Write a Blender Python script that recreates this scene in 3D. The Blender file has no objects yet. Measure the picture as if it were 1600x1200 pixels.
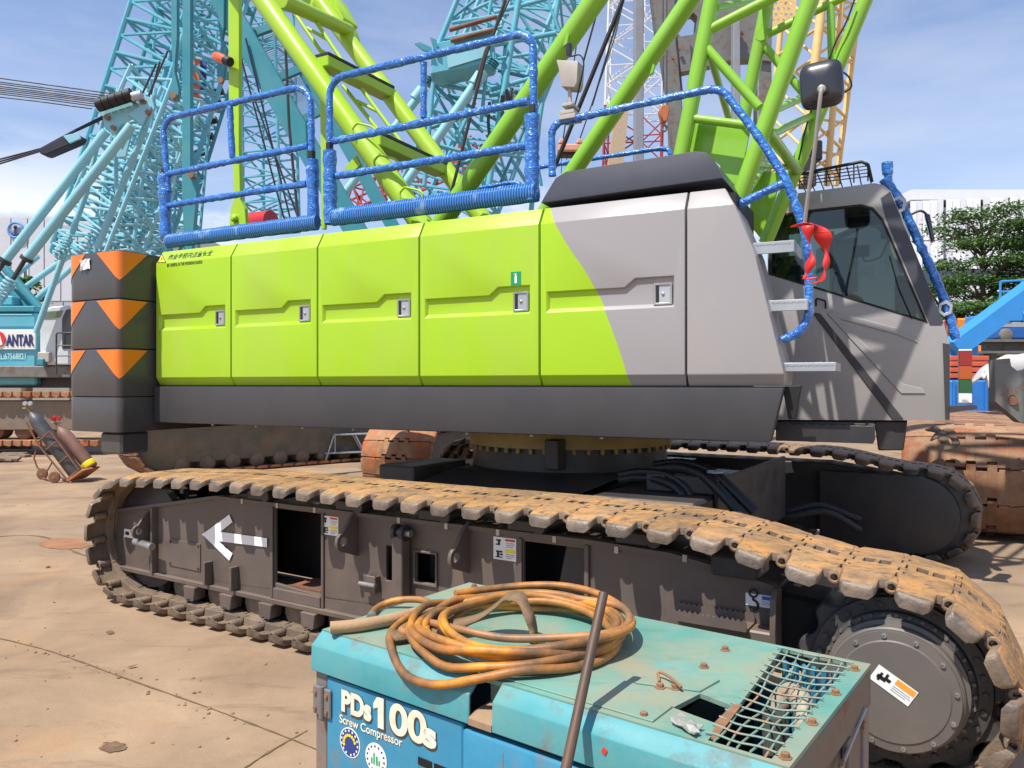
import bpy, bmesh, math, random
from mathutils import Vector, Matrix
from mathutils.geometry import tessellate_polygon
R = math.radians
random.seed(7)
scene = bpy.context.scene
COL = scene.collection

# ------------------------------------------------------------ camera, sky, sun, exposure
CAMZ, FPX = 1.7, 1200.0
cam = bpy.data.cameras.new('camera')
cam_o = bpy.data.objects.new('camera', cam); COL.objects.link(cam_o)
cam_o.location = (0, 0, CAMZ); cam_o.rotation_euler = (R(90), 0, 0)
cam.sensor_width = 36.0; cam.lens = 27.0; cam.clip_start = 0.05; cam.clip_end = 6000
scene.camera = cam_o

SUN_EL, SUN_AZ = R(61), math.atan2(-0.68, -0.73)      # direction TO the sun, azimuth from +X
sun = bpy.data.lights.new('sun', 'SUN'); sun.energy = 5.0; sun.angle = R(0.53); sun.color = (1.0, 0.95, 0.87)
sun_o = bpy.data.objects.new('sun', sun); COL.objects.link(sun_o)
sd = Vector((math.cos(SUN_AZ)*math.cos(SUN_EL), math.sin(SUN_AZ)*math.cos(SUN_EL), math.sin(SUN_EL)))
sun_o.rotation_euler = sd.to_track_quat('Z', 'Y').to_euler(); sun_o.location = (-8, -8, 20)

world = bpy.data.worlds.new('World'); scene.world = world; world.use_nodes = True
nt = world.node_tree; nt.nodes.clear()
def wn(t, **k):
    n = nt.nodes.new(t)
    for a, b in k.items(): setattr(n, a, b)
    return n
sky = wn('ShaderNodeTexSky'); sky.sky_type = 'NISHITA'; sky.sun_disc = False
sky.sun_elevation = SUN_EL; sky.sun_rotation = math.pi/2 - SUN_AZ
sky.air_density = 1.25; sky.dust_density = 0.25; sky.ozone_density = 2.0; sky.altitude = 0
wtc = wn('ShaderNodeTexCoord'); wmap = wn('ShaderNodeMapping'); wmap.inputs['Scale'].default_value = (1, 1, 2.6)
wno = wn('ShaderNodeTexNoise'); wno.inputs['Scale'].default_value = 3.1; wno.inputs['Detail'].default_value = 9; wno.inputs['Roughness'].default_value = 0.58
wmap.inputs['Location'].default_value = (0.35, 0.2, 0.1)
wra = wn('ShaderNodeValToRGB'); wra.color_ramp.elements[0].position = 0.49; wra.color_ramp.elements[1].position = 0.60
# cumulus stays low over the horizon, thin cirrus higher up
wsep = wn('ShaderNodeSeparateXYZ')
wlow = wn('ShaderNodeMapRange'); wlow.inputs[1].default_value = 0.20; wlow.inputs[2].default_value = 0.29; wlow.inputs[3].default_value = 1; wlow.inputs[4].default_value = 0
wmul = wn('ShaderNodeMath', operation='MULTIPLY')
wno2 = wn('ShaderNodeTexNoise'); wno2.inputs['Scale'].default_value = 1.7; wno2.inputs['Detail'].default_value = 8; wno2.inputs['Roughness'].default_value = 0.6
wmap2 = wn('ShaderNodeMapping'); wmap2.inputs['Scale'].default_value = (1.0, 0.55, 3.4); wmap2.inputs['Rotation'].default_value = (0.2, 0.35, 0.5)
wra2 = wn('ShaderNodeMapRange'); wra2.inputs[1].default_value = 0.40; wra2.inputs[2].default_value = 0.85; wra2.inputs[3].default_value = 0.06; wra2.inputs[4].default_value = 0.62
wadd = wn('ShaderNodeMath', operation='MAXIMUM')
wmix = wn('ShaderNodeMixRGB'); wmix.inputs['Color2'].default_value = (8.6, 8.9, 9.4, 1)
wtint = wn('ShaderNodeMixRGB', blend_type='MULTIPLY'); wtint.inputs['Fac'].default_value = 1; wtint.inputs['Color2'].default_value = (1.32, 1.29, 1.48, 1)
wbg = wn('ShaderNodeBackground'); wbg.inputs['Strength'].default_value = 0.092
wout = wn('ShaderNodeOutputWorld')
L = nt.links.new
L(wtc.outputs['Generated'], wmap.inputs['Vector']); L(wmap.outputs[0], wno.inputs['Vector']); L(wno.outputs['Fac'], wra.inputs['Fac'])
L(wtc.outputs['Generated'], wsep.inputs[0]); L(wsep.outputs['Z'], wlow.inputs[0])
L(wra.outputs['Color'], wmul.inputs[0]); L(wlow.outputs[0], wmul.inputs[1])
L(wtc.outputs['Generated'], wmap2.inputs['Vector']); L(wmap2.outputs[0], wno2.inputs['Vector']); L(wno2.outputs['Fac'], wra2.inputs[0])
L(wmul.outputs[0], wadd.inputs[0]); L(wra2.outputs[0], wadd.inputs[1])
L(sky.outputs[0], wtint.inputs['Color1']); L(wtint.outputs[0], wmix.inputs['Color1']); L(wadd.outputs[0], wmix.inputs['Fac'])
L(wmix.outputs[0], wbg.inputs['Color']); L(wbg.outputs[0], wout.inputs['Surface'])

scene.view_settings.view_transform = 'Standard'; scene.view_settings.look = 'None'
scene.view_settings.gamma = 1.0; scene.view_settings.use_curve_mapping = False
scene.view_settings.exposure = 0.31

# ------------------------------------------------------------ helpers
def lin(c):
    return tuple(((x/255)/12.92 if x/255 <= 0.04045 else ((x/255+0.055)/1.055)**2.4) for x in c)

def at(u, v, d):
    return Vector(((u-800)/FPX*d, d, CAMZ+(600-v)/FPX*d))

class Frame:
    def __init__(s, ox, oy, deg):
        s.o = Vector((ox, oy, 0)); s.a = R(deg)
        s.ex = Vector((math.cos(s.a), math.sin(s.a), 0)); s.ey = Vector((-math.sin(s.a), math.cos(s.a), 0))
    def loc(s, p):
        q = p - s.o; return Vector((q.dot(s.ex), q.dot(s.ey), q.z))
    def _r(s, u, v):
        c = s.loc(Vector((0, 0, CAMZ))); w = Vector(((u-800)/FPX, 1, (600-v)/FPX))
        return c, Vector((w.dot(s.ex), w.dot(s.ey), w.z))
    def py(s, u, v, y):
        c, d = s._r(u, v); return c + d*((y-c.y)/d.y)
    def px(s, u, v, x):
        c, d = s._r(u, v); return c + d*((x-c.x)/d.x)
    def pz(s, u, v, z):
        c, d = s._r(u, v); return c + d*((z-c.z)/d.z)

class MB:
    """collects geometry for ONE mesh object"""
    def __init__(s): s.v = []; s.f = []; s.m = []; s.mi = 0
    def add(s, vs, fs):
        b = len(s.v); s.v += [tuple(x) for x in vs]
        for f in fs: s.f.append(tuple(b+i for i in f)); s.m.append(s.mi)
        return s
    def box(s, a, b):
        x0, y0, z0 = a; x1, y1, z1 = b
        return s.add([(x0,y0,z0),(x1,y0,z0),(x1,y1,z0),(x0,y1,z0),(x0,y0,z1),(x1,y0,z1),(x1,y1,z1),(x0,y1,z1)],
                     [(0,3,2,1),(4,5,6,7),(0,1,5,4),(1,2,6,5),(2,3,7,6),(3,0,4,7)])
    def obox(s, c, ax, ay, az):
        c = Vector(c); ax, ay, az = Vector(ax), Vector(ay), Vector(az); vs = []
        for k in (-1, 1):
            for (i, j) in ((-1,-1),(1,-1),(1,1),(-1,1)): vs.append(c+ax*i+ay*j+az*k)
        return s.add(vs, [(0,3,2,1),(4,5,6,7),(0,1,5,4),(1,2,6,5),(2,3,7,6),(3,0,4,7)])
    def beam(s, p, q, w, h, up=(0,0,1)):
        p, q = Vector(p), Vector(q); d = (q-p); L_ = d.length; d /= L_
        u = Vector(up); sx = d.cross(u)
        if sx.length < 1e-4: sx = d.cross(Vector((1,0,0)))
        sx.normalize(); u = sx.cross(d).normalized()
        return s.obox((p+q)/2, sx*w/2, u*h/2, d*L_/2)
    def prism(s, poly, vec):
        """polygon (3D points) extruded along vec"""
        p = [Vector(x) for x in poly]; vec = Vector(vec); n = len(p)
        vs = p + [x+vec for x in p]
        fs = [tuple(range(n)), tuple(range(2*n-1, n-1, -1))] + [(i, i+n, (i+1) % n+n, (i+1) % n) for i in range(n)]
        return s.add(vs, fs)
    def holed(s, outer, holes, vec):
        """plate with holes: outer / holes are 3D loops in one plane, extruded along vec"""
        vec = Vector(vec); loops = [[Vector(x) for x in outer]] + [[Vector(x) for x in h] for h in holes]
        tri = tessellate_polygon(loops); flat = [x for l in loops for x in l]; n = len(flat)
        fs = [tuple(t) for t in tri] + [tuple(i+n for i in reversed(t)) for t in tri]
        b = 0
        for l in loops:
            k = len(l)
            fs += [(b+i, b+i+n, b+(i+1) % k+n, b+(i+1) % k) for i in range(k)]
            b += k
        return s.add(flat+[x+vec for x in flat], fs)
    def tube(s, pts, r, n=10, closed=False, rs=None):
        P = [Vector(p) for p in pts]; N = len(P); up = None; rings = []
        for i in range(N):
            if closed: d = P[(i+1) % N]-P[i-1]
            else: d = P[min(i+1, N-1)]-P[max(i-1, 0)]
            d.normalize()
            if up is None:
                up = Vector((0,0,1)) if abs(d.z) < 0.9 else Vector((1,0,0))
            a = d.cross(up)
            if a.length < 1e-5: a = d.cross(Vector((0.3, 1, 0.2)))
            a.normalize(); up = a.cross(d).normalized()
            rr = rs[i] if rs else r
            rings.append([P[i]+(a*math.cos(2*math.pi*k/n)+up*math.sin(2*math.pi*k/n))*rr for k in range(n)])
        vs = [x for g in rings for x in g]; fs = []
        for i in range(N if closed else N-1):
            j = (i+1) % N
            for k in range(n):
                fs.append((i*n+k, i*n+(k+1) % n, j*n+(k+1) % n, j*n+k))
        if not closed: fs += [tuple(range(n-1, -1, -1)), tuple((N-1)*n+k for k in range(n))]
        return s.add(vs, fs)
    def lathe(s, c, axis, prof, n=24):
        """prof: (radius, height along axis)"""
        c = Vector(c); ax = Vector(axis).normalized()
        a = ax.cross(Vector((0,0,1)))
        if a.length < 1e-3: a = ax.cross(Vector((1,0,0)))
        a.normalize(); b = ax.cross(a); vs = []; fs = []
        for (r, h) in prof:
            for k in range(n):
                t = 2*math.pi*k/n; vs.append(c+ax*h+(a*math.cos(t)+b*math.sin(t))*r)
        for i in range(len(prof)-1):
            for k in range(n): fs.append((i*n+k, i*n+(k+1) % n, (i+1)*n+(k+1) % n, (i+1)*n+k))
        fs += [tuple(range(n-1, -1, -1)), tuple((len(prof)-1)*n+k for k in range(n))]
        return s.add(vs, fs)
    def mesh(s, name, mats, bevel=0, seg=1, smooth=35, weld=0):
        me = bpy.data.meshes.new(name)
        me.from_pydata(s.v, [], s.f)
        for m in (mats if isinstance(mats, (list, tuple)) else [mats]): me.materials.append(m)
        if any(s.m): me.polygons.foreach_set('material_index', s.m)
        bm = bmesh.new(); bm.from_mesh(me)
        if weld: bmesh.ops.remove_doubles(bm, verts=bm.verts, dist=weld)
        bmesh.ops.recalc_face_normals(bm, faces=bm.faces)
        if bevel:
            es = [e for e in bm.edges if len(e.link_faces) == 2 and e.calc_face_angle(0) > R(28)]
            bmesh.ops.bevel(bm, geom=es, offset=bevel, segments=seg, profile=0.6, affect='EDGES', clamp_overlap=True)
        if smooth:
            for f in bm.faces: f.smooth = True
            for e in bm.edges:
                if len(e.link_faces) == 2 and e.calc_face_angle(0) > R(smooth): e.smooth = False
        bm.to_mesh(me); bm.free()
        return me
    def build(s, name, mats, parent=None, bevel=0, seg=1, smooth=35, loc=None, rot=None):
        return link(name, s.mesh(name, mats, bevel, seg, smooth), parent, loc, rot)

def link(name, data, parent=None, loc=None, rot=None):
    o = bpy.data.objects.new(name, data); COL.objects.link(o)
    if parent is not None: o.parent = parent
    if loc is not None: o.location = loc
    if rot is not None: o.rotation_euler = rot
    return o

def thing(name, label, cat, loc=(0,0,0), rz=0, group=None):
    o = bpy.data.objects.new(name, None); COL.objects.link(o); o.empty_display_size = 0.2
    o.location = loc; o.rotation_euler = (0, 0, rz)
    return tag(o, label, cat, group)

def tag(o, label=None, cat=None, group=None, kind=None):
    if label: o['label'] = label
    if cat: o['category'] = cat
    if group: o['group'] = group
    if kind: o['kind'] = kind
    return o

def copy_tree(o, parent=None):
    c = o.copy(); COL.objects.link(c); c.parent = parent
    for ch in list(o.children): copy_tree(ch, c)
    return c

_rods = {}
def rod(name, parent, p, q, r, mat, n=12):
    """a straight tube: one object sharing a unit-cylinder mesh per material"""
    key = (mat.name, n)
    if key not in _rods:
        _rods[key] = MB().lathe((0,0,0), (0,0,1), [(1,-0.5),(1,0.5)], n).mesh('tube_'+mat.name, mat)
    p, q = Vector(p), Vector(q); d = q-p
    o = link(name, _rods[key], parent)
    o.matrix_local = Matrix.Translation((p+q)/2) @ d.to_track_quat('Z', 'Y').to_matrix().to_4x4() @ Matrix.Diagonal((r, r, d.length, 1))
    return o

_bars = {}
def bar(name, parent, p, q, w, h, mat, up=(0,0,1)):
    key = mat.name
    if key not in _bars: _bars[key] = MB().box((-.5,-.5,-.5),(.5,.5,.5)).mesh('bar_'+mat.name, mat)
    p, q = Vector(p), Vector(q); d = (q-p); l = d.length; d = d/l
    sx = d.cross(Vector(up))
    if sx.length < 1e-3: sx = d.cross(Vector((1,0,0)))
    sx.normalize(); u = sx.cross(d)
    o = link(name, _bars[key], parent)
    m = Matrix((sx, u, d)).transposed().to_4x4()
    o.matrix_local = Matrix.Translation((p+q)/2) @ m @ Matrix.Diagonal((w, h, l, 1))
    return o

def arc(c, a, b, r, t0, t1, n=8):
    c, a, b = Vector(c), Vector(a), Vector(b)
    return [c+(a*math.cos(t0+(t1-t0)*i/n)+b*math.sin(t0+(t1-t0)*i/n))*r for i in range(n+1)]

def rounded(pts, r, n=4):
    """polyline with rounded inner corners"""
    P = [Vector(p) for p in pts]; out = [P[0]]
    for i in range(1, len(P)-1):
        a = (P[i-1]-P[i]); b = (P[i+1]-P[i]); k = min(r, a.length*.45, b.length*.45)
        p0 = P[i]+a.normalized()*k; p1 = P[i]+b.normalized()*k
        for j in range(n+1):
            t = j/n; out.append(p0*(1-t)**2+P[i]*2*t*(1-t)+p1*t*t)
    return out+[P[-1]]

def smooth_path(pts, n=6):
    """Catmull-Rom through the points"""
    P = [Vector(p) for p in pts]; P = [P[0]*2-P[1]]+P+[P[-1]*2-P[-2]]; out = []
    for i in range(1, len(P)-2):
        for j in range(n):
            t = j/n; a, b, c, d = P[i-1], P[i], P[i+1], P[i+2]
            out.append(0.5*((2*b)+(c-a)*t+(2*a-5*b+4*c-d)*t*t+(3*b-a-3*c+d)*t**3))
    return out+[P[-2]]

def text(name, body, mat, parent, size, origin, xdir, ydir, off=0.002, sx=1.0, align='LEFT', bold=0.0, depth=0.0, width=None):
    cu = bpy.data.curves.new(name, 'FONT'); cu.body = body; cu.size = size; cu.align_x = align
    cu.offset = bold; cu.extrude = depth
    tmp = bpy.data.objects.new(name+'_tmp', cu); COL.objects.link(tmp)
    dg = bpy.context.evaluated_depsgraph_get(); dg.update()
    me = bpy.data.meshes.new_from_object(tmp.evaluated_get(dg))
    bpy.data.objects.remove(tmp)
    me.materials.clear(); me.materials.append(mat); me.name = name
    if width:
        xs_ = [v.co.x for v in me.vertices]; sx = width/(max(xs_)-min(xs_))
    x = Vector(xdir).normalized(); y = Vector(ydir); y = (y-x*y.dot(x)).normalized(); z = x.cross(y)
    o = link(name, me, parent)
    o.matrix_local = Matrix.Translation(Vector(origin)+z*off) @ Matrix((x, y, z)).transposed().to_4x4() @ Matrix.Diagonal((sx, 1, 1, 1))
    return o

# ------------------------------------------------------------ materials
MATS = {}
def mat(name, rgb, rough=0.5, metal=0.0, var=0.08, scale=4.0, dust=None, dust_amt=0.0, dust_scale=2.5, up_dust=0.0,
        bump=0.0, bump_scale=40.0, spec=0.5, rust=None, rust_amt=0.0, rust_scale=6.0, coat=0.0, rand=0.0, emit=None, stretch=(1,1,1), world=True):
    m = bpy.data.materials.new(name); m.use_nodes = True; MATS[name] = m
    t = m.node_tree; b = t.nodes['Principled BSDF']; N = t.nodes.new; K = t.links.new
    c = lin(rgb)+(1,)
    tc = N('ShaderNodeTexCoord'); mp = N('ShaderNodeMapping'); mp.inputs['Scale'].default_value = stretch
    if world:
        ge = N('ShaderNodeNewGeometry'); K(ge.outputs['Position'], mp.inputs['Vector'])
    else:
        K(tc.outputs['Object'], mp.inputs['Vector'])
    def noise(s, det=6, r=0.6):
        n = N('ShaderNodeTexNoise'); n.inputs['Scale'].default_value = s; n.inputs['Detail'].default_value = det
        n.inputs['Roughness'].default_value = r; K(mp.outputs[0], n.inputs['Vector']); return n
    n1 = noise(scale)
    mr = N('ShaderNodeMapRange'); mr.inputs[1].default_value = 0.3; mr.inputs[2].default_value = 0.7
    mr.inputs[3].default_value = 1-var; mr.inputs[4].default_value = 1+var; K(n1.outputs['Fac'], mr.inputs[0])
    mx = N('ShaderNodeMixRGB'); mx.blend_type = 'MULTIPLY'; mx.inputs['Fac'].default_value = 1; mx.inputs['Color1'].default_value = c
    K(mr.outputs[0], mx.inputs['Color2']); cur = mx.outputs[0]
    rr = N('ShaderNodeMapRange'); rr.inputs[1].default_value = 0.3; rr.inputs[2].default_value = 0.7
    rr.inputs[3].default_value = max(rough-0.07, 0.03); rr.inputs[4].default_value = min(rough+0.1, 1); K(n1.outputs['Fac'], rr.inputs[0])
    rcur = rr.outputs[0]
    if rand:
        oi = N('ShaderNodeObjectInfo'); rm = N('ShaderNodeMapRange'); rm.inputs[3].default_value = 1-rand; rm.inputs[4].default_value = 1+rand*.7; K(oi.outputs['Random'], rm.inputs[0])
        xx = N('ShaderNodeMixRGB'); xx.blend_type = 'MULTIPLY'; xx.inputs['Fac'].default_value = 1; K(cur, xx.inputs['Color1']); K(rm.outputs[0], xx.inputs['Color2']); cur = xx.outputs[0]
    def over(col, amt, s, lo, rg):
        nonlocal cur, rcur
        n = noise(s, 9, 0.68); r = N('ShaderNodeMapRange'); r.inputs[1].default_value = lo; r.inputs[2].default_value = lo+rg
        r.inputs[3].default_value = 0; r.inputs[4].default_value = amt; K(n.outputs['Fac'], r.inputs[0])
        x = N('ShaderNodeMixRGB'); x.inputs['Color2'].default_value = lin(col)+(1,); K(cur, x.inputs['Color1']); K(r.outputs[0], x.inputs['Fac']); cur = x.outputs[0]
        y = N('ShaderNodeMixRGB'); y.inputs['Color2'].default_value = (0.85,)*3+(1,); K(rcur, y.inputs['Color1']); K(r.outputs[0], y.inputs['Fac']); rcur = y.outputs[0]
    if dust: over(dust, dust_amt, dust_scale, 0.42, 0.3)
    if dust and up_dust:
        ge2 = N('ShaderNodeNewGeometry'); sp = N('ShaderNodeSeparateXYZ'); K(ge2.outputs['Normal'], sp.inputs[0])
        r = N('ShaderNodeMapRange'); r.inputs[1].default_value = 0.45; r.inputs[2].default_value = 0.95; r.inputs[4].default_value = up_dust; K(sp.outputs['Z'], r.inputs[0])
        x = N('ShaderNodeMixRGB'); x.inputs['Color2'].default_value = lin(dust)+(1,); K(cur, x.inputs['Color1']); K(r.outputs[0], x.inputs['Fac']); cur = x.outputs[0]
    if rust: over(rust, rust_amt, rust_scale, 0.52, 0.12)
    K(cur, b.inputs['Base Color']); K(rcur, b.inputs['Roughness'])
    b.inputs['Metallic'].default_value = metal
    b.inputs['Specular IOR Level'].default_value = spec
    if coat: b.inputs['Coat Weight'].default_value = coat; b.inputs['Coat Roughness'].default_value = 0.12
    if emit: b.inputs['Emission Color'].default_value = lin(emit[0])+(1,); b.inputs['Emission Strength'].default_value = emit[1]
    if bump:
        n = noise(bump_scale, 5); bp = N('ShaderNodeBump'); bp.inputs['Strength'].default_value = bump; bp.inputs['Distance'].default_value = 0.01
        K(n.outputs['Fac'], bp.inputs['Height']); K(bp.outputs[0], b.inputs['Normal'])
    return m

M = {}
TAN = (196,160,122)
M['green'] = mat('lime_green_paint', (160,200,34), 0.32, var=0.04, scale=1.2, coat=0.15, spec=0.35, dust=(168,172,108), dust_amt=0.32, dust_scale=1.6, stretch=(1,1,.35), bump=.10, bump_scale=3.0)
M['green_boom'] = mat('boom_green_paint', (130,186,42), 0.3, var=0.06, scale=1.5, coat=0.3, dust=(150,170,90), dust_amt=0.2)
M['grey_panel'] = mat('warm_grey_paint', (154,150,150), 0.33, var=0.03, scale=1.5, coat=0.15, dust=(170,158,138), dust_amt=0.25, bump=.10, bump_scale=3.0, stretch=(1,1,.4))
M['cab_grey'] = mat('cab_grey_paint', (156,153,151), 0.35, var=0.04, coat=0.25)
M['dark_paint'] = mat('dark_grey_paint', (64,63,65), 0.42, var=0.04, scale=2, spec=0.4, dust=(110,100,90), dust_amt=0.10)
M['cap_paint'] = mat('slate_cap_paint', (60,62,72), 0.5, var=0.04, coat=0.2)
M['cw_paint'] = mat('counterweight_paint', (68,66,68), 0.34, var=0.04, scale=2, coat=0.15, dust=(110,100,92), dust_amt=0.12, bump=0.03, bump_scale=8)
M['orange'] = mat('orange_paint', (228,118,20), 0.38, var=0.05, coat=0.2)
M['frame_paint'] = mat('undercarriage_paint', (90,81,76), 0.45, var=0.08, scale=2, dust=(140,116,94), dust_amt=0.30, up_dust=0.35, bump=0.03)
M['frame_dark'] = mat('dark_undercarriage_paint', (48,47,50), 0.42, var=0.08, dust=(104,90,76), dust_amt=0.25, up_dust=0.15)
M['black'] = mat('black_rubber', (26,26,28), 0.55, var=0.1)
M['seal'] = mat('black_seal', (10,12,12), 0.6)
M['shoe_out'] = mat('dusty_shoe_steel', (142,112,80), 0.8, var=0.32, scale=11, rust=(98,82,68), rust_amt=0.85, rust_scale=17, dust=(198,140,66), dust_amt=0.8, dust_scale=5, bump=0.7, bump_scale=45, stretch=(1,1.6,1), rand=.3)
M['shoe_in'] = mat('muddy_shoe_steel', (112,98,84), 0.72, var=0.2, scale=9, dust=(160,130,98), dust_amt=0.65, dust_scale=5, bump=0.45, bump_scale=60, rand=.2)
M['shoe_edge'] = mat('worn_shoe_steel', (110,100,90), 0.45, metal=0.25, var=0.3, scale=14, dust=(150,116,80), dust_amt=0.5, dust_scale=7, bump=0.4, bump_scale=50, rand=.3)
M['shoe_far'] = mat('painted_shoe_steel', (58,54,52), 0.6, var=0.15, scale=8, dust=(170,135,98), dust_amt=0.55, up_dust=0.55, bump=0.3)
M['rust'] = mat('rusty_steel', (150,102,68), 0.75, rand=.25, var=0.25, scale=6, rust=(176,84,30), rust_amt=0.9, rust_scale=3, dust=(196,158,122), dust_amt=0.6, dust_scale=4, bump=0.4)
M['rust_dark'] = mat('dark_rusty_steel', (112,76,58), 0.75, var=0.2, scale=6, rust=(168,84,36), rust_amt=0.8, rust_scale=3, dust=(150,120,98), dust_amt=0.5, bump=0.4)
M['steel'] = mat('bare_steel', (170,168,165), 0.38, metal=0.8, var=0.12, dust=(150,130,110), dust_amt=0.2)
M['galv'] = mat('galvanised_steel', (176,180,184), 0.42, metal=0.5, var=0.1)
M['ring'] = mat('ring_primer', (170,146,88), 0.6, var=0.14, scale=3, dust=(120,92,60), dust_amt=0.5)
M['hose_black'] = mat('black_hose', (30,30,32), 0.5, var=0.2, bump=0.3, bump_scale=80)
M['white'] = mat('white_paint', (235,235,232), 0.5, var=0.04)
M['sticker'] = mat('white_sticker', (228,228,224), 0.45, var=0.04)
M['sticker_red'] = mat('red_print', (206,58,36), 0.5); M['sticker_blue'] = mat('blue_print', (48,110,190), 0.5)
M['sticker_orange'] = mat('orange_print', (238,150,52), 0.5); M['sticker_yellow'] = mat('yellow_print', (240,214,30), 0.5)
M['print'] = mat('black_print', (24,24,24), 0.5); M['print_grey'] = mat('grey_print', (150,150,150), 0.5)
M['sign_green'] = mat('green_print', (0,150,88), 0.5)
M['gauge_red'] = mat('red_plastic', (190,34,38), 0.4); M['ribbon'] = mat('red_ribbon', (214,46,42), 0.5, var=0.12, scale=9)
M['mirror_black'] = mat('mirror_housing', (44,46,52), 0.28, var=0.05, coat=0.3)
M['stalk'] = mat('stalk_grey', (150,146,140), 0.4)
M['beige'] = mat('lamp_beige', (172,166,156), 0.45)
def wrap_mat():
    m = bpy.data.materials.new('blue_wrap_film'); m.use_nodes = True; t = m.node_tree; b = t.nodes['Principled BSDF']; N = t.nodes.new; K = t.links.new
    tc = N('ShaderNodeTexCoord')
    n = N('ShaderNodeTexNoise'); n.inputs['Scale'].default_value = 13; n.inputs['Detail'].default_value = 7; n.inputs['Roughness'].default_value = 0.72; n.inputs['Distortion'].default_value = 2.0
    mp = N('ShaderNodeMapping'); mp.inputs['Rotation'].default_value = (0.3, 0.7, 0.4); mp.inputs['Scale'].default_value = (1, 1, 1.6)
    K(tc.outputs['Object'], mp.inputs['Vector']); K(mp.outputs[0], n.inputs['Vector'])
    r = N('ShaderNodeValToRGB'); e = r.color_ramp.elements
    e[0].position = 0.33; e[0].color = lin((14,66,148))+(1,); e[1].position = 0.56; e[1].color = lin((52,124,206))+(1,)
    x = r.color_ramp.elements.new(0.63); x.color = lin((112,168,224))+(1,); x = r.color_ramp.elements.new(0.71); x.color = lin((204,222,236))+(1,)  # pale stops paint the film's plastic sheen into its colour
    K(n.outputs['Fac'], r.inputs['Fac']); K(r.outputs['Color'], b.inputs['Base Color'])
    b.inputs['Roughness'].default_value = 0.22; b.inputs['Coat Weight'].default_value = 0.5
    bp = N('ShaderNodeBump'); bp.inputs['Strength'].default_value = 0.8; bp.inputs['Distance'].default_value = 0.012
    n2 = N('ShaderNodeTexNoise'); n2.inputs['Scale'].default_value = 34; n2.inputs['Detail'].default_value = 3; K(mp.outputs[0], n2.inputs['Vector'])
    K(n2.outputs['Fac'], bp.inputs['Height']); K(bp.outputs[0], b.inputs['Normal']); return m
M['wrap'] = wrap_mat()

def ribbed_mat():
    m = bpy.data.materials.new('blue_ribbed_net'); m.use_nodes = True; t = m.node_tree; b = t.nodes['Principled BSDF']; N = t.nodes.new; K = t.links.new
    tc = N('ShaderNodeTexCoord'); w = N('ShaderNodeTexWave'); w.wave_type = 'BANDS'; w.bands_direction = 'X'
    w.inputs['Scale'].default_value = 14; w.inputs['Distortion'].default_value = 1.5; w.inputs['Detail'].default_value = 2; w.inputs['Detail Scale'].default_value = 1.5
    K(tc.outputs['Object'], w.inputs['Vector'])
    n = N('ShaderNodeTexNoise'); n.inputs['Scale'].default_value = 9; n.inputs['Detail'].default_value = 7; K(tc.outputs['Object'], n.inputs['Vector'])
    r = N('ShaderNodeValToRGB'); e = r.color_ramp.elements; e[0].color = lin((20,74,146))+(1,); e[1].color = lin((70,138,208))+(1,); e[0].position = .2; e[1].position = .9
    K(w.outputs['Fac'], r.inputs['Fac'])
    mx = N('ShaderNodeMixRGB'); mx.inputs['Color2'].default_value = lin((150,186,216))+(1,)
    mr = N('ShaderNodeMapRange'); mr.inputs[1].default_value = .58; mr.inputs[2].default_value = .72; mr.inputs[4].default_value = .7; K(n.outputs['Fac'], mr.inputs[0])
    K(r.outputs[0], mx.inputs['Color1']); K(mr.outputs[0], mx.inputs['Fac']); K(mx.outputs[0], b.inputs['Base Color']); b.inputs['Roughness'].default_value = 0.33
    bp = N('ShaderNodeBump'); bp.inputs['Strength'].default_value = .7; bp.inputs['Distance'].default_value = .01; K(w.outputs['Fac'], bp.inputs['Height']); K(bp.outputs[0], b.inputs['Normal'])
    return m
M['net'] = ribbed_mat()

def glass_mat(name, tint, rough=0.03, alpha=0.55):
    m = bpy.data.materials.new(name); m.use_nodes = True; t = m.node_tree; t.nodes.clear(); N = t.nodes.new; K = t.links.new
    o = N('ShaderNodeOutputMaterial'); tr = N('ShaderNodeBsdfTransparent'); tr.inputs['Color'].default_value = lin(tint)+(1,)
    g = N('ShaderNodeBsdfGlossy'); g.inputs['Roughness'].default_value = rough; g.inputs['Color'].default_value = (.9,.95,.95,1)
    f = N('ShaderNodeFresnel'); f.inputs['IOR'].default_value = 1.7; mx = N('ShaderNodeMixShader')
    K(f.outputs[0], mx.inputs[0]); K(tr.outputs[0], mx.inputs[1]); K(g.outputs[0], mx.inputs[2]); K(mx.outputs[0], o.inputs['Surface']); return m
M['glass'] = glass_mat('tinted_glass', (150,168,160))

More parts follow.
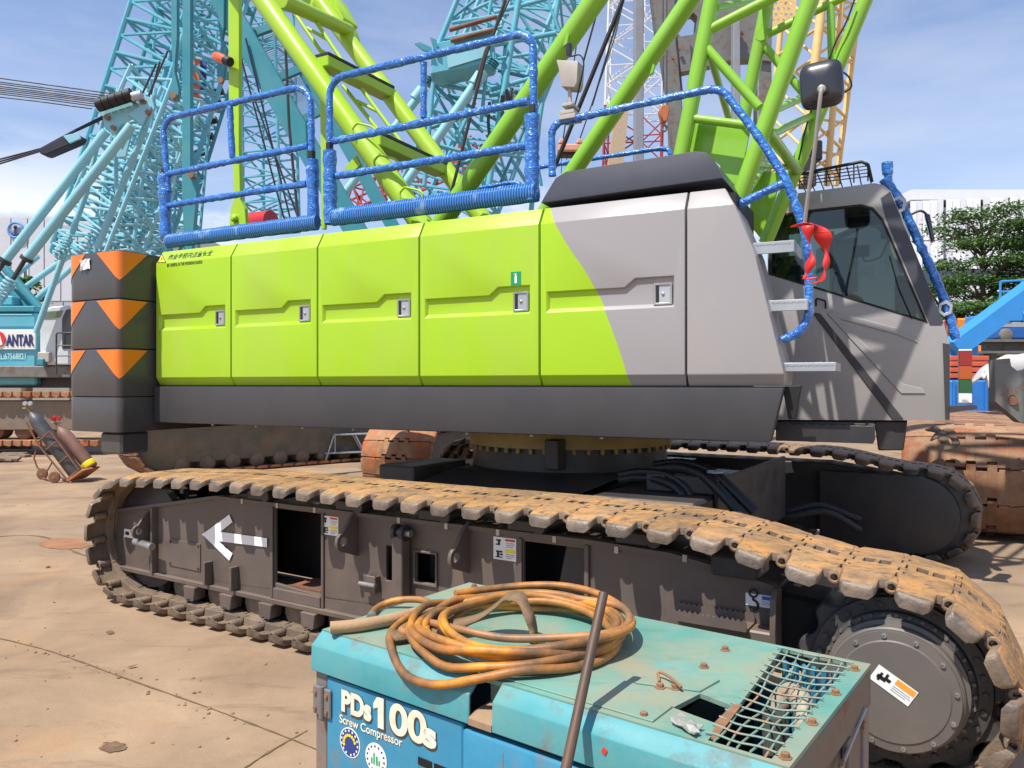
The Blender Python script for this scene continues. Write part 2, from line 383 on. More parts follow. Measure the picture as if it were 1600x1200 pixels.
# ------------------------------------------------------------ ground
def ground_mat():
    m = bpy.data.materials.new('dusty_concrete'); m.use_nodes = True; t = m.node_tree; b = t.nodes['Principled BSDF']; N = t.nodes.new; K = t.links.new
    ge = N('ShaderNodeNewGeometry')
    def noise(s, d=8, r=.62, dist=0, rot=0, sc=(1,1,1)):
        mp = N('ShaderNodeMapping'); mp.inputs['Rotation'].default_value = (0,0,rot); mp.inputs['Scale'].default_value = sc; K(ge.outputs['Position'], mp.inputs['Vector'])
        n = N('ShaderNodeTexNoise'); n.inputs['Scale'].default_value = s; n.inputs['Detail'].default_value = d; n.inputs['Roughness'].default_value = r; n.inputs['Distortion'].default_value = dist
        K(mp.outputs[0], n.inputs['Vector']); return n
    def mixc(cur, col, fac, blend='MIX'):
        x = N('ShaderNodeMixRGB'); x.blend_type = blend; x.inputs['Color2'].default_value = col
        if hasattr(cur, 'is_output'): K(cur, x.inputs['Color1'])
        K(fac, x.inputs['Fac']); return x.outputs[0]
    def rng(src, a, c, lo, hi):
        r = N('ShaderNodeMapRange'); r.inputs[1].default_value = a; r.inputs[2].default_value = c; r.inputs[3].default_value = lo; r.inputs[4].default_value = hi; K(src, r.inputs[0]); return r.outputs[0]
    base = N('ShaderNodeValToRGB'); e = base.color_ramp.elements
    e[0].position = .3; e[0].color = lin((128,107,87))+(1,); e[1].position = .7; e[1].color = lin((170,144,116))+(1,)
    K(noise(.9, 10, .6, .4).outputs['Fac'], base.inputs['Fac']); cur = base.outputs[0]
    cur = mixc(cur, lin((128,114,98))+(1,), rng(noise(.35, 8, .65, .8).outputs['Fac'], .5, .7, 0, .75))          # grey washed patches
    cur = mixc(cur, lin((172,124,80))+(1,), rng(noise(1.3, 7, .7, .3, .4).outputs['Fac'], .56, .76, 0, .5))        # ochre soil
    cur = mixc(cur, lin((104,80,60))+(1,), rng(noise(2.1, 9, .72, .6, -.5, (.5,1.6,1)).outputs['Fac'], .55, .70, 0, .55))  # dark scuffs
    cur = mixc(cur, lin((128,98,72))+(1,), rng(noise(9, 9, .75, .2, .2, (.35,1.4,1)).outputs['Fac'], .57, .70, 0, .45))
    cur = mixc(cur, lin((190,166,138))+(1,), rng(noise(26, 6, .7).outputs['Fac'], .60, .78, 0, .5))
    cur = mixc(cur, lin((112,88,66))+(1,), rng(noise(60, 4, .7).outputs['Fac'], .60, .74, 0, .6))
    K(cur, b.inputs['Base Color']); b.inputs['Roughness'].default_value = .9; b.inputs['Specular IOR Level'].default_value = .2
    ad = N('ShaderNodeMath'); ad.operation = 'ADD'; K(noise(18, 8, .7).outputs['Fac'], ad.inputs[0]); K(noise(90, 4, .7).outputs['Fac'], ad.inputs[1])
    bp = N('ShaderNodeBump'); bp.inputs['Strength'].default_value = .35; bp.inputs['Distance'].default_value = .012; K(ad.outputs[0], bp.inputs['Height']); K(bp.outputs[0], b.inputs['Normal'])
    return m
M['ground'] = ground_mat()
M['crack'] = mat('packed_dirt', (112,88,66), 0.95, var=0.3, scale=20, bump=.6)
M['oil'] = mat('oil_stain', (150,104,70), 0.7, var=0.2, scale=5)
g = MB().box((-1500,-200,-1.0),(1500,2500,0.0)).build('ground', M['ground'], smooth=0); tag(g, kind='structure')

def ground_seam(pts, w):
    """slab joint filled with dirt: thin uneven strip on the ground"""
    P = smooth_path([Vector((x,y,0)) for x,y in pts], 10); mb = MB(); vs = []; fs = []
    for i, p in enumerate(P):
        d = (P[min(i+1,len(P)-1)]-P[max(i-1,0)]).normalized(); n = Vector((-d.y,d.x,0)); k = w*(.35+.9*random.random())
        vs += [p+n*k+Vector((0,0,.004)), p-n*k*(.4+random.random()*.8)+Vector((0,0,.004))]
    for i in range(len(P)-1): fs.append((2*i,2*i+1,2*i+3,2*i+2))
    mb.add(vs, fs); o = mb.build('ground_joint', M['crack'], g); return o
G0 = Frame(0,0,0)
def gp(u, v, z=0): p = G0.pz(u, v, z); return (p.x, p.y)
ground_seam([gp(-60,985), gp(20,1003), gp(90,1022), gp(200,1062), gp(330,1108), gp(440,1150), gp(600,1215)], .007)
ground_seam([gp(480,1142), gp(420,1176), gp(330,1235)], .008)
ground_seam([gp(-60,842), gp(60,838), gp(125,866), gp(200,884)], .016)
def stain(u, v, ru, rv, m):
    c = gp(u, v); n = 22; vs = []
    for k in range(n):
        t = 2*math.pi*k/n; q = gp(u+ru*math.cos(t)*(.75+.4*random.random()), v+rv*math.sin(t)*(.75+.4*random.random())); vs.append((q[0],q[1],.0045))
    o = MB().add(vs, [tuple(range(n))]).build('ground_stain', m, g); return o
stain(100, 850, 42, 9, M['oil']); stain(176, 1168, 22, 8, M['crack']); stain(172, 989, 7, 3, M['crack'])
def pebble(u, v, s, name='pebble', m=None):
    x, y = gp(u, v); mb = MB(); vs = []
    for (r, h) in ((.7,0),(1,.35),(.75,.8),(.2,1)):
        for k in range(7):
            t = 2*math.pi*k/7; q = r*(.75+.5*random.random()); vs.append((x+s*q*math.cos(t), y+s*q*math.sin(t), s*.8*h))
    fs = [(i*7+k, i*7+(k+1)%7, (i+1)*7+(k+1)%7, (i+1)*7+k) for i in range(3) for k in range(7)]+[tuple(21+k for k in range(7))]
    return mb.add(vs, fs)
mbp = MB()
for i in range(70):
    u = random.uniform(-40, 520); v = random.uniform(770, 1195)
    q = pebble(u, v, random.uniform(.003,.011)); mbp.add(q.v, q.f)
for i in range(46):
    k = random.random(); u = 20+k*380+random.gauss(0,8); v = 1003+k*130+random.gauss(0,7)-max(0,.3-k)*8
    q = pebble(u, v, random.uniform(.003,.013)); mbp.add(q.v, q.f)
o = mbp.build('grit', mat('grit_stone', (136,112,90), .9, var=.3, scale=8)); tag(o, 'small loose grit scattered over the dusty concrete yard', 'grit', kind='stuff')
o = pebble(75, 887, .022).build('stone', M['crack']); tag(o, 'small brown stone lying alone on the dusty concrete at left', 'stone')
def leaf(u, v, s, rz):
    x, y = gp(u, v); mb = MB(); P = [(-1,0,.1),(-.5,.35,.25),(.2,.4,.2),(1,0,.45),(.2,-.38,.3),(-.5,-.32,.2)]
    mb.prism([(s*a, s*b, s*c) for a,b,c in P], (0,0,.002)); return mb.build('dry_leaf', M['leaf_dry'], loc=(x,y,.005), rot=(0,0,rz))
M['leaf_dry'] = mat('dry_leaf', (120,80,52), .8)
tag(leaf(207,1044,.028,.5), 'dry brown leaf on the concrete just above the long joint', 'leaf')
# ------------------------------------------------------------ the lime green crawler crane: upper works
U = Frame(0.53, 7.1, -27.0); LW = Frame(0.53, 7.1, -32.0)
crane = thing('crawler_crane', 'lime green and grey crawler crane with blue wrapped railings filling the yard', 'crane', (0.53, 7.1, 0), R(-27))
def wdepth(F, p): return (F.o + F.ex*p.x + F.ey*p.y).y
def rp(name, u0, v0, u1, v1, y, px, m, y1=None, parent=None, n=14, F=None, ext=0):
    F = F or U
    p = F.py(u0, v0, y); q = F.py(u1, v1, y if y1 is None else y1)
    if ext: q = q+(q-p)*ext
    r = px*.5*(wdepth(F, p)+wdepth(F, q))*.5/FPX
    return rod(name, parent or crane, p, q, r, m, n)
YD = -1.6
ZB = U.py(300, 602, YD).z; ZT = U.py(560, 355.5, YD).z
Z1 = ZB+.075; Z2 = ZT-.125
PROF = [(ZB, .045), (Z1, 0), (Z2, 0), (ZT, .075)]
zlow = U.py(503, 505, YD).z; zmid = U.py(503, 477, YD).z; zhi = U.py(622, 458.5, YD).z
def two_tone():
    m = bpy.data.materials.new('lime_and_grey_paint'); m.use_nodes = True; t = m.node_tree; b = t.nodes['Principled BSDF']; N = t.nodes.new; K = t.links.new
    tc = N('ShaderNodeTexCoord'); sp = N('ShaderNodeSeparateXYZ'); K(tc.outputs['Object'], sp.inputs[0])
    a = [U.py(u, v, YD) for u, v in ((848,319),(880,372),(927,446),(962,531),(984,601))]
    fc = N('ShaderNodeFloatCurve'); c = fc.mapping.curves[0]
    x0 = a[0].x-.05; x1 = a[-1].x+.05
    zs = sorted([((p.z-ZB)/(ZT+.05-ZB), (p.x-x0)/(x1-x0)) for p in a])
    c.points[0].location = (max(zs[0][0],0), zs[0][1]); c.points[1].location = (1, zs[-1][1])
    for z, x in zs[1:-1]: c.points.new(z, x)
    fc.mapping.update()
    mz = N('ShaderNodeMapRange'); mz.inputs[1].default_value = ZB; mz.inputs[2].default_value = ZT+.05; K(sp.outputs['Z'], mz.inputs[0]); K(mz.outputs[0], fc.inputs['Value'])
    mx = N('ShaderNodeMapRange'); mx.inputs[1].default_value = x0; mx.inputs[2].default_value = x1; mx.clamp = False; K(sp.outputs['X'], mx.inputs[0])
    gt = N('ShaderNodeMath'); gt.operation = 'GREATER_THAN'; K(mx.outputs[0], gt.inputs[0]); K(fc.outputs[0], gt.inputs[1])
    mc = N('ShaderNodeMixRGB'); mc.inputs['Color1'].default_value = lin((160,200,34))+(1,); mc.inputs['Color2'].default_value = lin((154,150,150))+(1,); K(gt.outputs[0], mc.inputs['Fac'])
    K(mc.outputs[0], b.inputs['Base Color']); b.inputs['Roughness'].default_value = .34; b.inputs['Specular IOR Level'].default_value = .35; b.inputs['Coat Weight'].default_value = .15; b.inputs['Coat Roughness'].default_value = .12
    return m
M['two_tone'] = two_tone()

def side_door(x0, x1, m, label):
    mb = MB(); W = x1-x0; g_ = .009; a, b = x0+g_, x1-g_
    V = lambda x, y, z: Vector((x, YD+y, z))
    rec = [(.05,zmid),(.60,zmid),(.672,zhi),(.925,zhi),(.925,zlow),(.05,zlow)]
    out = [V(x0+W*k, 0, z) for k, z in rec]
    cx = x0+.5*W
    ins = .026
    inn = [V(x0+W*.05+ins, .024, zmid-.008), V(x0+W*.60+.004, .024, zmid-.008), V(x0+W*.672+.004, .024, zhi-.008),
           V(x0+W*.925-.012, .024, zhi-.008), V(x0+W*.925-.012, .024, zlow+ins), V(x0+W*.05+.012, .024, zlow+ins)]
    loops = [[V(a,0,Z1),V(b,0,Z1),V(b,0,Z2),V(a,0,Z2)], out]
    flat = loops[0]+out
    mb.add(flat, [tuple(t) for t in tessellate_polygon(loops)])
    mb.add(out+inn, [(i,(i+1)%6,6+(i+1)%6,6+i) for i in range(6)]+[tuple(range(6,12))])
    for (za,ya),(zb_,yb) in ((PROF[0],PROF[1]),(PROF[2],PROF[3])):
        mb.add([V(a,ya,za),V(b,ya,za),V(b,yb,zb_),V(a,yb,zb_)],[(0,1,2,3)])
    for x in (a, b):
        mb.add([V(x,y,z) for z,y in PROF]+[V(x,.12,ZT),V(x,.12,ZB)],[tuple(range(6))])
    mb.add([V(a,.075,ZT),V(b,.075,ZT),V(b,.12,ZT),V(a,.12,ZT)],[(0,1,2,3)])
    mb.add([V(a,.045,ZB),V(b,.045,ZB),V(b,.12,ZB),V(a,.12,ZB)],[(0,1,2,3)])
    me = mb.mesh('side_door', m, smooth=0)
    bm = bmesh.new(); bm.from_mesh(me); bmesh.ops.remove_doubles(bm, verts=bm.verts, dist=.0006); bmesh.ops.recalc_face_normals(bm, faces=bm.faces)
    es = [e for e in bm.edges if len(e.link_faces)==2 and e.calc_face_angle(0) > R(20)]
    bmesh.ops.bevel(bm, geom=es, offset=.004, segments=2, profile=.6, affect='EDGES', clamp_overlap=True)
    for f in bm.faces: f.smooth = True
    for e in bm.edges:
        if len(e.link_faces)==2 and e.calc_face_angle(0) > R(40): e.smooth = False
    bm.to_mesh(me); bm.free()
    d = link('side_door', me, crane)
    if label: d['label'] = label
    # paddle lock
    lx0, lx1 = x0+W*.79, x0+W*.91; s = min(lx1-lx0, .125); lx0 = lx1-s; zc = (zhi+zlow)/2-.012
    lk = MB(); lk.holed([V(lx0,.021,zc-s*.58),V(lx1,.021,zc-s*.58),V(lx1,.021,zc+s*.58),V(lx0,.021,zc+s*.58)],
        [[V(lx0+.014,.021,zc-s*.58+.014),V(lx1-.014,.021,zc-s*.58+.014),V(lx1-.014,.021,zc+s*.58-.014),V(lx0+.014,.021,zc+s*.58-.014)]], (0,-.014,0))
    lo = lk.build('lock', M['steel'], d, bevel=.002)
    MB().box((lx0+.012,YD+.014,zc-s*.58+.012),(lx1-.012,YD+.023,zc+s*.58-.012)).build('lock_plate', M['galv'], d, bevel=.002)
    MB().box((lx0+.016,YD+.0125,zc-s*.58+.016),(lx0+.036,YD+.0137,zc+s*.58-.016)).build('lock_slot', M['black'], d)
    MB().lathe(((lx0+lx1)/2,YD+.014,zc),(0,-1,0),[(.011,0),(.011,.006),(.006,.009)],12).build('keyhole', M['steel'], d)
    return d
DX = [U.py(u, 602, YD).x for u in (243, 361, 496, 655, 843, 1072)]
for i in range(5):
    side_door(DX[i], DX[i+1], M['two_tone'] if i == 4 else M['green'],
              'two-tone door, lime green at left and grey at right' if i == 4 else None)
# grey tail panel with a raked front edge
tb = [(ZB, U.py(1224,601,YD).x), (Z1, U.py(1225,582,YD).x), (ZB+.5, U.py(1199,460,YD).x), (ZB+.85, U.py(1178,385,YD).x), (Z2, U.py(1147,322,YD).x), (ZT, U.py(1129,280,YD).x)]
def prof_y(z):
    for (a, ya), (b, yb) in zip(PROF, PROF[1:]):
        if z <= b+1e-6: return ya+(yb-ya)*(z-a)/(b-a)
    return PROF[-1][1]
mb = MB(); x0 = DX[5]+.006; vs = []; n = len(tb)
for z, x in tb:
    y = prof_y(z); vs += [(x0,YD+y,z),(x,YD+y,z),(x-.01,YD+.5,z),(x0,YD+.5,z)]
fs = []
for i in range(n-1):
    a, b = 4*i, 4*i+4
    fs += [(a,a+1,b+1,b),(a+1,a+2,b+2,b+1),(a+2,a+3,b+3,b+2),(a+3,a,b,b+3)]
fs += [(3,2,1,0),(4*n-4,4*n-3,4*n-2,4*n-1)]
o = mb.add(vs, fs).build('tail_panel', M['grey_panel'], crane, bevel=.008, seg=2, smooth=30)
# black backing that shows in the gaps, house boxes
MB().box((DX[0]+.01,YD+.09,ZB-.02),(DX[5]+.3,YD+.75,ZT-.03)).build('house_core', M['seal'], crane)
MB().box((DX[0]+.02,-.84,1.36),(-.4,1.5,2.55)).build('machinery_box', M['dark_paint'], crane, bevel=.02)
MB().box((DX[0]+.02,.78,1.36),(1.25,1.6,ZT-.05)).build('far_house', M['dark_paint'], crane, bevel=.02)
for zz in (ZB-.006,):
    MB().box((DX[0],YD+.02,ZB-.035),(DX[5]+.6,YD+.3,ZB-.004)).build('door_seal', M['seal'], crane)
# sloping black cap over the engine end
cp = [(845,317),(851,306),(868,278),(884,268),(1086,236),(1104,238),(1114,249),(1129,278)]
c3 = [U.py(u, v, YD+.075) for u, v in cp]
MB().prism([(p.x,p.y,p.z) for p in c3], (0,.85,0)).build('engine_cap', M['cap_paint'], crane, bevel=.006, seg=2)
# dark skirt
sk = [U.py(u, v, YD-.015) for u, v in ((243,606),(1224,606),(1203,690),(243,660))]
zs_b = sk[3].z
sk[0].x = sk[3].x = DX[0]; sk[2].z = sk[3].z = (sk[2].z+sk[3].z)/2; sk[0].z = sk[1].z = ZB-.012
MB().prism(sk, (0,.10,0)).build('skirt', M['dark_paint'], crane, bevel=.008, seg=2)
ZS = sk[2].z
# deck frame underneath the skirt
MB().box((DX[0]+.02,YD+.11,ZS-.012),(1.75,1.5,ZS+.10)).build('deck_frame', M['frame_dark'], crane, bevel=.01)
for k in range(9):
    x = -3.0+k*.55
    MB().lathe((x, YD+.16, ZS-.03),(0,0,1),[(.014,0),(.014,.02)],8).build('deck_bolt', M['steel'], crane)

# ---- counterweight: four stacked slabs, wider than the house
YC = YD-.36; xr = DX[0]-.03
xl = U.py(103, 520, YC).x
zc = [U.py(185, v, YC).z for v in (677, 620.5, 544, 465.5, 389)]
def cw_outline(off=0.0):
    P = []
    r1, r2 = .06, .12
    def cr(cx, cy, r, t0, t1, n=6):
        for i in range(n+1):
            t = R(t0+(t1-t0)*i/n); P.append((cx+(r+off)*math.cos(t), cy+(r+off)*math.sin(t)))
    cr(xl+r2, YC+r2, r2, 180, 270); cr(xr-r1, YC+r1, r1, 270, 360)
    cr(xr-r1, -YC-r1, r1, 0, 90); cr(xl+r2, -YC-r2, r2, 90, 180)
    return P
OL = cw_outline()
slabs = []
for i in range(4):
    mb = MB(); z0, z1 = zc[i]+.003, zc[i+1]-.003
    mb.prism([(x,y,z0) for x,y in OL],(0,0,z1-z0))
    slabs.append(mb.build('counterweight_slab', M['cw_paint'], crane, bevel=.010, seg=2))
MB().box((xl+.05,YC+.05,zc[0]+.02),(xr-.03,-YC-.05,zc[4]-.04)).build('counterweight_core', M['seal'], crane)
MB().box((xr-.34,YC+.05,zc[0]-.20),(xr-.04,YC+.35,zc[0]-.002)).build('counterweight_tray', M['cw_paint'], crane, bevel=.02)
# orange chevrons wrap round the near corners
def perim(s):
    """near side outline, s=0 at the front corner; negative runs back along the side, positive along the front face"""
    r = .06; q = r*math.pi/4
    if s < -q: return (xr-r+(s+q), YC-.004)
    if s > q: return (xr+.004, YC+r+(s-q))
    t = R(270+45)+s/r
    return (xr-r+(r+.004)*math.cos(t), YC+r+(r+.004)*math.sin(t))
def perim2(s):
    r = .12; q = r*math.pi/4
    if s > q: return (xl+r+(s-q), YC-.004)
    if s < -q: return (xl-.004, YC+r-(s+q))
    t = R(225)+s/r
    return (xl+r+(r+.004)*math.cos(t), YC+r+(r+.004)*math.sin(t))
for i in range(1, 4):
    zt_, h = zc[i+1]-.012, (zc[i+1]-zc[i])*.60
    wl = .30; wr = .28
    for pf, a, b in ((perim, -wl, wr), (perim2, -.24, .27)):
        vs = []; fs = []; n = 24
        ss = sorted(set([a+(b-a)*k/n for k in range(n+1)]+[0.0]))
        for s in ss:
            x, y = pf(s); d = h*(1-(abs(s)/(-a if s < 0 else b)))
            vs += [(x,y,zt_),(x,y,zt_-max(d,.001))]
        for k in range(len(ss)-1): fs.append((2*k,2*k+1,2*k+3,2*k+2))
        MB().add(vs, fs).build('chevron', M['orange'], slabs[i])
p = U.py(134, 414, YC-.006)
mb = MB(); w, h = .065, .05; vs = []; fs = []
for i in range(7):
    for j in range(4): vs.append((p.x-w+2*w*i/6+random.uniform(-.006,.006), p.y-random.uniform(0,.02), p.z-h+2*h*j/3+random.uniform(-.008,.008)+.012*i/6))
for i in range(6):
    for j in range(3): fs.append((i*4+j,i*4+j+1,i*4+j+5,i*4+j+4))
mb.add(vs, fs).build('tape_scrap', M['white'], slabs[3], smooth=0)

# ---- railings wrapped in blue film
def wtube(name, pts, r, parent=None, m=None, jit=.13, step=.035, n=12):
    P = [Vector(p) for p in pts]; out = []
    for a, b in zip(P, P[1:]):
        k = max(1, int((b-a).length/step))
        for j in range(k): out.append(a+(b-a)*j/k)
    out.append(P[-1])
    rs = [r*(1+random.uniform(-jit, jit)) for _ in out]
    return MB().tube(out, r, n, rs=rs).build(name, m or M['wrap'], parent or crane, smooth=60)
YR = YD+.17
def up(l, y=YR): return [U.py(u, v, y) for u, v in l]
def wpx(name, l, px, y=YR, m=None, rnd=.0, parent=None, jit=.13):
    P = up(l, y); r = px*.5*sum(wdepth(U, p) for p in P)/len(P)/FPX
    if rnd: P = rounded(P, rnd)
    return wtube(name, P, r, parent, m, jit)
r1 = wpx('handrail', [(263,300),(255,200),(266,184),(469,136),(486,152),(487,250)], 10.5, rnd=.09)
wpx('rail', [(258,273),(482,228)], 10, parent=r1); wpx('rail', [(263,321),(480,287)], 10, parent=r1)
wpx('post', [(359,165),(363,246)], 10, parent=r1)
wpx('post_socket', [(259,372),(257,272)], 19, parent=r1); wpx('post_socket', [(490,355),(488,250)], 20, parent=r1)
r2 = wpx('handrail', [(516,300),(515,140),(528,121),(814,53),(833,65),(834,180)], 12, rnd=.09)
wpx('rail', [(520,221),(826,158)], 12, parent=r2); wpx('rail', [(527,275),(826,227)], 12, parent=r2)
wpx('post', [(662,98),(662,184)], 11, parent=r2)
wpx('post_socket', [(517,350),(515,236)], 21, parent=r2); wpx('post_socket', [(832,314),(831,180)], 23, parent=r2)
for (u, v, s) in ((257,268,11),(487,242,13),(515,229,13),(833,170,14)):
    p = U.py(u, v, YR-.01); k = s*wdepth(U, p)/FPX/2
    MB().box((p.x-k*.7,p.y-k*.7,p.z-k),(p.x+k*.7,p.y+k*.7,p.z+k)).build('post_clamp', M['black'], r1 if u < 500 else r2, bevel=.006)
def toe(l, hpx, parent):
    a, b = up(l, YR-.02); h = hpx*wdepth(U, a)/FPX; n = 40; vs = []; fs = []
    for i in range(n+1):
        p = a+(b-a)*i/n; k = 1+random.uniform(-.04,.04)
        for j in range(8):
            t = 2*math.pi*(j+.5)/8; vs.append((p.x+random.uniform(-.004,.004), p.y+.042*k*math.cos(t)*1.08, p.z+h*.54*k*math.sin(t)))
    for i in range(n):
        for j in range(8): fs.append((i*8+j,i*8+(j+1)%8,(i+1)*8+(j+1)%8,(i+1)*8+j))
    fs += [tuple(range(7,-1,-1)), tuple(n*8+j for j in range(8))]
    return MB().add(vs, fs).build('toe_board', M['net'], parent, smooth=60)
toe([(262,377),(496,347)], 21, r1); toe([(520,340),(838,300)], 26, r2)
r3p = up([(863,275),(862,205),(872,191),(1000,163),(1112,139),(1131,143),(1180,206),(1226,277),(1240,311),(1258,360)], YD+.22)+up([(1264,405),(1264,495),(1250,520),(1222,531)], YD+.22)
r3 = wtube('handrail', rounded(r3p, .07), .0275)
wpx('rail', [(1154,320),(1200,298),(1224,287)], 13, y=YD+.22, parent=r3)
r4 = wpx('handrail', [(838,278),(838,262),(1030,232),(1046,234),(1048,246)], 7.5, y=1.35, rnd=.08)
r5 = wpx('handrail', [(640,324),(640,314),(800,285),(815,288),(818,310)], 7.5, y=1.35, rnd=.08)
# red ribbon tied round the handrail
p = U.py(1262, 352, YD+.16)
def ribbon(l, w):
    vs = []; fs = []; P = smooth_path([U.py(u, v, YD+.14-dy) for u, v, dy in l], 6)
    for i, q in enumerate(P):
        k = w*(.7+.5*math.sin(i*.5+1)); tw = i*.18
        vs += [q+Vector((k*math.cos(tw), k*math.sin(tw)*.5, .004*math.sin(i))), q-Vector((k*math.cos(tw), k*math.sin(tw)*.5, 0))]
    for i in range(len(P)-1): fs.append((2*i,2*i+1,2*i+3,2*i+2))
    return MB().add(vs, fs)
mb = ribbon([(1250,354,.03),(1262,348,.05),(1280,357,.05),(1290,385,.04),(1291,412,.04),(1282,438,.05),(1266,442,.06)], .054)
q = ribbon([(1262,352,.07),(1264,378,.07),(1268,402,.06),(1262,425,.06),(1256,436,.07)], .030); mb.add(q.v, q.f)
q = ribbon([(1272,433,.05),(1262,437,.07),(1254,430,.06)], .022); mb.add(q.v, q.f)
rb = mb.build('ribbon', M['ribbon'], r3, smooth=60)
md = rb.modifiers.new('thick', 'SOLIDIFY'); md.thickness = .002

# camera / lamp unit on a stalk
lp = MB(); a = U.py(890, 113, YD+.25)
pts = [U.py(u, v, YD+.22) for u, v in ((869,93),(903,95),(901,128),(897,136),(877,135),(873,108))]
lamp = lp.prism(pts, (0,.13,0)).build('camera_housing', M['beige'], crane, bevel=.006, seg=2)
rp('stalk', 890, 135, 891, 168, YD+.27, 6, M['beige'], parent=lamp)
for (v0, v1, wpx_) in ((163,168,18),(174,180,24),(180,188,28)):
    a = U.py(889, v0, YD+.22); b = U.py(889, v1, YD+.22); k = wpx_*wdepth(U, a)/FPX/2
    MB().box((a.x-k,a.y-.04,b.z),(a.x+k,a.y+.1,a.z)).build('stalk_foot', M['beige'], lamp, bevel=.004)
a = U.py(889, 78, YD+.27)
MB().lathe((a.x,a.y,a.z-.05),(0,0,1),[(.018,0),(.024,.02),(.024,.09),(.012,.105)],12).build('beacon', M['mirror_black'], lamp)
MB().tube(smooth_path([U.py(u,v,YD+.27) for u,v in ((893,88),(906,86),(912,98),(909,120),(902,150),(897,168))],5), .006, 6).build('cable', M['hose_black'], lamp)

# convex mirror seen from behind
c = U.py(1284, 134, YD+.1); S = 39*wdepth(U, c)/FPX
mr = MB(); ang = R(3); vs = []; n = 28; fs = []
prof = [(1.0,.0),(1.0,-.025),(.93,-.055),(.6,-.075),(.18,-.082)]
for (k, dy) in prof:
    for i in range(n):
        t = 2*math.pi*i/n; e = 4.5
        sx = math.copysign(abs(math.cos(t))**(2/e), math.cos(t)); sz = math.copysign(abs(math.sin(t))**(2/e), math.sin(t))
        X, Z = sx*S*k*.82, sz*S*k*.92
        vs.append((c.x+X*math.cos(ang)-Z*math.sin(ang), c.y+dy, c.z+X*math.sin(ang)+Z*math.cos(ang)))
for r_ in range(len(prof)-1):
    for i in range(n): fs.append((r_*n+i, r_*n+(i+1)%n, (r_+1)*n+(i+1)%n, (r_+1)*n+i))
fs += [tuple(range(n)), tuple((len(prof)-1)*n+i for i in range(n-1,-1,-1))]
mir = mr.add(vs, fs).build('mirror', M['mirror_black'], crane, smooth=50)
q = U.py(1284, 140, YD+.01)
MB().tube(smooth_path([q, U.py(1282,150,YD-.02), U.py(1272,240,YD+.05), U.py(1262,310,YD+.12), U.py(1257,352,YD+.16)],6), .0125, 10).build('mirror_stalk', M['stalk'], mir)
MB().lathe(q,(0,-1,0),[(.038,-.01),(.038,.002)],16).build('mirror_socket', M['seal'], mir)
MB().lathe(q,(0,-1,0),[(.026,0),(.024,.02),(.012,.026)],12).build('stalk_clamp', M['stalk'], mir)

# aluminium access steps on the front of the tail
def step(u0, v0, u1, v1, th, dep):
    a = U.py(u0, v0, YD+.16); b = U.py(u1, v1, YD+.16); z = (a.z+b.z)/2
    s = MB(); s.box((a.x-.05,a.y,z-.012),(b.x,a.y+dep,z)); s.box((a.x-.05,a.y-.004,z-th),(b.x,a.y+.008,z-.002)); s.box((b.x-.008,a.y+.01,z-th),(b.x+.004,a.y+dep,z-.002))
    so = s.build('step', M['galv'], crane, bevel=.002)
    t = MB(); k = 0; x = a.x-.04
    while x < b.x-.02:
        for j in range(int(dep/.035)):
            y = a.y+.02+j*.035; d = .009 if (j+k)%2 else -.009
            t.beam((x-abs(d),y-d,z+.001),(x+abs(d),y+d,z+.001), .005, .004)
        x += .03; k += 1
    fr = MB()
    for i in range(int((b.x-a.x)/.022)):
        xx = a.x+i*.022; fr.beam((xx,a.y-.006,z-.012-(.006 if i%2 else 0)),(xx+.016,a.y-.006,z-.022+(.006 if i%2 else 0)), .003, .003)
    tt = t.build('tread_pattern', M['galv'], so, smooth=0); tag(tt, kind='stuff')
    fo = fr.build('tread_edge', M['galv'], so, smooth=0); tag(fo, kind='stuff')
step(1181, 378, 1241, 376, .075, .35); step(1207, 469, 1262, 467, .07, .35); step(1222, 567, 1306, 566, .055, .35)
rp('ladder_rail', 1150, 322, 1212, 540, YD+.55, 9, M['galv'])
a = U.py(1226, 604, YD+.12)
MB().prism([U.py(u,v,YD+.12) for u,v in ((1222,604),(1252,602),(1243,655),(1232,655))],(0,.06,0)).build('bracket', M['black'], crane, bevel=.004)
# grated step tray below the cab
t0 = U.py(1212, 664, YD+.35); t1 = U.py(1365, 664, YD+.35); zb_ = U.py(1290, 691, YD+.35).z; zt_ = U.py(1290, 664, YD+.35).z
tr = MB().box((t0.x,t0.y,zb_),(t1.x,t0.y+.02,zt_)).box((t0.x,t0.y+.30,zb_),(t1.x,t0.y+.32,zt_)).box((t1.x-.02,t0.y+.021,zb_),(t1.x-.001,t0.y+.299,zt_)).build('step_tray', M['frame_dark'], crane, bevel=.004)
for i in range(9):
    x = t0.x+.03+(t1.x-t0.x-.08)*i/8
    MB().box((x,t0.y+.021,zt_-.05),(x+.022,t0.y+.299,zt_-.012)).build('grating_bar', M['frame_paint'], tr)

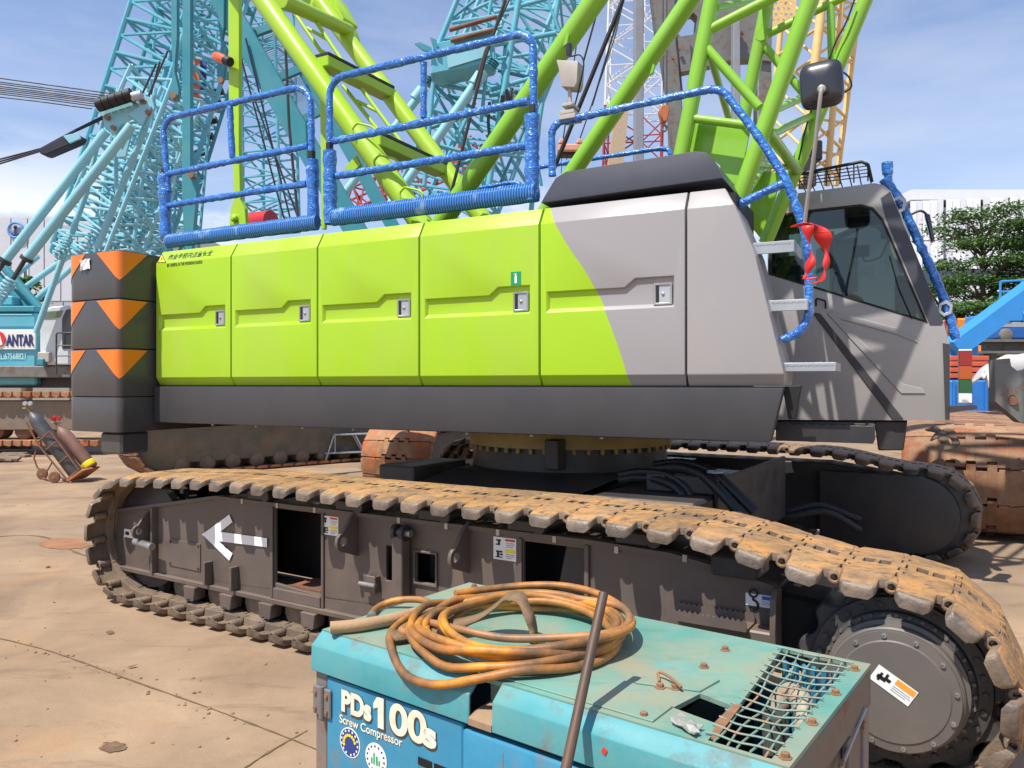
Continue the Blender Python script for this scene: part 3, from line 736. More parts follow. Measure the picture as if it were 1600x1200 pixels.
# fire extinguisher sign and warning lettering
p = U.py(806, 435, YD-.002); k = 8.7*wdepth(U,p)/FPX; kz = 10.5*wdepth(U,p)/FPX
sg = MB().box((p.x-k,YD-.003,p.z-kz),(p.x+k,YD-.0005,p.z+kz)).build('extinguisher_sign', M['sign_green'], crane)
e = MB().prism([(p.x+a_*k,YD-.0045,p.z+b_*kz) for a_,b_ in ((-.22,-.7),(.22,-.7),(.22,.3),(.1,.42),(.1,.6),(-.1,.6),(-.1,.42),(-.22,.3))],(0,.001,0)).prism([(p.x+a_*k,YD-.0045,p.z+b_*kz) for a_,b_ in ((-.34,.62),(.2,.62),(.2,.72),(-.34,.72))],(0,.001,0)).build('pictogram', M['white'], sg)
zl = Z2; sl = Vector((0,.075,.125)).normalized()
def onface(u, v):
    """point on the sloping strip above the door face"""
    p = U.py(u, v, YD)
    if p.z <= Z2: return p
    for _ in range(6): p = U.py(u, v, YD+(p.z-Z2)*.6)
    return p
p0 = onface(261, 406); p1 = onface(330, 400)
text('warning_lettering', '作业半径内注意安全', M['print'], crane, .074, p0+Vector((0,.0,.0)), (1,0,0), sl, off=.0018, sx=(p1.x-p0.x)/(9*.074)*1.0, bold=.0012)
p2_ = onface(261, 411.5)
text('warning_lettering', 'BE CAREFUL IN THE WORKING RADIUS', M['print'], crane, .042, Vector((p2_.x,YD-.0006,Z2-.038)), (1,0,0), (0,0,1), off=.001, sx=.63, bold=.0008)
tri = [onface(246.5,411), onface(260,410.5), onface(253,396)]
tr_ = MB().prism([q+Vector((0,-.0035,0)) for q in tri],(0,.002,0)).build('warning_triangle', M['print'], crane)
cc = (tri[0]+tri[1]+tri[2])/3
MB().prism([cc+(q-cc)*.78+Vector((0,-.0045,0)) for q in tri],(0,.0009,0)).build('triangle_face', M['sticker_yellow'], tr_)
MB().prism([cc+Vector((a_,-.006+b_*.3,b_)) for a_,b_ in ((-.004,-.012),(.004,-.012),(.006,.02),(-.006,.02))],(0,.001,0)).build('exclamation_mark', M['print'], tr_)
# ---- operator's cab on the far side
YK, YF = .50, 1.50
def cp_(l, y=YK): return [U.py(u, v, y) for u, v in l]
out = cp_([(1198,656),(1484,657),(1484,538),(1474,503),(1392,299),(1381,289),(1366,286),(1200,308)])
win = cp_([(1201,338),(1262,328),(1345,319),(1364,324),(1380,342),(1450,505),(1375,482),(1294,457),(1201,429)])
cab = MB().holed(out, [win], (0,.05,0)).build('cab', M['cab_grey'], crane, bevel=.008, seg=2)
far = [p+Vector((0,YF-YK-.05,0)) for p in out]; farw = [p+Vector((0,YF-YK-.05,0)) for p in win]
MB().holed(far, [farw], (0,.05,0)).build('far_side_panel', M['cab_grey'], cab, bevel=.006)
def span(a, b, th, name, m, y0=YK+.051, y1=YF-.051, inward=None):
    a, b = Vector(a), Vector(b); d = (b-a).normalized(); n_ = Vector((-d.z,0,d.x))*th
    MB().prism([(a.x,y0,a.z),(b.x,y0,b.z),(b.x+n_.x,y0,b.z+n_.z),(a.x+n_.x,y0,a.z+n_.z)],(0,y1-y0,0)).build(name, m, cab)
o_ = out
span(o_[7], o_[6], -.05, 'roof', M['cab_grey']); span(o_[0], o_[1], .05, 'floor', M['frame_dark'])
span(o_[1], o_[2], .04, 'front_panel', M['cab_grey']); span(o_[0]+Vector((.02,0,0)), o_[7]+Vector((.02,0,0)), -.04, 'rear_panel', M['dark_paint'])
span(o_[3], o_[4], .012, 'windscreen', M['glass'])
span(o_[2], o_[3], .04, 'windscreen_sill', M['black'])
# dark A pillar strip, window seal and glass
pil = cp_([(1376,310),(1391,299),(1474,503),(1471,508),(1453,508),(1384,342)], YK-.004)
MB().prism(pil,(0,.003,0)).build('pillar', M['cap_paint'], cab)
cen = sum(win, Vector())/len(win)
ring_o = [cen+(p-cen)*1.0+Vector((0,-.003,0)) for p in win]; ring_i = [cen+(p-cen)*.955+Vector((0,-.003,0)) for p in win]
MB().holed(ring_o, [ring_i], (0,.012,0)).build('window_seal', M['seal'], cab)
gl = [p+Vector((0,.02,0)) for p in win]
MB().add(gl, [tuple(range(len(gl)))]).build('side_window', M['glass'], cab, smooth=0)
gl = [p+Vector((0,-.02,0)) for p in farw]
MB().add(gl, [tuple(range(len(gl)))]).build('side_window', M['glass'], cab, smooth=0)
MB().prism(cp_([(1473,536),(1484,538),(1484,655),(1477,655)], YK-.008),(0,.007,0)).build('front_trim', M['dark_paint'], cab)
MB().prism(cp_([(1366,658),(1418,658),(1412,704),(1372,704)], YK+.05),(0,.5,0)).build('cab_bracket', M['frame_dark'], cab, bevel=.01)
MB().prism(cp_([(1200,658),(1366,658),(1366,672),(1200,672)], YK+.02),(0,.8,0)).build('cab_floor_beam', M['frame_dark'], cab, bevel=.01)
# pressed creases in the cab side
def crease(l, d, m): MB().prism(cp_(l, YK-d),(0,d-.0005,0)).build('pressed_rib', m, cab, bevel=.004)
crease([(1268,487),(1282,490),(1412,655),(1394,655)], .012, M['dark_paint'])  # dark strip paints in the shade of the pressed groove
crease([(1292,490),(1302,487),(1412,600),(1440,606),(1446,615),(1408,615)], .010, M['cab_grey'])
crease([(1300,486),(1400,512),(1432,528),(1434,536),(1398,522),(1306,497)], .008, M['cab_grey'])
# interior
iy = (YK+YF)/2
def ibox(u0, v0, u1, v1, y0, y1, name, m, bev=.02):
    a = U.py(u0, v0, y0); b = U.py(u1, v1, y0)
    return MB().box((a.x,y0,b.z),(b.x,y1,a.z)).build(name, m, cab, bevel=bev, seg=2)
ibox(1215, 400, 1252, 460, .75, 1.25, 'seat_back', M['cap_paint'], .05); ibox(1222, 458, 1310, 490, .75, 1.25, 'seat', M['cap_paint'], .04)
ibox(1398, 430, 1432, 500, .72, 1.05, 'console', M['black'], .03); ibox(1332, 384, 1358, 400, .75, .80, 'monitor', M['mirror_black'], .01)
ibox(1296, 362, 1303, 462, 1.30, 1.33, 'yellow_strap', M['sticker_yellow'], .004)
ibox(1304, 374, 1340, 455, 1.2, 1.24, 'document_board', M['sticker'], .004)
ibox(1325, 340, 1392, 350, 1.05, 1.10, 'sun_blind', M['mirror_black'], .004)
MB().tube(smooth_path([U.py(u,v,.8) for u,v in ((1348,400),(1352,408),(1375,402),(1386,380),(1395,372))],5),.007,8).build('monitor_arm', M['black'], cab)
ibox(1376, 336, 1390, 372, .60, .66, 'inner_mirror', M['mirror_black'], .01)
for dx in (0, 22): MB().tube(smooth_path([U.py(1300+dx,470,.8+dx*.012),U.py(1302+dx,440,.8+dx*.012),U.py(1306+dx,425,.8+dx*.012)],4),.012,8).build('control_lever', M['black'], cab)
MB().tube([U.py(1425,498,YK-.012),U.py(1404,450,YK-.012),U.py(1390,400,YK-.012)],.006,6).build('wiper', M['seal'], cab)
MB().tube(rounded([U.py(1275,478,YK-.03),U.py(1275,466,YK-.05),U.py(1290,470,YK-.05),U.py(1290,482,YK-.03)],.02),.008,8).build('door_handle', M['seal'], cab)
# roof guard
gz0 = U.py(1300, 301, .95).z; g0 = U.py(1228, 300, .55).x; g1 = U.py(1356, 280, .55).x; gh = .12
gd = MB().tube([(g0,.58,gz0+gh-.02),(g1-.05,.58,gz0+gh+.03),(g1,.58,gz0+gh)],.014,8).tube([(g1,.58,gz0+gh),(g1+.03,.58,gz0-.03)],.014,8).build('roof_guard', M['black'], cab)
for i in range(7):
    t = i/6; x = g0+(g1-g0)*t
    rod('guard_bar', gd, (x,.58,gz0-.02),(x,.58,gz0+gh+.01),.006,M['black'],8)
for j in range(4): rod('guard_bar', gd, (g0,.58,gz0+.015+j*.027),(g1,.58,gz0+.02+j*.03),.005,M['black'],8)
for i in range(9):
    x = g0+(g1-g0)*i/8; rod('guard_bar', gd, (x,.58,gz0+gh),(x,1.35,gz0+gh),.006,M['black'],8)
# wrapped post in front of the cab with hexagon brackets
bl = wtube('front_grab_rail', [U.py(u,v,.62) for u,v in ((1387,262),(1389,290),(1412,325),(1432,370),(1455,420),(1478,475),(1494,530))], .036, jit=.2)
wtube('rail_top', [U.py(u,v,.62) for u,v in ((1386,254),(1387,272))], .044, parent=bl, jit=.05)
wtube('rail_joint', [U.py(u,v,.62) for u,v in ((1382,280),(1398,306),(1408,318))], .052, parent=bl, jit=.2)
for (u, v, s) in ((1403,320,15),(1477,482,13)):
    c = U.py(u, v, .57); k = s*wdepth(U,c)/FPX
    hx = [(c.x+k*.85*math.cos(R(a)),c.y,c.z+k*math.sin(R(a))) for a in range(20,380,60)]; hi = [(c.x+k*.5*math.cos(R(a)),c.y,c.z+k*.6*math.sin(R(a))) for a in range(20,380,60)]
    MB().holed(hx,[hi],(0,.02,0)).build('hexagon_bracket', M['galv'], bl, bevel=.002)
cm = MB().tube(rounded(cp_([(1418,338),(1440,327),(1452,340),(1458,375)], .75),.05),.01,8).build('mirror_arm', M['black'], cab)
MB().prism(cp_([(1444,332),(1453,334),(1461,374),(1455,378)], .72),(0,.12,0)).build('mirror_head', M['mirror_black'], cm, bevel=.01)
# tri-colour signal tower
b0 = U.py(1487, 636, .45); b1 = U.py(1526, 634, .45)
st = MB().prism(cp_([(1484,634),(1520,632),(1527,634),(1527,639),(1484,645)], .42),(0,.10,0)).build('signal_tower', M['dark_paint'], crane, bevel=.003)
for nm, v0, v1, rgb, em in (('label_block',615,630,None,0),('green_lamp',593.5,614.5,(0,84,40),0),('amber_lamp',572.5,593,(176,74,12),0),('red_lamp',549,572,(140,6,10),0),('lamp_cap',546,548.5,None,0)):
    a = U.py(1498, v0, .44); b = U.py(1519, v1, .44)
    mm = M['sticker'] if rgb is None else mat(nm+'_lens', rgb, .15, var=.02, coat=.6)
    MB().box((a.x,a.y,b.z+.001),(b.x,a.y+.10,a.z)).build(nm, mm, st, bevel=.004)
a = U.py(1503, 619, .4385); b = U.py(1515, 628, .4385)
MB().box((a.x,a.y,b.z),(a.x+(b.x-a.x)*.9,a.y+.001,b.z+.006)).box((a.x,a.y,b.z+.012),(a.x+(b.x-a.x)*.7,a.y+.001,b.z+.018)).build('label_print', M['print_grey'], st)

# ---- boom foot: four tubular chords, lacing, web plate
NY, FY = -.85, .35
G = M['green_boom']
E_ = .9
ch = {}
rp('boom_chord', 1064, 245, 1112, 0, NY, 25, G, ext=E_); rp('boom_chord', 1148, 330, 1266, 0, NY, 28, G, ext=E_)
rp('boom_chord', 1150, 245, 1200, 0, FY, 21, G, ext=E_); rp('boom_chord', 1196, 380, 1352, 0, FY, 23, G, ext=E_)
rp('boom_chord', 1062, 252, 1040, 420, NY, 25, G); rp('boom_chord', 1150, 326, 1075, 470, NY, 28, G)
def br(u0, v0, u1, v1, y0, y1, px): rp('boom_brace', u0, v0, u1, v1, y0, px, G, y1=y1)
br(1106, 48, 1282, -42, NY, NY, 16); br(1103, 74, 1186, 168, NY, NY, 15); br(1118, 12, 1198, -2, NY, FY, 12)
br(1190, 58, 1358, -24, FY, FY, 13); br(1186, 62, 1256, 146, FY, FY, 13); br(1108, 80, 1140, 190, NY, FY, 11)
br(1210, 172, 1266, 148, NY, FY, 12); br(1200, 212, 1270, 180, NY, FY, 12); br(1200, 206, 1246, 268, NY, FY, 17)
br(1168, 300, 1204, 246, NY, FY, 10); br(1296, -60, 1300, 104, FY, FY, 12); br(1082, 185, 1168, 196, NY, NY, 14)
br(1180, 258, 1240, 262, NY, FY, 9)
for k in range(4):       # lacing above the picture
    v = -70-k*95; u0 = 1112-v*48/245*1.0; u1 = 1266-v*118/330
    br(u0, v, u1+30, v-85, NY, NY, 15); br(u0+88, v, u1+118, v-85, FY, FY, 13); br(u0, v, u0+88, v-4, NY, FY, 12); br(u1+30, v-85, u1+116, v-88, NY, FY, 12)
    br(u0, v, u1, v+8, NY, NY, 15); br(u0+88, v, u1+86, v+8, FY, FY, 13)
wp = cp_([(1080,192),(1172,203),(1160,262),(1140,322),(1128,300),(1125,258),(1112,248),(1064,246)], NY+.15)
MB().prism(wp,(0,.03,0)).build('web_plate', G, crane, bevel=.004)
wp = cp_([(1176,265),(1222,270),(1205,330),(1188,372),(1170,350)], -.2)
MB().prism(wp,(0,.04,0)).build('foot_plate', G, crane, bevel=.004)
wp = cp_([(1228,120),(1240,105),(1242,110),(1234,132),(1222,128)], NY-.03)
MB().prism(cp_([(1226,124),(1236,106),(1243,110),(1228,136)], FY-.05),(0,.02,0)).build('lug', G, crane)
MB().lathe(U.py(1190,54,FY-.05),(0,-1,0),[(.055,-.03),(.055,.01)],18).build('pin_plate', G, crane)
MB().tube(smooth_path([U.py(u,v,FY-.1) for u,v in ((1335,0),(1322,35),(1306,65),(1290,110),(1262,190),(1248,250))],5),.008,6).build('cable', M['hose_black'], crane)
MB().tube(smooth_path([U.py(u,v,FY-.1) for u,v in ((1310,108),(1326,120),(1330,136),(1316,146))],5),.008,6).build('cable', M['hose_black'], crane)
# mast legs
m1 = rp('mast_leg', 640, 421, 930, 0, -.95, 34, G, ext=.8); m2 = rp('mast_leg', 830, 365, 1078, 0, .75, 29, G, ext=.8)
for (u, v, y) in ((886,64,-1.02),(1020,110,.68)):
    p = U.py(u, v, y)
    MB().prism([p+Vector((a_*.05,-.02,b_*.05)) for a_,b_ in ((-.6,-1),(.2,-.6),(.5,.8),(.1,1.2),(-.2,.3))],(0,.03,0)).build('lug', G, crane, bevel=.004)
G = M['green']
# gantry: two raking tubes with treads, ladder and hand loops
rp('gantry_leg', 680, 380, 411, 0, -.95, 33, G, ext=.6); rp('gantry_leg', 790, 390, 512, 20, .15, 27, G, ext=.05)
rp('gantry_beam', 440, 0, 545, 48, -.95, 22, G, y1=.15); 
hb = MB().prism([U.py(u,v,.2) for u,v in ((470,0),(518,-10),(538,28),(528,44),(500,30),(480,12))],(0,.25,0)).build('sheave_block', G, crane, bevel=.01)
MB().lathe(U.py(498,6,.18),(0,-1,0),[(.11,-.05),(.11,.02),(.05,.03)],20).build('sheave_cover', G, hb)
MB().prism([U.py(u,v,.1) for u,v in ((520,40),(540,36),(548,62),(540,80),(526,60))],(0,.2,0)).build('gusset', G, crane, bevel=.01)
for (a, b) in (((502,96),(606,148)),((583,220),(690,268))):
    p, q = U.py(a[0],a[1],-.93), U.py(b[0],b[1],.12)
    tr = MB().beam(p, q, .17, .10).build('gantry_tread', G, crane, bevel=.008)
    MB().beam(p+Vector((-.02,0,.062)), q+Vector((-.02,0,.062)), .215, .028).build('anti_slip_mat', M['black'], tr)
lad = [((456,14),(508,90)),((494,34),(550,118)),((536,134),(590,202)),((566,140),(634,232))]
for (a, b) in lad: rp('ladder_rail', a[0],a[1],b[0],b[1], -.42, 6.5, G)
for (a, b) in (((480,44),(512,62)),((503,80),(537,98)),((558,158),(590,174))): rp('ladder_rung', a[0],a[1],b[0],b[1], -.42, 5.5, G)
for (u, v) in ((552,204),(586,254),(626,304)):
    P = [U.py(u+a_, v+b_, -1.08) for a_, b_ in ((0,6),(-2,-2),(6,-12),(30,-6),(36,0),(30,10))]
    MB().tube(rounded(P,.03), .010, 8).build('grab_loop', G, crane)
MB().prism([U.py(u,v,-.85) for u,v in ((538,262),(556,242),(564,258),(546,272))],(0,.03,0)).build('lug', G, crane, bevel=.004)
# flat pendant links
def plink(l, y, th, m=G): return MB().prism([U.py(u,v,y) for u,v in l],(0,th,0)).build('pendant_link', m, crane, bevel=.004)
l1 = plink([(355,-300),(373,-300),(373,150),(373,230),(375,312),(382,325),(384,352),(358,352),(360,325),(366,310),(362,230),(357,150)], -.6, .05)
l2 = plink([(499,130),(510,130),(512,240),(507,358),(502,358),(501,240)], -.6, .04)
MB().lathe(U.py(366,341,-.62),(0,-1,0),[(.04,-.02),(.04,.015),(.02,.03)],14).build('pin', G, l1)
bc = MB().tube([U.py(u,v,-.68) for u,v in ((360,97),(352,94))],.05,14).build('beacon_base', M['black'], l1)
MB().tube([U.py(u,v,-.68) for u,v in ((352,94),(345,91),(338,88),(334,87))],.05,16,rs=[.048,.05,.046,.03]).build('beacon_lens', mat('orange_lens', (238,88,36), .35, coat=.3), bc)
# pendant ropes of the green crane
MB().tube([U.py(u,v,-.2) for u,v in ((790,0),(758,90),(712,275),(700,320))],.016,8).build('pendant_rope', M['frame_dark'], crane)
for (u0,v0,u1,v1,w) in ((938,0,912,95,3),(973,0,865,265,7),(968,20,925,165,3)):
    rp('pendant_rope', u0,v0,u1,v1,.2,w,M['hose_black'])
# red winch drum glimpsed over the deck
wd = MB().tube([U.py(374,352,.2),U.py(424,346,.2)],.13,20).build('winch_drum', M['gauge_red'], crane)
# ------------------------------------------------------------ lower works of the green crane
LR = (0, 0, R(-5.0))                # the undercarriage stands 5 degrees off the upper works
MLR = Matrix.Rotation(R(-5.0), 4, 'Z')
def lpart(mb, name, m, bevel=0, parent=None, seg=1, smooth=35):
    o = mb.build(name, m, parent or crane, bevel, seg, smooth)
    if parent is None: o.rotation_euler = LR
    return o
def lq(l, y): return [LW.py(u, v, y) for u, v in l]

def shoe_mesh(name, mats, w=.38, pitch=.2125, windows=True):
    """one cast track shoe: x along the track, y across, z outward; slot 0 tread, 1 inside, 2 worn rim"""
    k = pitch/.2125; mb = MB()
    strips = [(.155,.20,-.104,.100),(.115,.155,-.128,.076),(.042,.115,-.104,.100),(-.042,.042,-.128,-.068),(-.042,.042,-.022,-.004),(-.042,.042,.042,.076)]
    if not windows: strips = [(.135,.20,-.104,.100),(.085,.135,-.146,.058),(.025,.085,-.104,.100),(-.025,.025,-.146,.058)]
    ws = w/.38
    for (y0,y1,x0,x1) in strips:
        for s in ((1,-1) if y0 > 0 else (1,)):
            a, b = sorted((y0*s*ws, y1*s*ws)); b0 = len(mb.f)
            gq_ = 1 if windows else .90
            mb.mi = 1; mb.box((x0*k*gq_,a,-.030),(x1*k*gq_,b,0)); mb.m[b0+1] = 0
    for s in (1, -1):
        ys = [.20,.24,.282,.297,.335,.360,.373,.38]; rows = []
        for y in ys:
            t = (y-.2)/.18; dz = -.026*t*t; c = max(0,(y-.345)/.035); q = 1-math.sqrt(max(0,1-c*c)); e = min(1,(y-.2)/.07); nt = (.050 if y > .29 else 0) if windows else 0
            x0, x1 = (-.104+nt+.028*q)*k, (.099-.012*e-.028*q)*k; dz -= .020*q; th = .058-.020*e
            rows.append([(x0,y*s*ws,dz-th),(x0,y*s*ws,dz-.006),(x0+.008,y*s*ws,dz),(x1-.008,y*s*ws,dz),(x1,y*s*ws,dz-.006),(x1,y*s*ws,dz-th)])
        vs = [p for r in rows for p in r]; n = len(rows)
        for i in range(n-1):
            for j in range(5):
                f = (i*6+j, i*6+j+1, (i+1)*6+j+1, (i+1)*6+j)
                mb.mi = 0 if j in (1,2,3) and i < 5 else 2
                mb.add([vs[q_] for q_ in f], [(0,1,2,3)])
        mb.mi = 2; mb.add(rows[-1], [tuple(range(6))])
        # pocket: inner walls and floor of the hollow underside
        inn = []
        for r in rows:
            y = r[0][1]; dz = r[2][2]; yy = y if abs(y) < .355*ws else s*.355*ws; inn.append([(r[0][0]+.012,yy,r[0][2]),(r[0][0]+.016,yy,dz-.016),(r[5][0]-.016,yy,dz-.016),(r[5][0]-.012,yy,r[0][2])])
        mb.mi = 1
        for i in range(n-2):
            for j in range(3): mb.add([inn[i][j],inn[i][j+1],inn[i+1][j+1],inn[i+1][j]],[(0,1,2,3)])
        mb.add(inn[n-2],[(0,1,2,3)])
        for i in range(n-2):
            mb.add([rows[i][0],inn[i][0],inn[i+1][0],rows[i+1][0]],[(0,1,2,3)]); mb.add([rows[i][5],inn[i][3],inn[i+1][3],rows[i+1][5]],[(0,1,2,3)])
        mb.add([rows[n-2][0],inn[n-2][0],inn[n-2][3],rows[n-2][5]],[(0,1,2,3)]); mb.add([rows[n-2][0],rows[n-1][0],rows[n-1][5],rows[n-2][5]],[(0,1,2,3)])
        # link lugs with pin bosses
        a, b = sorted((.145*s*ws,.200*s*ws)); mb.box((-.070*k,a,-.068),(.100*k,b,-.029))
        mb.lathe((.104*k,a,-.046),(0,1,0),[(.030,0),(.030,b-a)],10)
        if windows: mb.lathe((-.102*k,.21*s*ws,-.036),(0,s,0),[(.030,0),(.030,.082),(.026,.088),(.015,.088),(.015,.06)],12)
        a2, b2 = sorted((.092*s*ws,.138*s*ws)); mb.box((-.100*k,a2,-.066),(.060*k,b2,-.029))
        mb.lathe((-.108*k,a2,-.046),(0,1,0),[(.029,0),(.029,b2-a2)],10)
        a3, b3 = sorted((.003*s,.032*s)); mb.box((-.03*k,a3,-.095),(.03*k,b3,-.029))
    me = mb.mesh(name, mats, bevel=.0022, smooth=30, weld=.0004)
    for p in me.polygons:
        c, n_ = p.center, p.normal
        p.material_index = 0 if (n_.z > .5 and abs(c.y)/ws < .360) else (2 if abs(c.y)/ws > .25 and n_.z > -.4 and c.z > -.085 and (abs(c.y)/ws > .35 or abs(n_.x) > .4) and abs(n_.y) > -1 and (abs(n_.y) > .3 or c.z > -.03) else 1)
    return me
SHOE = shoe_mesh('track_shoe', [M['shoe_out'], M['shoe_in'], M['shoe_edge']])
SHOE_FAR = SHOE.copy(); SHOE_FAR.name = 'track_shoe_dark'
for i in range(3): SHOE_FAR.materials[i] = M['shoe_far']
def track_path(xi, zi, ri, xs, zs, rs_, topline):
    P = []
    n = 30
    for i in range(n+1):
        t = R(90+180*i/n); P.append(Vector((xi+ri*math.cos(t), 0, zi+ri*math.sin(t))))
    for i in range(n+1):
        t = R(-90+170*i/n); P.append(Vector((xs+rs_*math.cos(t), 0, zs+rs_*math.sin(t))))
    P += [Vector((x,0,z)) for x, z in topline]
    return P
def sample_closed(P, N):
    Q = P+[P[0]]; seg = [(b-a).length for a, b in zip(Q, Q[1:])]; tot = sum(seg); out = []
    for k in range(N):
        s = tot*k/N; i = 0
        while s > seg[i] and i < len(seg)-1: s -= seg[i]; i += 1
        out.append(Q[i]+(Q[i+1]-Q[i])*(s/max(seg[i],1e-6)))
    return out, tot/N
TOP = [(2.85,.915),(2.70,.925),(2.45,.985),(2.22,1.035),(1.9,1.05),(1.2,1.058),(.5,1.052),(-.1,1.050),(-.8,1.052),(-1.4,1.045),(-1.9,1.02)]
PATH = track_path(-2.36,.50,.50, 2.98,.46,.455, TOP)
NS = 64
def lay_track(P, N, yc, data, base, parent, rnd=.012, mirror=1):
    pts, pit = sample_closed(P, N)
    for i in range(N):
        a, b = pts[i], pts[(i+1) % N]; c = (a+b)/2; d = (b-a).normalized(); nrm = Vector((-d.z,0,d.x))*-1
        # outward normal: away from the loop centre
        cen = Vector((sum(p.x for p in P)/len(P),0,.5))
        if nrm.dot(c-cen) < 0 : nrm = -nrm
        # keep the outward side on long straight runs
        X = d; Z = nrm; Y = Z.cross(X)
        m = Matrix((X, Y, Z)).transposed().to_4x4()
        o = link('track_shoe', data, parent)
        j = Matrix.Rotation(random.uniform(-rnd,rnd),4,'Y') @ Matrix.Rotation(random.uniform(-rnd,rnd)*.4,4,'Z')
        o.matrix_local = base @ Matrix.Translation((c.x, yc, c.z)) @ m @ j
    return pit
YN = -2.55
lay_track(PATH, NS, YN, SHOE, MLR, crane)
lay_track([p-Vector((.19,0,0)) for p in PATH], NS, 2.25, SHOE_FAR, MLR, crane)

# ---- near crawler frame
YP = -2.68
FP, FDk = M['frame_paint'], M['frame_dark']
fo = lq([(183,889),(183,798),(320,779),(350,777)], YP)
outl = [Vector((-2.77,YP,.20)), Vector((-2.77,YP,.66)), Vector((-1.50,YP,.87)), Vector((1.55,YP,.875)), Vector((1.98,YP,.858)), Vector((2.27,YP,.81)), Vector((2.47,YP,.765)), Vector((2.50,YP,.42)), Vector((1.6,YP,.225)), Vector((-2.2,YP,.225))]
h1 = [Vector((x,YP,z)) for x,z in ((-.875,.33),(-.425,.30),(-.425,.845),(-.875,.845))]
w2 = [LW.py(u,v,YP) for u,v in ((818,842),(912,851))]
h2 = [Vector((w2[0].x,YP,.40)), Vector((w2[1].x,YP,.40)), Vector((w2[1].x,YP,.835)), Vector((w2[0].x,YP,.835))]
w3 = [LW.py(u,v,YP) for u,v in ((650,862),(682,914))]
h3 = [Vector((w3[0].x,YP,w3[1].z)), Vector((w3[1].x,YP,w3[1].z)), Vector((w3[1].x,YP,w3[0].z)), Vector((w3[0].x,YP,w3[0].z))]
w4 = [LW.py(u,v,YP) for u,v in ((603,852),(612,908))]
h4 = [Vector((w4[0].x,YP,w4[1].z)), Vector((w4[1].x,YP,w4[1].z)), Vector((w4[1].x,YP,w4[0].z)), Vector((w4[0].x,YP,w4[0].z))]
fr = lpart(MB().holed(outl, [h1,h2,h3,h4], (0,.025,0)), 'crawler_frame', FP, bevel=.004)
kids = lambda mb, name, m, bevel=0: lpart(mb, name, m, bevel, parent=fr)
kids(MB().box((-2.75,-2.20,.24),(2.48,-2.17,.86)), 'inner_plate', M['frame_dark'])
kids(MB().prism([(p.x,YP+.026,p.z-.03) for p in outl[1:7]]+[(p.x,YP+.026,p.z-.004) for p in reversed(outl[1:7])],(0,.48,0)), 'top_plate', FDk)
kids(MB().box((-2.77,YP-.035,.195),(1.62,YP+.5,.228)), 'bottom_flange', FP, .004)
kids(MB().prism([(1.6,YP-.035,.20),(2.5,YP-.035,.40),(2.5,YP-.035,.43),(1.6,YP-.035,.23)],(0,.4,0)), 'bottom_flange', FDk, .003)
for a, b in zip(outl[1:6], outl[2:7]):
    kids(MB().prism([(a.x,YP-.022,a.z-.012),(b.x,YP-.022,b.z-.012),(b.x,YP-.022,b.z+.014),(a.x,YP-.022,a.z+.014)],(0,.06,0)), 'top_flange', FP)
for x in [-1.2+.36*i for i in range(11)]:
    z = .875 if x < 1.55 else .86
    kids(MB().box((x,YP-.026,z-.022),(x+.022,YP-.021,z+.012)), 'weld_tab', M['steel'])
kids(MB().box((-.905,YP-.022,.23),(-.878,YP-.001,.86)), 'window_post', FP, .003); kids(MB().box((-.422,YP-.014,.23),(-.40,YP-.001,.86)), 'window_post', FP, .003)
kids(MB().box((-.875,YP-.02,.228),(-.425,YP+.12,.30)), 'window_sill', FP, .003)
kids(MB().box((-.80,YP+.06,.302),(-.5,YP+.30,.312)), 'rusty_floor', M['rust_dark'])
kids(MB().prism([(-.52,YP+.08,.312),(-.35,YP+.08,.312),(-.35,YP+.08,.62),(-.44,YP+.08,.60),(-.50,YP+.08,.44)],(0,.18,0)), 'bearing_block', FDk, .012)
kids(MB().box((h2[0].x-.03,YP-.015,.24),(h2[0].x-.004,YP-.001,.85)), 'window_post', FP, .003)
kids(MB().prism([(h2[0].x+.10,YP+.1,.30),(h2[0].x+.34,YP+.1,.30),(h2[0].x+.44,YP+.1,.86),(h2[0].x+.22,YP+.1,.86)],(0,.05,0)), 'diagonal_stay', FDk, .006)
kids(MB().box((h2[1].x+.012,YP-.020,.26),(h2[1].x+.036,YP-.001,.86)), 'window_post', FP, .003)
xf = LW.py(245, 850, YP).x
kids(MB().box((xf-.012,YP-.05,.23),(xf+.012,YP-.001,.74)), 'rib', FP, .003)
# perpendicular lifting lugs with holes
def lug(x, z, s=1.0, h=.30):
    P = [(0,-.5),(0,.5),(.28,.36),(.62,.05)]+[(.62+.0+.22*math.cos(R(a)),-.13+.20*math.sin(R(a))) for a in (60,30,0,-30,-60,-90)]+[(.42,-.38)]
    O = [Vector((x-.012,YP-a_*h*s*.75,z+b_*h*s)) for a_, b_ in P]; c = Vector((x-.012,YP-.58*h*s*.75,z-.12*h*s))
    H = [c+Vector((0,.028*s*math.cos(R(a)),.032*s*math.sin(R(a)))) for a in range(0,360,30)]
    kids(MB().holed(O,[H],(.024,0,0)), 'lifting_lug', FP, .002)
p = LW.py(232, 815, YP); lug(p.x+.05, p.z-.02, .9)
p = LW.py(558, 832, YP); lug(p.x, p.z, 1.0); p = LW.py(732, 855, YP); lug(p.x, p.z, 1.0)
p = LW.py(228, 853, YP-.1)
kids(MB().tube([(p.x-.14,p.y,p.z+.02),(p.x+.08,p.y,p.z)],.03,14), 'grease_cylinder', M['steel'], .002)
a = LW.py(265, 841, YP); b = LW.py(314, 893, YP)
ht = kids(MB().box((a.x,YP-.008,b.z),(b.x,YP-.001,a.z)), 'hatch_cover', FP, .002)
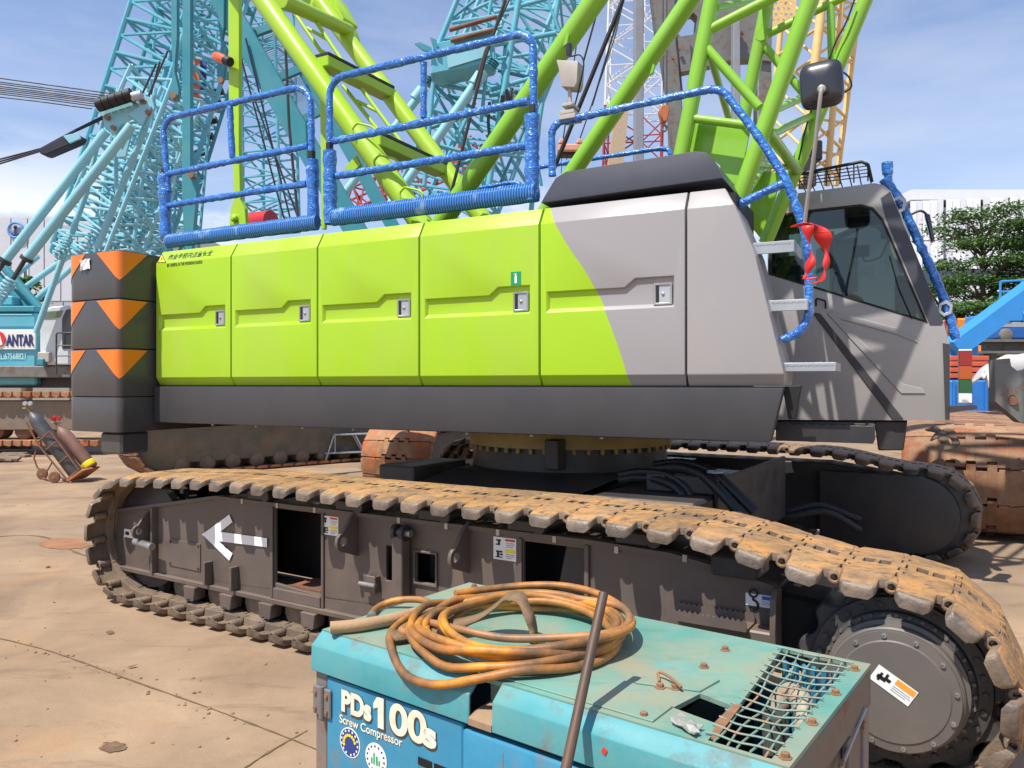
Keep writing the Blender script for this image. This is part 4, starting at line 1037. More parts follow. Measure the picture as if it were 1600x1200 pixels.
for (x,z) in ((a.x+.02,b.z+.02),(b.x-.02,b.z+.02),(b.x-.02,a.z-.02),(a.x+.02,a.z-.02)):
    lpart(MB().lathe((x,YP-.008,z),(0,-1,0),[(.009,0),(.009,.006)],8), 'bolt', FDk, parent=ht)
for u in (331, 372):
    p = LW.py(u, 895, YP); kids(MB().box((p.x-.012,YP-.07,.232),(p.x+.012,YP-.001,.40)), 'rib', FP, .003)
# folding jack, its hinge eyes and latch
p = LW.py(630, 880, YP-.05); zt_ = LW.py(630, 832, YP-.05).z
jk = kids(MB().box((p.x-.05,YP-.10,.26),(p.x+.03,YP-.02,zt_-.02)), 'folding_jack', FP, .006)
for dx in (-.045, .02):
    lpart(MB().lathe((p.x+dx-.015,YP-.06,zt_),(1,0,0),[(.05,0),(.05,.03)],18), 'hinge_eye', FDk, parent=jk, bevel=.003)
lpart(MB().tube([(p.x-.08,YP-.06,zt_),(p.x+.07,YP-.06,zt_)],.022,12), 'hinge_pin', M['steel'], parent=jk)
for dx in (-.045, .02):
    lpart(MB().lathe((p.x+dx-.015,YP-.06,.25),(1,0,0),[(.045,0),(.045,.03)],16), 'hinge_eye', FDk, parent=jk, bevel=.003)
c = (h3[0]+h3[2])/2
rim_o = [c+(q-c)*1.16+Vector((0,-.004,0)) for q in h3]
kids(MB().holed(rim_o, [[q+Vector((0,-.004,0)) for q in h3]], (0,-.012,0)), 'pocket_rim', FP, .003)
kids(MB().box((h3[0].x-.02,YP+.16,h3[0].z-.02),(h3[1].x+.02,YP+.17,h3[2].z+.02)), 'pocket_back', FDk)
p = LW.py(586, 910, YP)
lt = kids(MB().box((p.x-.045,YP-.05,p.z-.055),(p.x+.045,YP-.03,p.z+.05)).box((p.x-.045,YP-.051,p.z-.055),(p.x-.03,YP-.001,p.z+.05)).box((p.x+.03,YP-.051,p.z-.055),(p.x+.045,YP-.001,p.z+.05)), 'latch', FP, .004)
lpart(MB().tube([(p.x-.07,YP-.065,p.z),(p.x+.06,YP-.065,p.z)],.014,10), 'latch_pin', M['steel'], parent=lt)
for u, v in ((690,797),(830,812),(1000,835),(420,776),(560,790)):
    p = LW.py(u, v, YP+.1); ca = kids(MB().box((p.x-.09,YP-.02,.885),(p.x+.09,YP+.3,.955)), 'carrier_block', FDk, .01)
    lpart(MB().tube([(p.x+.13,YP-.05,.93),(p.x+.13,YP+.28,.93)],.04,14), 'carrier_roller', FDk, parent=ca)
p = LW.py(1160, 880, YP+.05)
kids(MB().box((p.x-.12,YP-.06,.80),(p.x+.10,YP+.16,.90)), 'guide_block', FDk, .012)
# chain guide fin, toothed step, bracket
p = LW.py(1213, 965, YP)
kids(MB().prism([(p.x,YP-.001,.38),(p.x,YP-.10,.42),(p.x,YP-.13,.60),(p.x,YP-.12,.74),(p.x,YP-.07,.78),(p.x,YP-.001,.765)],(.025,0,0)), 'guard_fin', M['frame_paint'], .003)
p = LW.py(1196, 995, YP-.05)
kids(MB().box((p.x-.06,YP-.12,p.z-.03),(p.x+.05,YP-.001,p.z+.04)), 'bracket', FP, .008)
a = LW.py(1041, 953, YP-.16); b = LW.py(1166, 972, YP-.16); zz = (a.z+b.z)/2
mb = MB(); n = 15; prof = [(a.x,zz-.045)]
for i in range(n):
    x0 = a.x+(b.x-a.x)*i/n; x1 = a.x+(b.x-a.x)*(i+.5)/n; prof += [(x0,zz-.004),(x1,zz+.010)]
prof += [(b.x,zz-.004),(b.x,zz-.045)]
stp = kids(mb.prism([(x,YP-.16,z) for x,z in prof],(0,.008,0)).prism([(x,YP-.02,z) for x,z in prof],(0,.008,0)), 'toothed_step', M['frame_paint'])
lpart(MB().box((a.x,YP-.151,zz-.045),(b.x,YP-.021,zz-.037)), 'step_pan', M['frame_paint'], parent=stp)
# white painted arrow
ar = [(316,835),(358,804),(363,816),(344,831),(417,841),(417,855),(341,845.5),(363,865),(358,876)]
kids(MB().prism([LW.py(u,v,YP-.0105) for u,v in ar],(0,.002,0)), 'painted_arrow', M['white'])
# stickers
def sticker(u0, v0, u1, v1, blocks, name='warning_sticker'):
    a = LW.py(u0, v0, YP-.003); b = LW.py(u1, v1, YP-.003)
    s = kids(MB().box((a.x,YP-.003,b.z),(b.x,YP-.0008,a.z)), name, M['sticker'])
    W, H = b.x-a.x, a.z-b.z
    for (x0,y0,x1,y1,m) in blocks:
        lpart(MB().box((a.x+W*x0,YP-.0042,a.z-H*y1),(a.x+W*x1,YP-.0031,a.z-H*y0)), 'sticker_print', m, parent=s)
    return s, a, b
K_, RD, YL, GRY, OR, BL_ = M['print'], M['sticker_red'], M['sticker_yellow'], M['print_grey'], M['sticker_orange'], M['sticker_blue']
lines = [(.56,.22,.92,.25,GRY),(.56,.30,.92,.33,GRY),(.56,.38,.85,.41,GRY),(.56,.72,.92,.75,GRY),(.56,.80,.92,.83,GRY),(.56,.88,.8,.91,GRY)]
pict = [(.12,.10,.34,.17,K_),(.20,.17,.30,.36,K_),(.10,.30,.22,.36,K_),(.12,.60,.40,.68,K_),(.16,.68,.26,.90,K_),(.28,.72,.42,.80,K_),(.10,.86,.40,.91,K_)]
sticker(502, 805, 528.5, 838, [(.52,.05,.95,.15,RD),(.52,.50,.95,.66,YL)]+lines+pict)
sticker(771, 838, 806.5, 878, [(.52,.05,.95,.15,RD),(.52,.50,.95,.66,YL)]+lines+pict)
sticker(194, 826, 211.5, 842, [(.55,.05,.95,.35,OR),(.12,.3,.45,.7,K_)])
s, a, b = sticker(1165, 926, 1212, 952, [(.55,.08,.97,.38,BL_),(.55,.5,.92,.54,GRY),(.55,.62,.97,.66,GRY),(.55,.74,.9,.78,GRY)])
hx, hz = a.x+(b.x-a.x)*.26, (a.z+b.z)/2
lpart(MB().tube([(hx+.018*math.cos(R(t)),YP-.004,hz+.032+.018*math.sin(R(t))) for t in range(0,360,30)],.005,6,closed=True).tube([(hx,YP-.004,hz+.014),(hx,YP-.004,hz)]+[(hx+.022*math.cos(R(t)),YP-.004,hz-.022+.022*math.sin(R(t))) for t in range(80,-150,-30)],.006,6), 'hook_pictogram', K_, parent=s)
# rollers under the frame, and their mounts
for i in range(11):
    x = -1.95+i*.415
    lpart(MB().lathe((x,-2.66,.150),(0,1,0),[(.04,0),(.06,.004),(.062,.012),(.085,.015),(.115,.02),(.115,.08),(.085,.09),(.085,.26),(.115,.27),(.115,.33),(.04,.35)],22), 'track_roller', M['shoe_in'], parent=fr)
    kids(MB().prism([(x+.14,YP-.06,.195),(x+.275,YP-.06,.195),(x+.265,YP-.06,.10),(x+.235,YP-.06,.085),(x+.225,YP-.06,.10),(x+.19,YP-.06,.10),(x+.18,YP-.06,.085),(x+.15,YP-.06,.10)],(0,.10,0)), 'roller_mount', M['frame_paint'], .004)
# idler wheel at the rear end
lpart(MB().lathe((-2.36,-2.70,.50),(0,1,0),[(.06,0),(.10,.02),(.36,.04),(.41,.05),(.41,.12),(.34,.13),(.34,.20),(.41,.21),(.41,.28),(.10,.30)],36), 'idler_wheel', FDk, bevel=0)
# drive sprocket, bolted rings and hub cover
SC = (2.98, .47)
dk = mat('dark_casting', (58,58,60), .42, var=.1, dust=(140,118,92), dust_amt=.3)
hubm = mat('hub_paint', (98,92,87), .42, var=.06, dust=(150,128,104), dust_amt=.2)
mb = MB(); n = 13; P = []
for i in range(n*4):
    t = 2*math.pi*i/(n*4); r = (.405,.405,.355,.355)[i%4]; P.append((SC[0]+r*math.cos(t),-2.72,SC[1]+r*math.sin(t)))
spr = lpart(mb.prism(P,(0,.34,0)), 'drive_sprocket', dk, bevel=.010)
lpart(MB().lathe((SC[0],-2.72,SC[1]),(0,-1,0),[(.345,0),(.340,.022),(.29,.026),(.285,.05),(.270,.06)],48), 'sprocket_ring', dk, parent=spr)
lpart(MB().lathe((SC[0],-2.782,SC[1]),(0,-1,0),[(.268,-.01),(.266,.035),(.25,.040),(.25,.085),(.243,.092)],56), 'hub_drum', hubm, parent=spr)
hc = lpart(MB().lathe((SC[0],-2.874,SC[1]),(0,-1,0),[(.238,-.01),(.238,.018),(.205,.021),(.200,.026)],56), 'hub_cover', hubm, parent=spr)
hc.data.update()
for i in range(28):
    t = 2*math.pi*i/28; lpart(MB().lathe((SC[0]+.313*math.cos(t),-2.742,SC[1]+.313*math.sin(t)),(0,-1,0),[(.013,0),(.013,.012),(.006,.013)],8), 'bolt', dk, parent=spr)
for i in range(36):
    t = 2*math.pi*i/36; lpart(MB().lathe((SC[0]+.278*math.cos(t),-2.775,SC[1]+.278*math.sin(t)),(0,-1,0),[(.008,0),(.008,.012)],8), 'bolt', hubm, parent=spr)
for i in range(12):
    t = 2*math.pi*(i+.3)/12; lpart(MB().lathe((SC[0]+.222*math.cos(t),-2.893,SC[1]+.222*math.sin(t)),(0,-1,0),[(.010,0),(.010,.008),(.005,.009),(.005,.004)],8), 'bolt', M['steel'], parent=spr)
# tilted sticker on the hub cover
cx, cz = SC[0]+.0, SC[1]+.03; ca, sa = math.cos(R(-31)), math.sin(R(-31)); yy = -2.903
def hs(x0,z0,x1,z1,m,name,d): 
    P = [(cx+x*ca-z*sa, yy-d, cz+x*sa+z*ca) for x,z in ((x0,z0),(x1,z0),(x1,z1),(x0,z1))]
    return MB().prism(P,(0,.001,0))
hst = lpart(hs(-.082,-.036,.082,.036,None,'',0), 'warning_sticker', M['sticker'], parent=spr)
for (x0,z0,x1,z1,m) in ((.0,.008,.078,.032,OR),(.0,-.004,.07,-.001,GRY),(.0,-.013,.076,-.010,GRY),(.0,-.022,.06,-.019,GRY),(-.066,-.012,-.03,.004,K_),(-.06,-.020,-.05,.016,K_),(-.034,-.004,-.014,.010,K_),(-.040,.004,-.030,.024,K_)):
    o = hs(x0,z0,x1,z1,m,'',.0012); q = o.build('sticker_print', m, spr)
# dark drive housing between frame and sprocket
lpart(MB().prism([(2.45,YP+.06,.40),(3.0,YP+.06,.30),(3.2,YP+.06,.45),(3.0,YP+.06,.68),(2.45,YP+.06,.74)],(0,.3,0)), 'drive_housing', M['seal'], bevel=.02)

# ---- far crawler frame with its rounded drive guard
YQ = 1.98
ff = lpart(MB().prism([(-2.3,YQ,.22),(2.6,YQ,.22),(2.6,YQ,.80),(1.9,YQ,.90),(-2.3,YQ,.90)],(0,.4,0)), 'crawler_frame', FDk, bevel=.01)
P = [(1.85,YQ-.16,.10),(2.72,YQ-.16,.10)]+[(2.71+.36*math.cos(R(t)),YQ-.16,.465+.365*math.sin(R(t))) for t in range(-80,91,10)]+[(1.85,YQ-.16,.83)]
dg = lpart(MB().prism(P,(0,.2,0)), 'drive_guard', FDk, bevel=.02, seg=2)
c_ = (2.6,YQ,.45)
lpart(MB().lathe((2.79,YQ-.03,.47),(0,1,0),[(.30,0),(.405,.02),(.405,.3)],30), 'drive_sprocket', dk)
for i in range(8): lpart(MB().lathe((-1.9+.5*i,1.95,.15),(0,1,0),[(.12,0),(.12,.5)],16), 'track_roller', dk, parent=ff)
# ---- car body, slewing ring, hoses
cbm = M['frame_dark']
cb = lpart(MB().box((-.95,-2.16,.38),(.95,1.96,.80)), 'car_body', cbm, bevel=.02)
lpart(MB().prism([(-.95,-1.4,.80),(-.95,1.4,.80),(-.6,.95,.98),(-.6,-.95,.98)],(1.5,0,0)), 'car_body_hump', cbm, parent=cb, bevel=.01)
lpart(MB().box((-1.35,-1.1,.5),(-.951,-.3,.98)), 'car_body_box', FP, parent=cb, bevel=.015)
lpart(MB().box((.951,-1.5,.45),(1.7,.6,.93)), 'car_body_box', cbm, parent=cb, bevel=.02)
lpart(MB().box((1.2,-1.1,.935),(1.7,-.9,1.06)).box((1.701,-1.12,.5),(1.73,.9,1.05)), 'guard_plate', cbm, parent=cb, bevel=.008)
lpart(MB().lathe((0,0,.78),(0,0,1),[(1.02,0),(.90,.06),(.88,.385)],56), 'pedestal', cbm, parent=cb)
sr = lpart(MB().lathe((0,0,1.165),(0,0,1),[(.90,0),(.92,.004),(.92,.125),(.90,.13),(.90,.20)],72), 'slewing_ring', M['ring'])
for i in range(48):
    t = 2*math.pi*i/48; lpart(MB().lathe((.905*math.cos(t),.905*math.sin(t),1.128),(0,0,1),[(.017,0),(.017,.038)],6), 'ring_bolt', M['ring'], parent=sr)
lpart(MB().box((.30,-1.0,1.02),(.42,-.86,1.26)), 'slew_drive', FDk, parent=sr, bevel=.01)
def hose(l, y, r, n='hydraulic_hose'):
    P = smooth_path([LW.py(u,v,y+dy) for u,v,dy in l], 8)
    q = []
    for i, p in enumerate(P): q.append(r*(1+.10*(i%2)))
    return lpart(MB().tube(P, r, 10, rs=q), n, M['hose_black'], parent=cb)
hose([(968,743,0),(1000,738,0),(1040,742,-.02),(1070,760,-.04),(1086,790,-.05)], -1.05, .030)
hose([(968,750,.05),(1000,747,.05),(1036,752,0),(1062,768,-.02),(1076,795,-.03)], -1.10, .030)
hose([(1022,728,0),(1060,724,0),(1100,732,-.05),(1130,752,-.1),(1180,800,-.15)], -.95, .036)
hose([(1022,734,0),(1060,731,0),(1096,742,-.05),(1120,762,-.1),(1160,806,-.15)], -1.02, .036)
hose([(1180,806,.6),(1230,800,.6),(1280,790,.7),(1345,812,.8)], .6, .03); hose([(1170,812,.6),(1230,808,.6),(1290,800,.7),(1345,828,.8)], .55, .03)
rp_ = LW.py(1117, 735, -1.1)
lpart(MB().tube([(rp_.x+.05*math.cos(R(t)),rp_.y-.05*math.sin(R(t)),rp_.z-.01) for t in range(0,360,30)],.008,6,closed=True), 'hose_clip', M['galv'], parent=cb)

# ------------------------------------------------------------ teal screw compressor in the foreground
C = Frame(-.595, 2.487, -37.0)
comp = thing('air_compressor', 'weathered teal blue screw compressor box with rusty wire grille, nearest to the camera', 'compressor', (C.o.x, C.o.y, 0), R(-37))
def faded(name, a, b, dust, dust_amt, rustc, up=0.0):
    return mat(name, a, .5, var=.10, scale=3, dust=dust, dust_amt=dust_amt, dust_scale=3.2, up_dust=up, rust=rustc, rust_amt=.5, rust_scale=8, bump=.08, bump_scale=30)
def top_mat():
    m = bpy.data.materials.new('faded_teal_top'); m.use_nodes = True; t = m.node_tree; b = t.nodes['Principled BSDF']; N = t.nodes.new; K = t.links.new
    ge = N('ShaderNodeNewGeometry')
    def nz(s, d=8, r=.65, sc=(1,1,1), rot=0, dist=0):
        mp = N('ShaderNodeMapping'); mp.inputs['Scale'].default_value = sc; mp.inputs['Rotation'].default_value = (0,0,rot); K(ge.outputs['Position'], mp.inputs['Vector'])
        n = N('ShaderNodeTexNoise'); n.inputs['Scale'].default_value = s; n.inputs['Detail'].default_value = d; n.inputs['Roughness'].default_value = r; n.inputs['Distortion'].default_value = dist; K(mp.outputs[0], n.inputs['Vector']); return n.outputs['Fac']
    def rg(s, a, c, hi):
        r = N('ShaderNodeMapRange'); r.inputs[1].default_value = a; r.inputs[2].default_value = c; r.inputs[4].default_value = hi; K(s, r.inputs[0]); return r.outputs[0]
    def mx(cur, col, f):
        x = N('ShaderNodeMixRGB'); x.inputs['Color2'].default_value = lin(col)+(1,); K(cur, x.inputs['Color1']); K(f, x.inputs['Fac']); return x.outputs[0]
    rp0 = N('ShaderNodeValToRGB'); e = rp0.color_ramp.elements; e[0].position = .32; e[0].color = lin((78,134,124))+(1,); e[1].position = .68; e[1].color = lin((112,156,140))+(1,)
    K(nz(2.2), rp0.inputs['Fac']); cur = rp0.outputs[0]
    cur = mx(cur, (150,140,114), rg(nz(2.6,9,.66,(1,1,1),.3,.6), .43, .62, .85))        # settled dust
    cur = mx(cur, (92,160,176), rg(nz(3.4,7,.6), .60, .72, .6))
    cur = mx(cur, (70,120,112), rg(nz(7,9,.72,(.4,1.5,1),.65), .58, .70, .55))           # scuffs
    cur = mx(cur, (140,98,66), rg(nz(5.5,9,.75), .63, .70, .75))                           # rust blooms
    cur = mx(cur, (118,112,100), rg(nz(16,8,.75,(.3,1.6,1),.7), .62, .68, .7))             # scratches to primer
    cur = mx(cur, (60,84,78), rg(nz(70,4,.7), .66, .72, .6))
    K(cur, b.inputs['Base Color']); b.inputs['Roughness'].default_value = .62
    bp = N('ShaderNodeBump'); bp.inputs['Strength'].default_value = .15; bp.inputs['Distance'].default_value = .006; K(nz(25), bp.inputs['Height']); K(bp.outputs[0], b.inputs['Normal'])
    return m
M['ctop'] = top_mat()
M['clid'] = faded('teal_lid_paint', (58,142,150), None, (112,150,142), .6, (120,92,68))
M['cdoor'] = faded('blue_door_paint', (48,130,164), None, (96,160,178), .4, (120,110,100))
M['cgrey'] = mat('grey_post_paint', (116,112,112), .5, var=.12, dust=(150,120,95), dust_amt=.5, rust=(126,84,56), rust_amt=.7, rust_scale=14)
M['cside'] = mat('grimy_side_panel', (104,100,92), .55, var=.15, dust=(134,98,70), dust_amt=.7, dust_scale=5, rust=(120,70,40), rust_amt=.7)
M['bolt'] = mat('rusty_bolt', (138,100,72), .65, var=.2, scale=30)
M['dirt'] = mat('pocket_dirt', (150,124,98), .9, var=.2, scale=12)
ZC, CW, CL = .90, .742, 1.465
V3 = lambda x, y, z: Vector((x, y, z))
# top sheet with the grille and filler openings
gr = [V3(1.255,.02,ZC), V3(1.425,.02,ZC), V3(1.418,.725,ZC), V3(1.226,.725,ZC), V3(1.253,.258,ZC)]
gr = [V3(1.285,.014,ZC), V3(1.428,.014,ZC), V3(1.420,.722,ZC), V3(1.226,.722,ZC), V3(1.272,.240,ZC)]
ho = [V3(1.147,.128,ZC), V3(1.262,.108,ZC), V3(1.258,.228,ZC), V3(1.166,.250,ZC)]
top = MB().holed([V3(-.03,.0,ZC),V3(CL+.005,0,ZC),V3(CL+.005,CW,ZC),V3(-.03,CW,ZC)],[gr,ho],(0,0,-.012)).build('top_sheet', M['ctop'], comp, smooth=0)
# chamfer and lip of the lid with the lifting pocket cut out
def lid_strip(x0, x1):
    P = [(-.001,ZC-.0015),(-.045,.862),(-.047,.782),(-.036,.782),(-.034,.855),(-.001,ZC-.02)]
    return MB().prism([(x0,y,z) for y,z in P],(x1-x0,0,0)).build('lid_edge', M['clid'], comp, bevel=.003)
lid_strip(-.03, .632); lid_strip(.712, CL+.005)
MB().prism([(.632,-.036,.782),(.632,-.047,.782),(.632,-.047,.800),(.632,-.02,.812),(.632,.06,.815),(.632,.06,.80)],(.08,0,0)).build('pocket_floor', M['dirt'], comp)
MB().box((.633,.05,.812),(.711,.06,.888)).build('pocket_back', M['ctop'], comp)
MB().box((CL-.012,.001,.782),(CL+.005,CW,ZC-.013)).build('lid_side', M['cside'], comp, bevel=.003)
MB().box((-.03,.001,.782),(-.018,CW,ZC-.013)).build('lid_side', M['clid'], comp)
# overlapping service plate on the top and its seams
MB().prism([(.60,.02,ZC+.0005),(1.146,.02,ZC+.0005),(1.147,.127,ZC+.0005),(1.0,.2,ZC+.0005),(.60,.2,ZC+.0005)],(0,0,.004)).build('service_plate', M['ctop'], comp, bevel=.001)
MB().prism([(1.0,.204,ZC+.0005),(1.163,.127+.128,ZC+.0005),(1.176,.357,ZC+.0005),(1.04,.39,ZC+.0005)],(0,0,.005)).build('service_plate', M['ctop'], comp, bevel=.001)
MB().tube(smooth_path([(1.055,.24,ZC+.008),(1.04,.265,ZC+.022),(1.075,.255,ZC+.022),(1.125,.225,ZC+.014)],5),.004,6).build('wire_handle', M['bolt'], comp)
MB().prism([(1.265,.105,ZC+.001),(1.29,.02,ZC+.001),(1.30,.02,ZC+.001),(1.28,.24,ZC+.001),(1.262,.228,ZC+.001)],(0,0,.003)).build('rusty_rib', M['bolt'], comp)
# screwed down seam across the roof
MB().box((.45,.52,ZC-.004),(.452,.53,ZC+.0012)).build('roof_joint', M['seal'], comp)
for (x,y) in ((1.095,.60),(1.10,.429),(1.066,.222),(1.114,.037),(1.444,.665),(1.446,.457),(1.448,.242),(1.450,.036),(.03,.70),(.36,.70),(.03,.16),(.70,.05),(1.10,.24)):
    b_ = MB().lathe((x,y,ZC+.0005),(0,0,1),[(.015,0),(.015,.002),(.0095,.0025),(.0095,.011),(.007,.012)],6).build('bolt', M['bolt'], comp)
# body walls
FRY = -.035
MB().box((-.026,-.03,.06),(.030,.06,.781)).build('corner_post', M['cgrey'], comp, bevel=.004)
MB().box((CL-.05,-.03,.06),(CL,.06,.781)).build('corner_post', M['cgrey'], comp, bevel=.004)
MB().box((CL-.05,CW-.06,.06),(CL,CW,.781)).build('corner_post', M['cgrey'], comp, bevel=.004)
MB().box((-.026,CW-.02,.06),(CL-.051,CW-.002,.781)).build('rear_wall', M['cdoor'], comp)
MB().box((-.026,.061,.06),(-.010,CW-.021,.781)).build('end_wall', M['cdoor'], comp)
ew = MB().box((CL-.02,.061,.06),(CL-.008,CW-.061,.781)).build('end_wall', M['cside'], comp)
MB().tube([(CL+.008,.06,.70),(CL+.012,.35,.74),(CL+.008,.66,.80)],.005,6).build('side_cable', M['stalk'], ew)
for y in (.25,.46): MB().box((CL-.007,y,.10),(CL+.012,y+.05,.78)).build('side_rib', M['cside'], ew, bevel=.004)
for (y,z) in ((.12,.74),(.40,.75),(.62,.77)): MB().lathe((CL+.004,y,z),(1,0,0),[(.012,0),(.012,.012)],6).build('bolt', M['bolt'], ew)
MB().box((-.02,0,.03),(CL,CW,.058)).build('skid_base', M['cgrey'], comp, bevel=.004)
dl = MB().box((.034,FRY,.10),(.603,.0,.770)).build('door_panel', M['cdoor'], comp, bevel=.005)
dr = MB().box((.612,FRY-.012,.10),(CL-.055,-.005,.764)).build('door_panel', M['cdoor'], comp, bevel=.008, seg=2)
MB().box((.75,FRY-.013,.12),(.752,FRY-.0115,.74)).build('panel_crease', M['cgrey'], dr)
MB().box((.604,-.02,.10),(.611,.0,.77)).build('door_gap', M['seal'], comp)
# hinge
hg = MB().box((-.022,FRY-.010,.645),(.022,FRY+.004,.735)).box((.026,FRY-.010,.645),(.062,FRY-.0005,.735)).build('hinge', M['cgrey'], comp, bevel=.003)
MB().tube([(.024,FRY-.012,.64),(.024,FRY-.012,.74)],.009,10).build('hinge_pin', M['cgrey'], hg)
for (x,z) in ((-.008,.665),(-.008,.715),(.046,.665),(.046,.715)): MB().lathe((x,FRY-.010,z),(0,-1,0),[(.007,0),(.007,.006)],8).build('bolt', M['bolt'], hg)
# louvre slots
for r_ in range(4):
    for cidx in range(3):
        x = .436+cidx*.062; z = .635-r_*.032
        if x+.05 < .60: MB().box((x,FRY-.002,z-.022),(x+.054,FRY-.0005,z)).build('louvre_slot', M['seal'], dl)
# lettering with a drop shadow
M['letter'] = mat('cream_letter', (232,226,204), .5, var=.14, scale=30, dust=(190,150,100), dust_amt=.5, dust_scale=18)
M['letter_sh'] = mat('letter_shadow', (58,66,60), .6)
def letters(body, size, x, z, wd, bold, sh=.004, m=None):
    if sh: text('lettering_shadow', body, M['letter_sh'], dl, size, (x+sh,FRY-.0012,z-sh), (1,0,0), (0,0,1), off=0, width=wd+sh, bold=bold*1.9)
    text('lettering', body, m or M['letter'], dl, size, (x,FRY-.0024,z), (1,0,0), (0,0,1), off=0, width=wd, bold=bold)
letters('PDs', .088, .106, .686, .135, .0042); letters('100', .122, .246, .678, .20, .0042); letters('s', .098, .458, .678, .05, .0046)
MB().prism([(.266,FRY-.0026,.763),(.282,FRY-.0026,.763),(.282,FRY-.0026,.738),(.252,FRY-.0026,.726),(.252,FRY-.0026,.742)],(0,.0008,0)).build('lettering_flag', M['letter'], dl)
letters('Screw Compressor', .036, .098, .645, .275, .0006, sh=0)
# round stickers
def roundel(x, z, r, ring, inner, items):
    b_ = MB().lathe((x,FRY-.0005,z),(0,-1,0),[(r,0),(r,.001)],32).build('round_sticker', M['sticker'], dl)
    MB().lathe((x,FRY-.0015,z),(0,-1,0),[(r*.92,0),(r*.92,.0006)],32).build('sticker_ring', ring, b_)
    MB().lathe((x,FRY-.0022,z),(0,-1,0),[(r*.66,0),(r*.66,.0006)],32).build('sticker_centre', inner, b_)
    for k in range(14):
        t = R(25*k-80); cx, cz = x+r*.79*math.cos(t), z+r*.79*math.sin(t)
        MB().box((cx-.003,FRY-.0030,cz-.003),(cx+.003,FRY-.0022,cz+.003)).build('sticker_mark', items, b_)
    return b_
nav = mat('navy_print', (38,62,128), .5)
b_ = roundel(.146, .593, .046, nav, nav, M['sticker'])
for k in range(9):
    t = R(20+k*22); MB().lathe((.146+.026*math.cos(t),FRY-.003,.590+.026*math.sin(t)),(0,-1,0),[(.0048,0),(.0048,.0006)],8).build('sticker_star', M['sticker_yellow'], b_)
b_ = roundel(.262, .578, .046, M['sticker'], mat('pale_print', (214,220,214), .5), nav)
for (dx,h,w) in ((-.016,.018,.006),(-.006,.034,.006),(.006,.026,.007),(.016,.016,.006)):
    MB().box((.262+dx-w/2,FRY-.0036,.560),(.262+dx+w/2,FRY-.0029,.560+h)).build('sticker_tower', M['sign_green'], b_)
MB().prism([(1.045,-.0485,.83),(1.052,-.0485,.842),(1.062,-.0485,.836),(1.056,-.0485,.822)],(0,.001,0)).build('paint_splash', M['sticker_red'], comp)
# inside the grille: dark box, blue louvres, exhaust stub, pale pipe
MB().box((1.0,.02,.30),(1.45,.72,.31)).box((1.13,.02,.31),(1.14,.72,.86)).build('inner_tray', M['seal'], comp)
for k in range(7):
    x = 1.232+k*.028; MB().prism([(x,.70,.62),(x+.020,.68,.62),(x+.020,.68,.87),(x,.70,.87)],(.004,.014,0)).build('louvre', M['cdoor'], comp)
for k in range(7):
    y = .1+k*.085; MB().box((1.405,y,.5),(1.418,y+.05,.86)).build('louvre', M['cside'], comp)
ex = MB(); ex.lathe((1.325,.35,.62),(0,0,1),[(.031,0),(.031,.235),(.027,.235),(.027,.1)],20); ex.build('exhaust_stub', mat('exhaust_steel', (110,120,122), .45, metal=.5, var=.2, dust=(150,120,90), dust_amt=.4), comp)
pp = smooth_path([(1.262,.53,.78),(1.30,.55,.835),(1.345,.50,.845),(1.375,.44,.81),(1.392,.40,.72),(1.395,.39,.60)],7)
MB().tube(pp,.03,14,rs=[.03 if (i//3)%3 else .026 for i in range(len(pp))]).build('intake_pipe', mat('pipe_cream', (170,156,138), .5, var=.1, dust=(150,120,95), dust_amt=.4), comp)
# sagging wire grille
M['wire'] = mat('wire_teal_rust', (120,144,128), .6, var=.2, scale=20, rust=(168,126,90), rust_amt=.9, rust_scale=16)
def sag(x, y): return ZC+.006-.016*math.sin(math.pi*min(max((y-.01)/.71,0),1))*math.sin(math.pi*min(max((x-1.23)/.2,0),1))
def xleft(y): return 1.285-.02*y/.24 if y < .24 else 1.272-(.046)*(y-.24)/.48
for k in range(14):
    y = .035+k*.051; a, b = xleft(y)-.012, 1.434
    MB().tube([(a+(b-a)*i/8, y+.004*math.sin(i*1.3+k), sag(a+(b-a)*i/8,y)+.002) for i in range(9)],.0027,6).build('grille_wire', M['wire'], comp)
for k in range(5):
    t = (k+.3)/4.6
    pts = []
    for i in range(19):
        y = .012+.712*i/18; xl_ = xleft(y)+.008; x = xl_+(1.42-xl_)*t+.004*math.sin(i*.9+k*2); pts.append((x,y,sag(x,y)-.003))
    MB().tube(pts,.0027,6).build('grille_wire', M['wire'], comp)
sc = MB(); vs = []; fs = []
for i in range(6):
    for j in range(5): vs.append((1.185+i*.015+random.uniform(-.006,.006), .03+j*.012+random.uniform(-.006,.006)-i*.006, ZC+.006+random.uniform(0,.012)))
for i in range(5):
    for j in range(4): fs.append((i*5+j,i*5+j+1,i*5+j+6,i*5+j+5))
rg_ = sc.add(vs, fs).build('crumpled_tape', mat('grey_tape', (140,142,134), .5, var=.2, scale=40), smooth=0, loc=(C.o.x,C.o.y,0), rot=(0,0,R(-37)))
rg_.modifiers.new('t','SOLIDIFY').thickness = .003
tag(rg_, 'crumpled white tape scrap lying on the compressor lid beside the wire grille', 'tape')

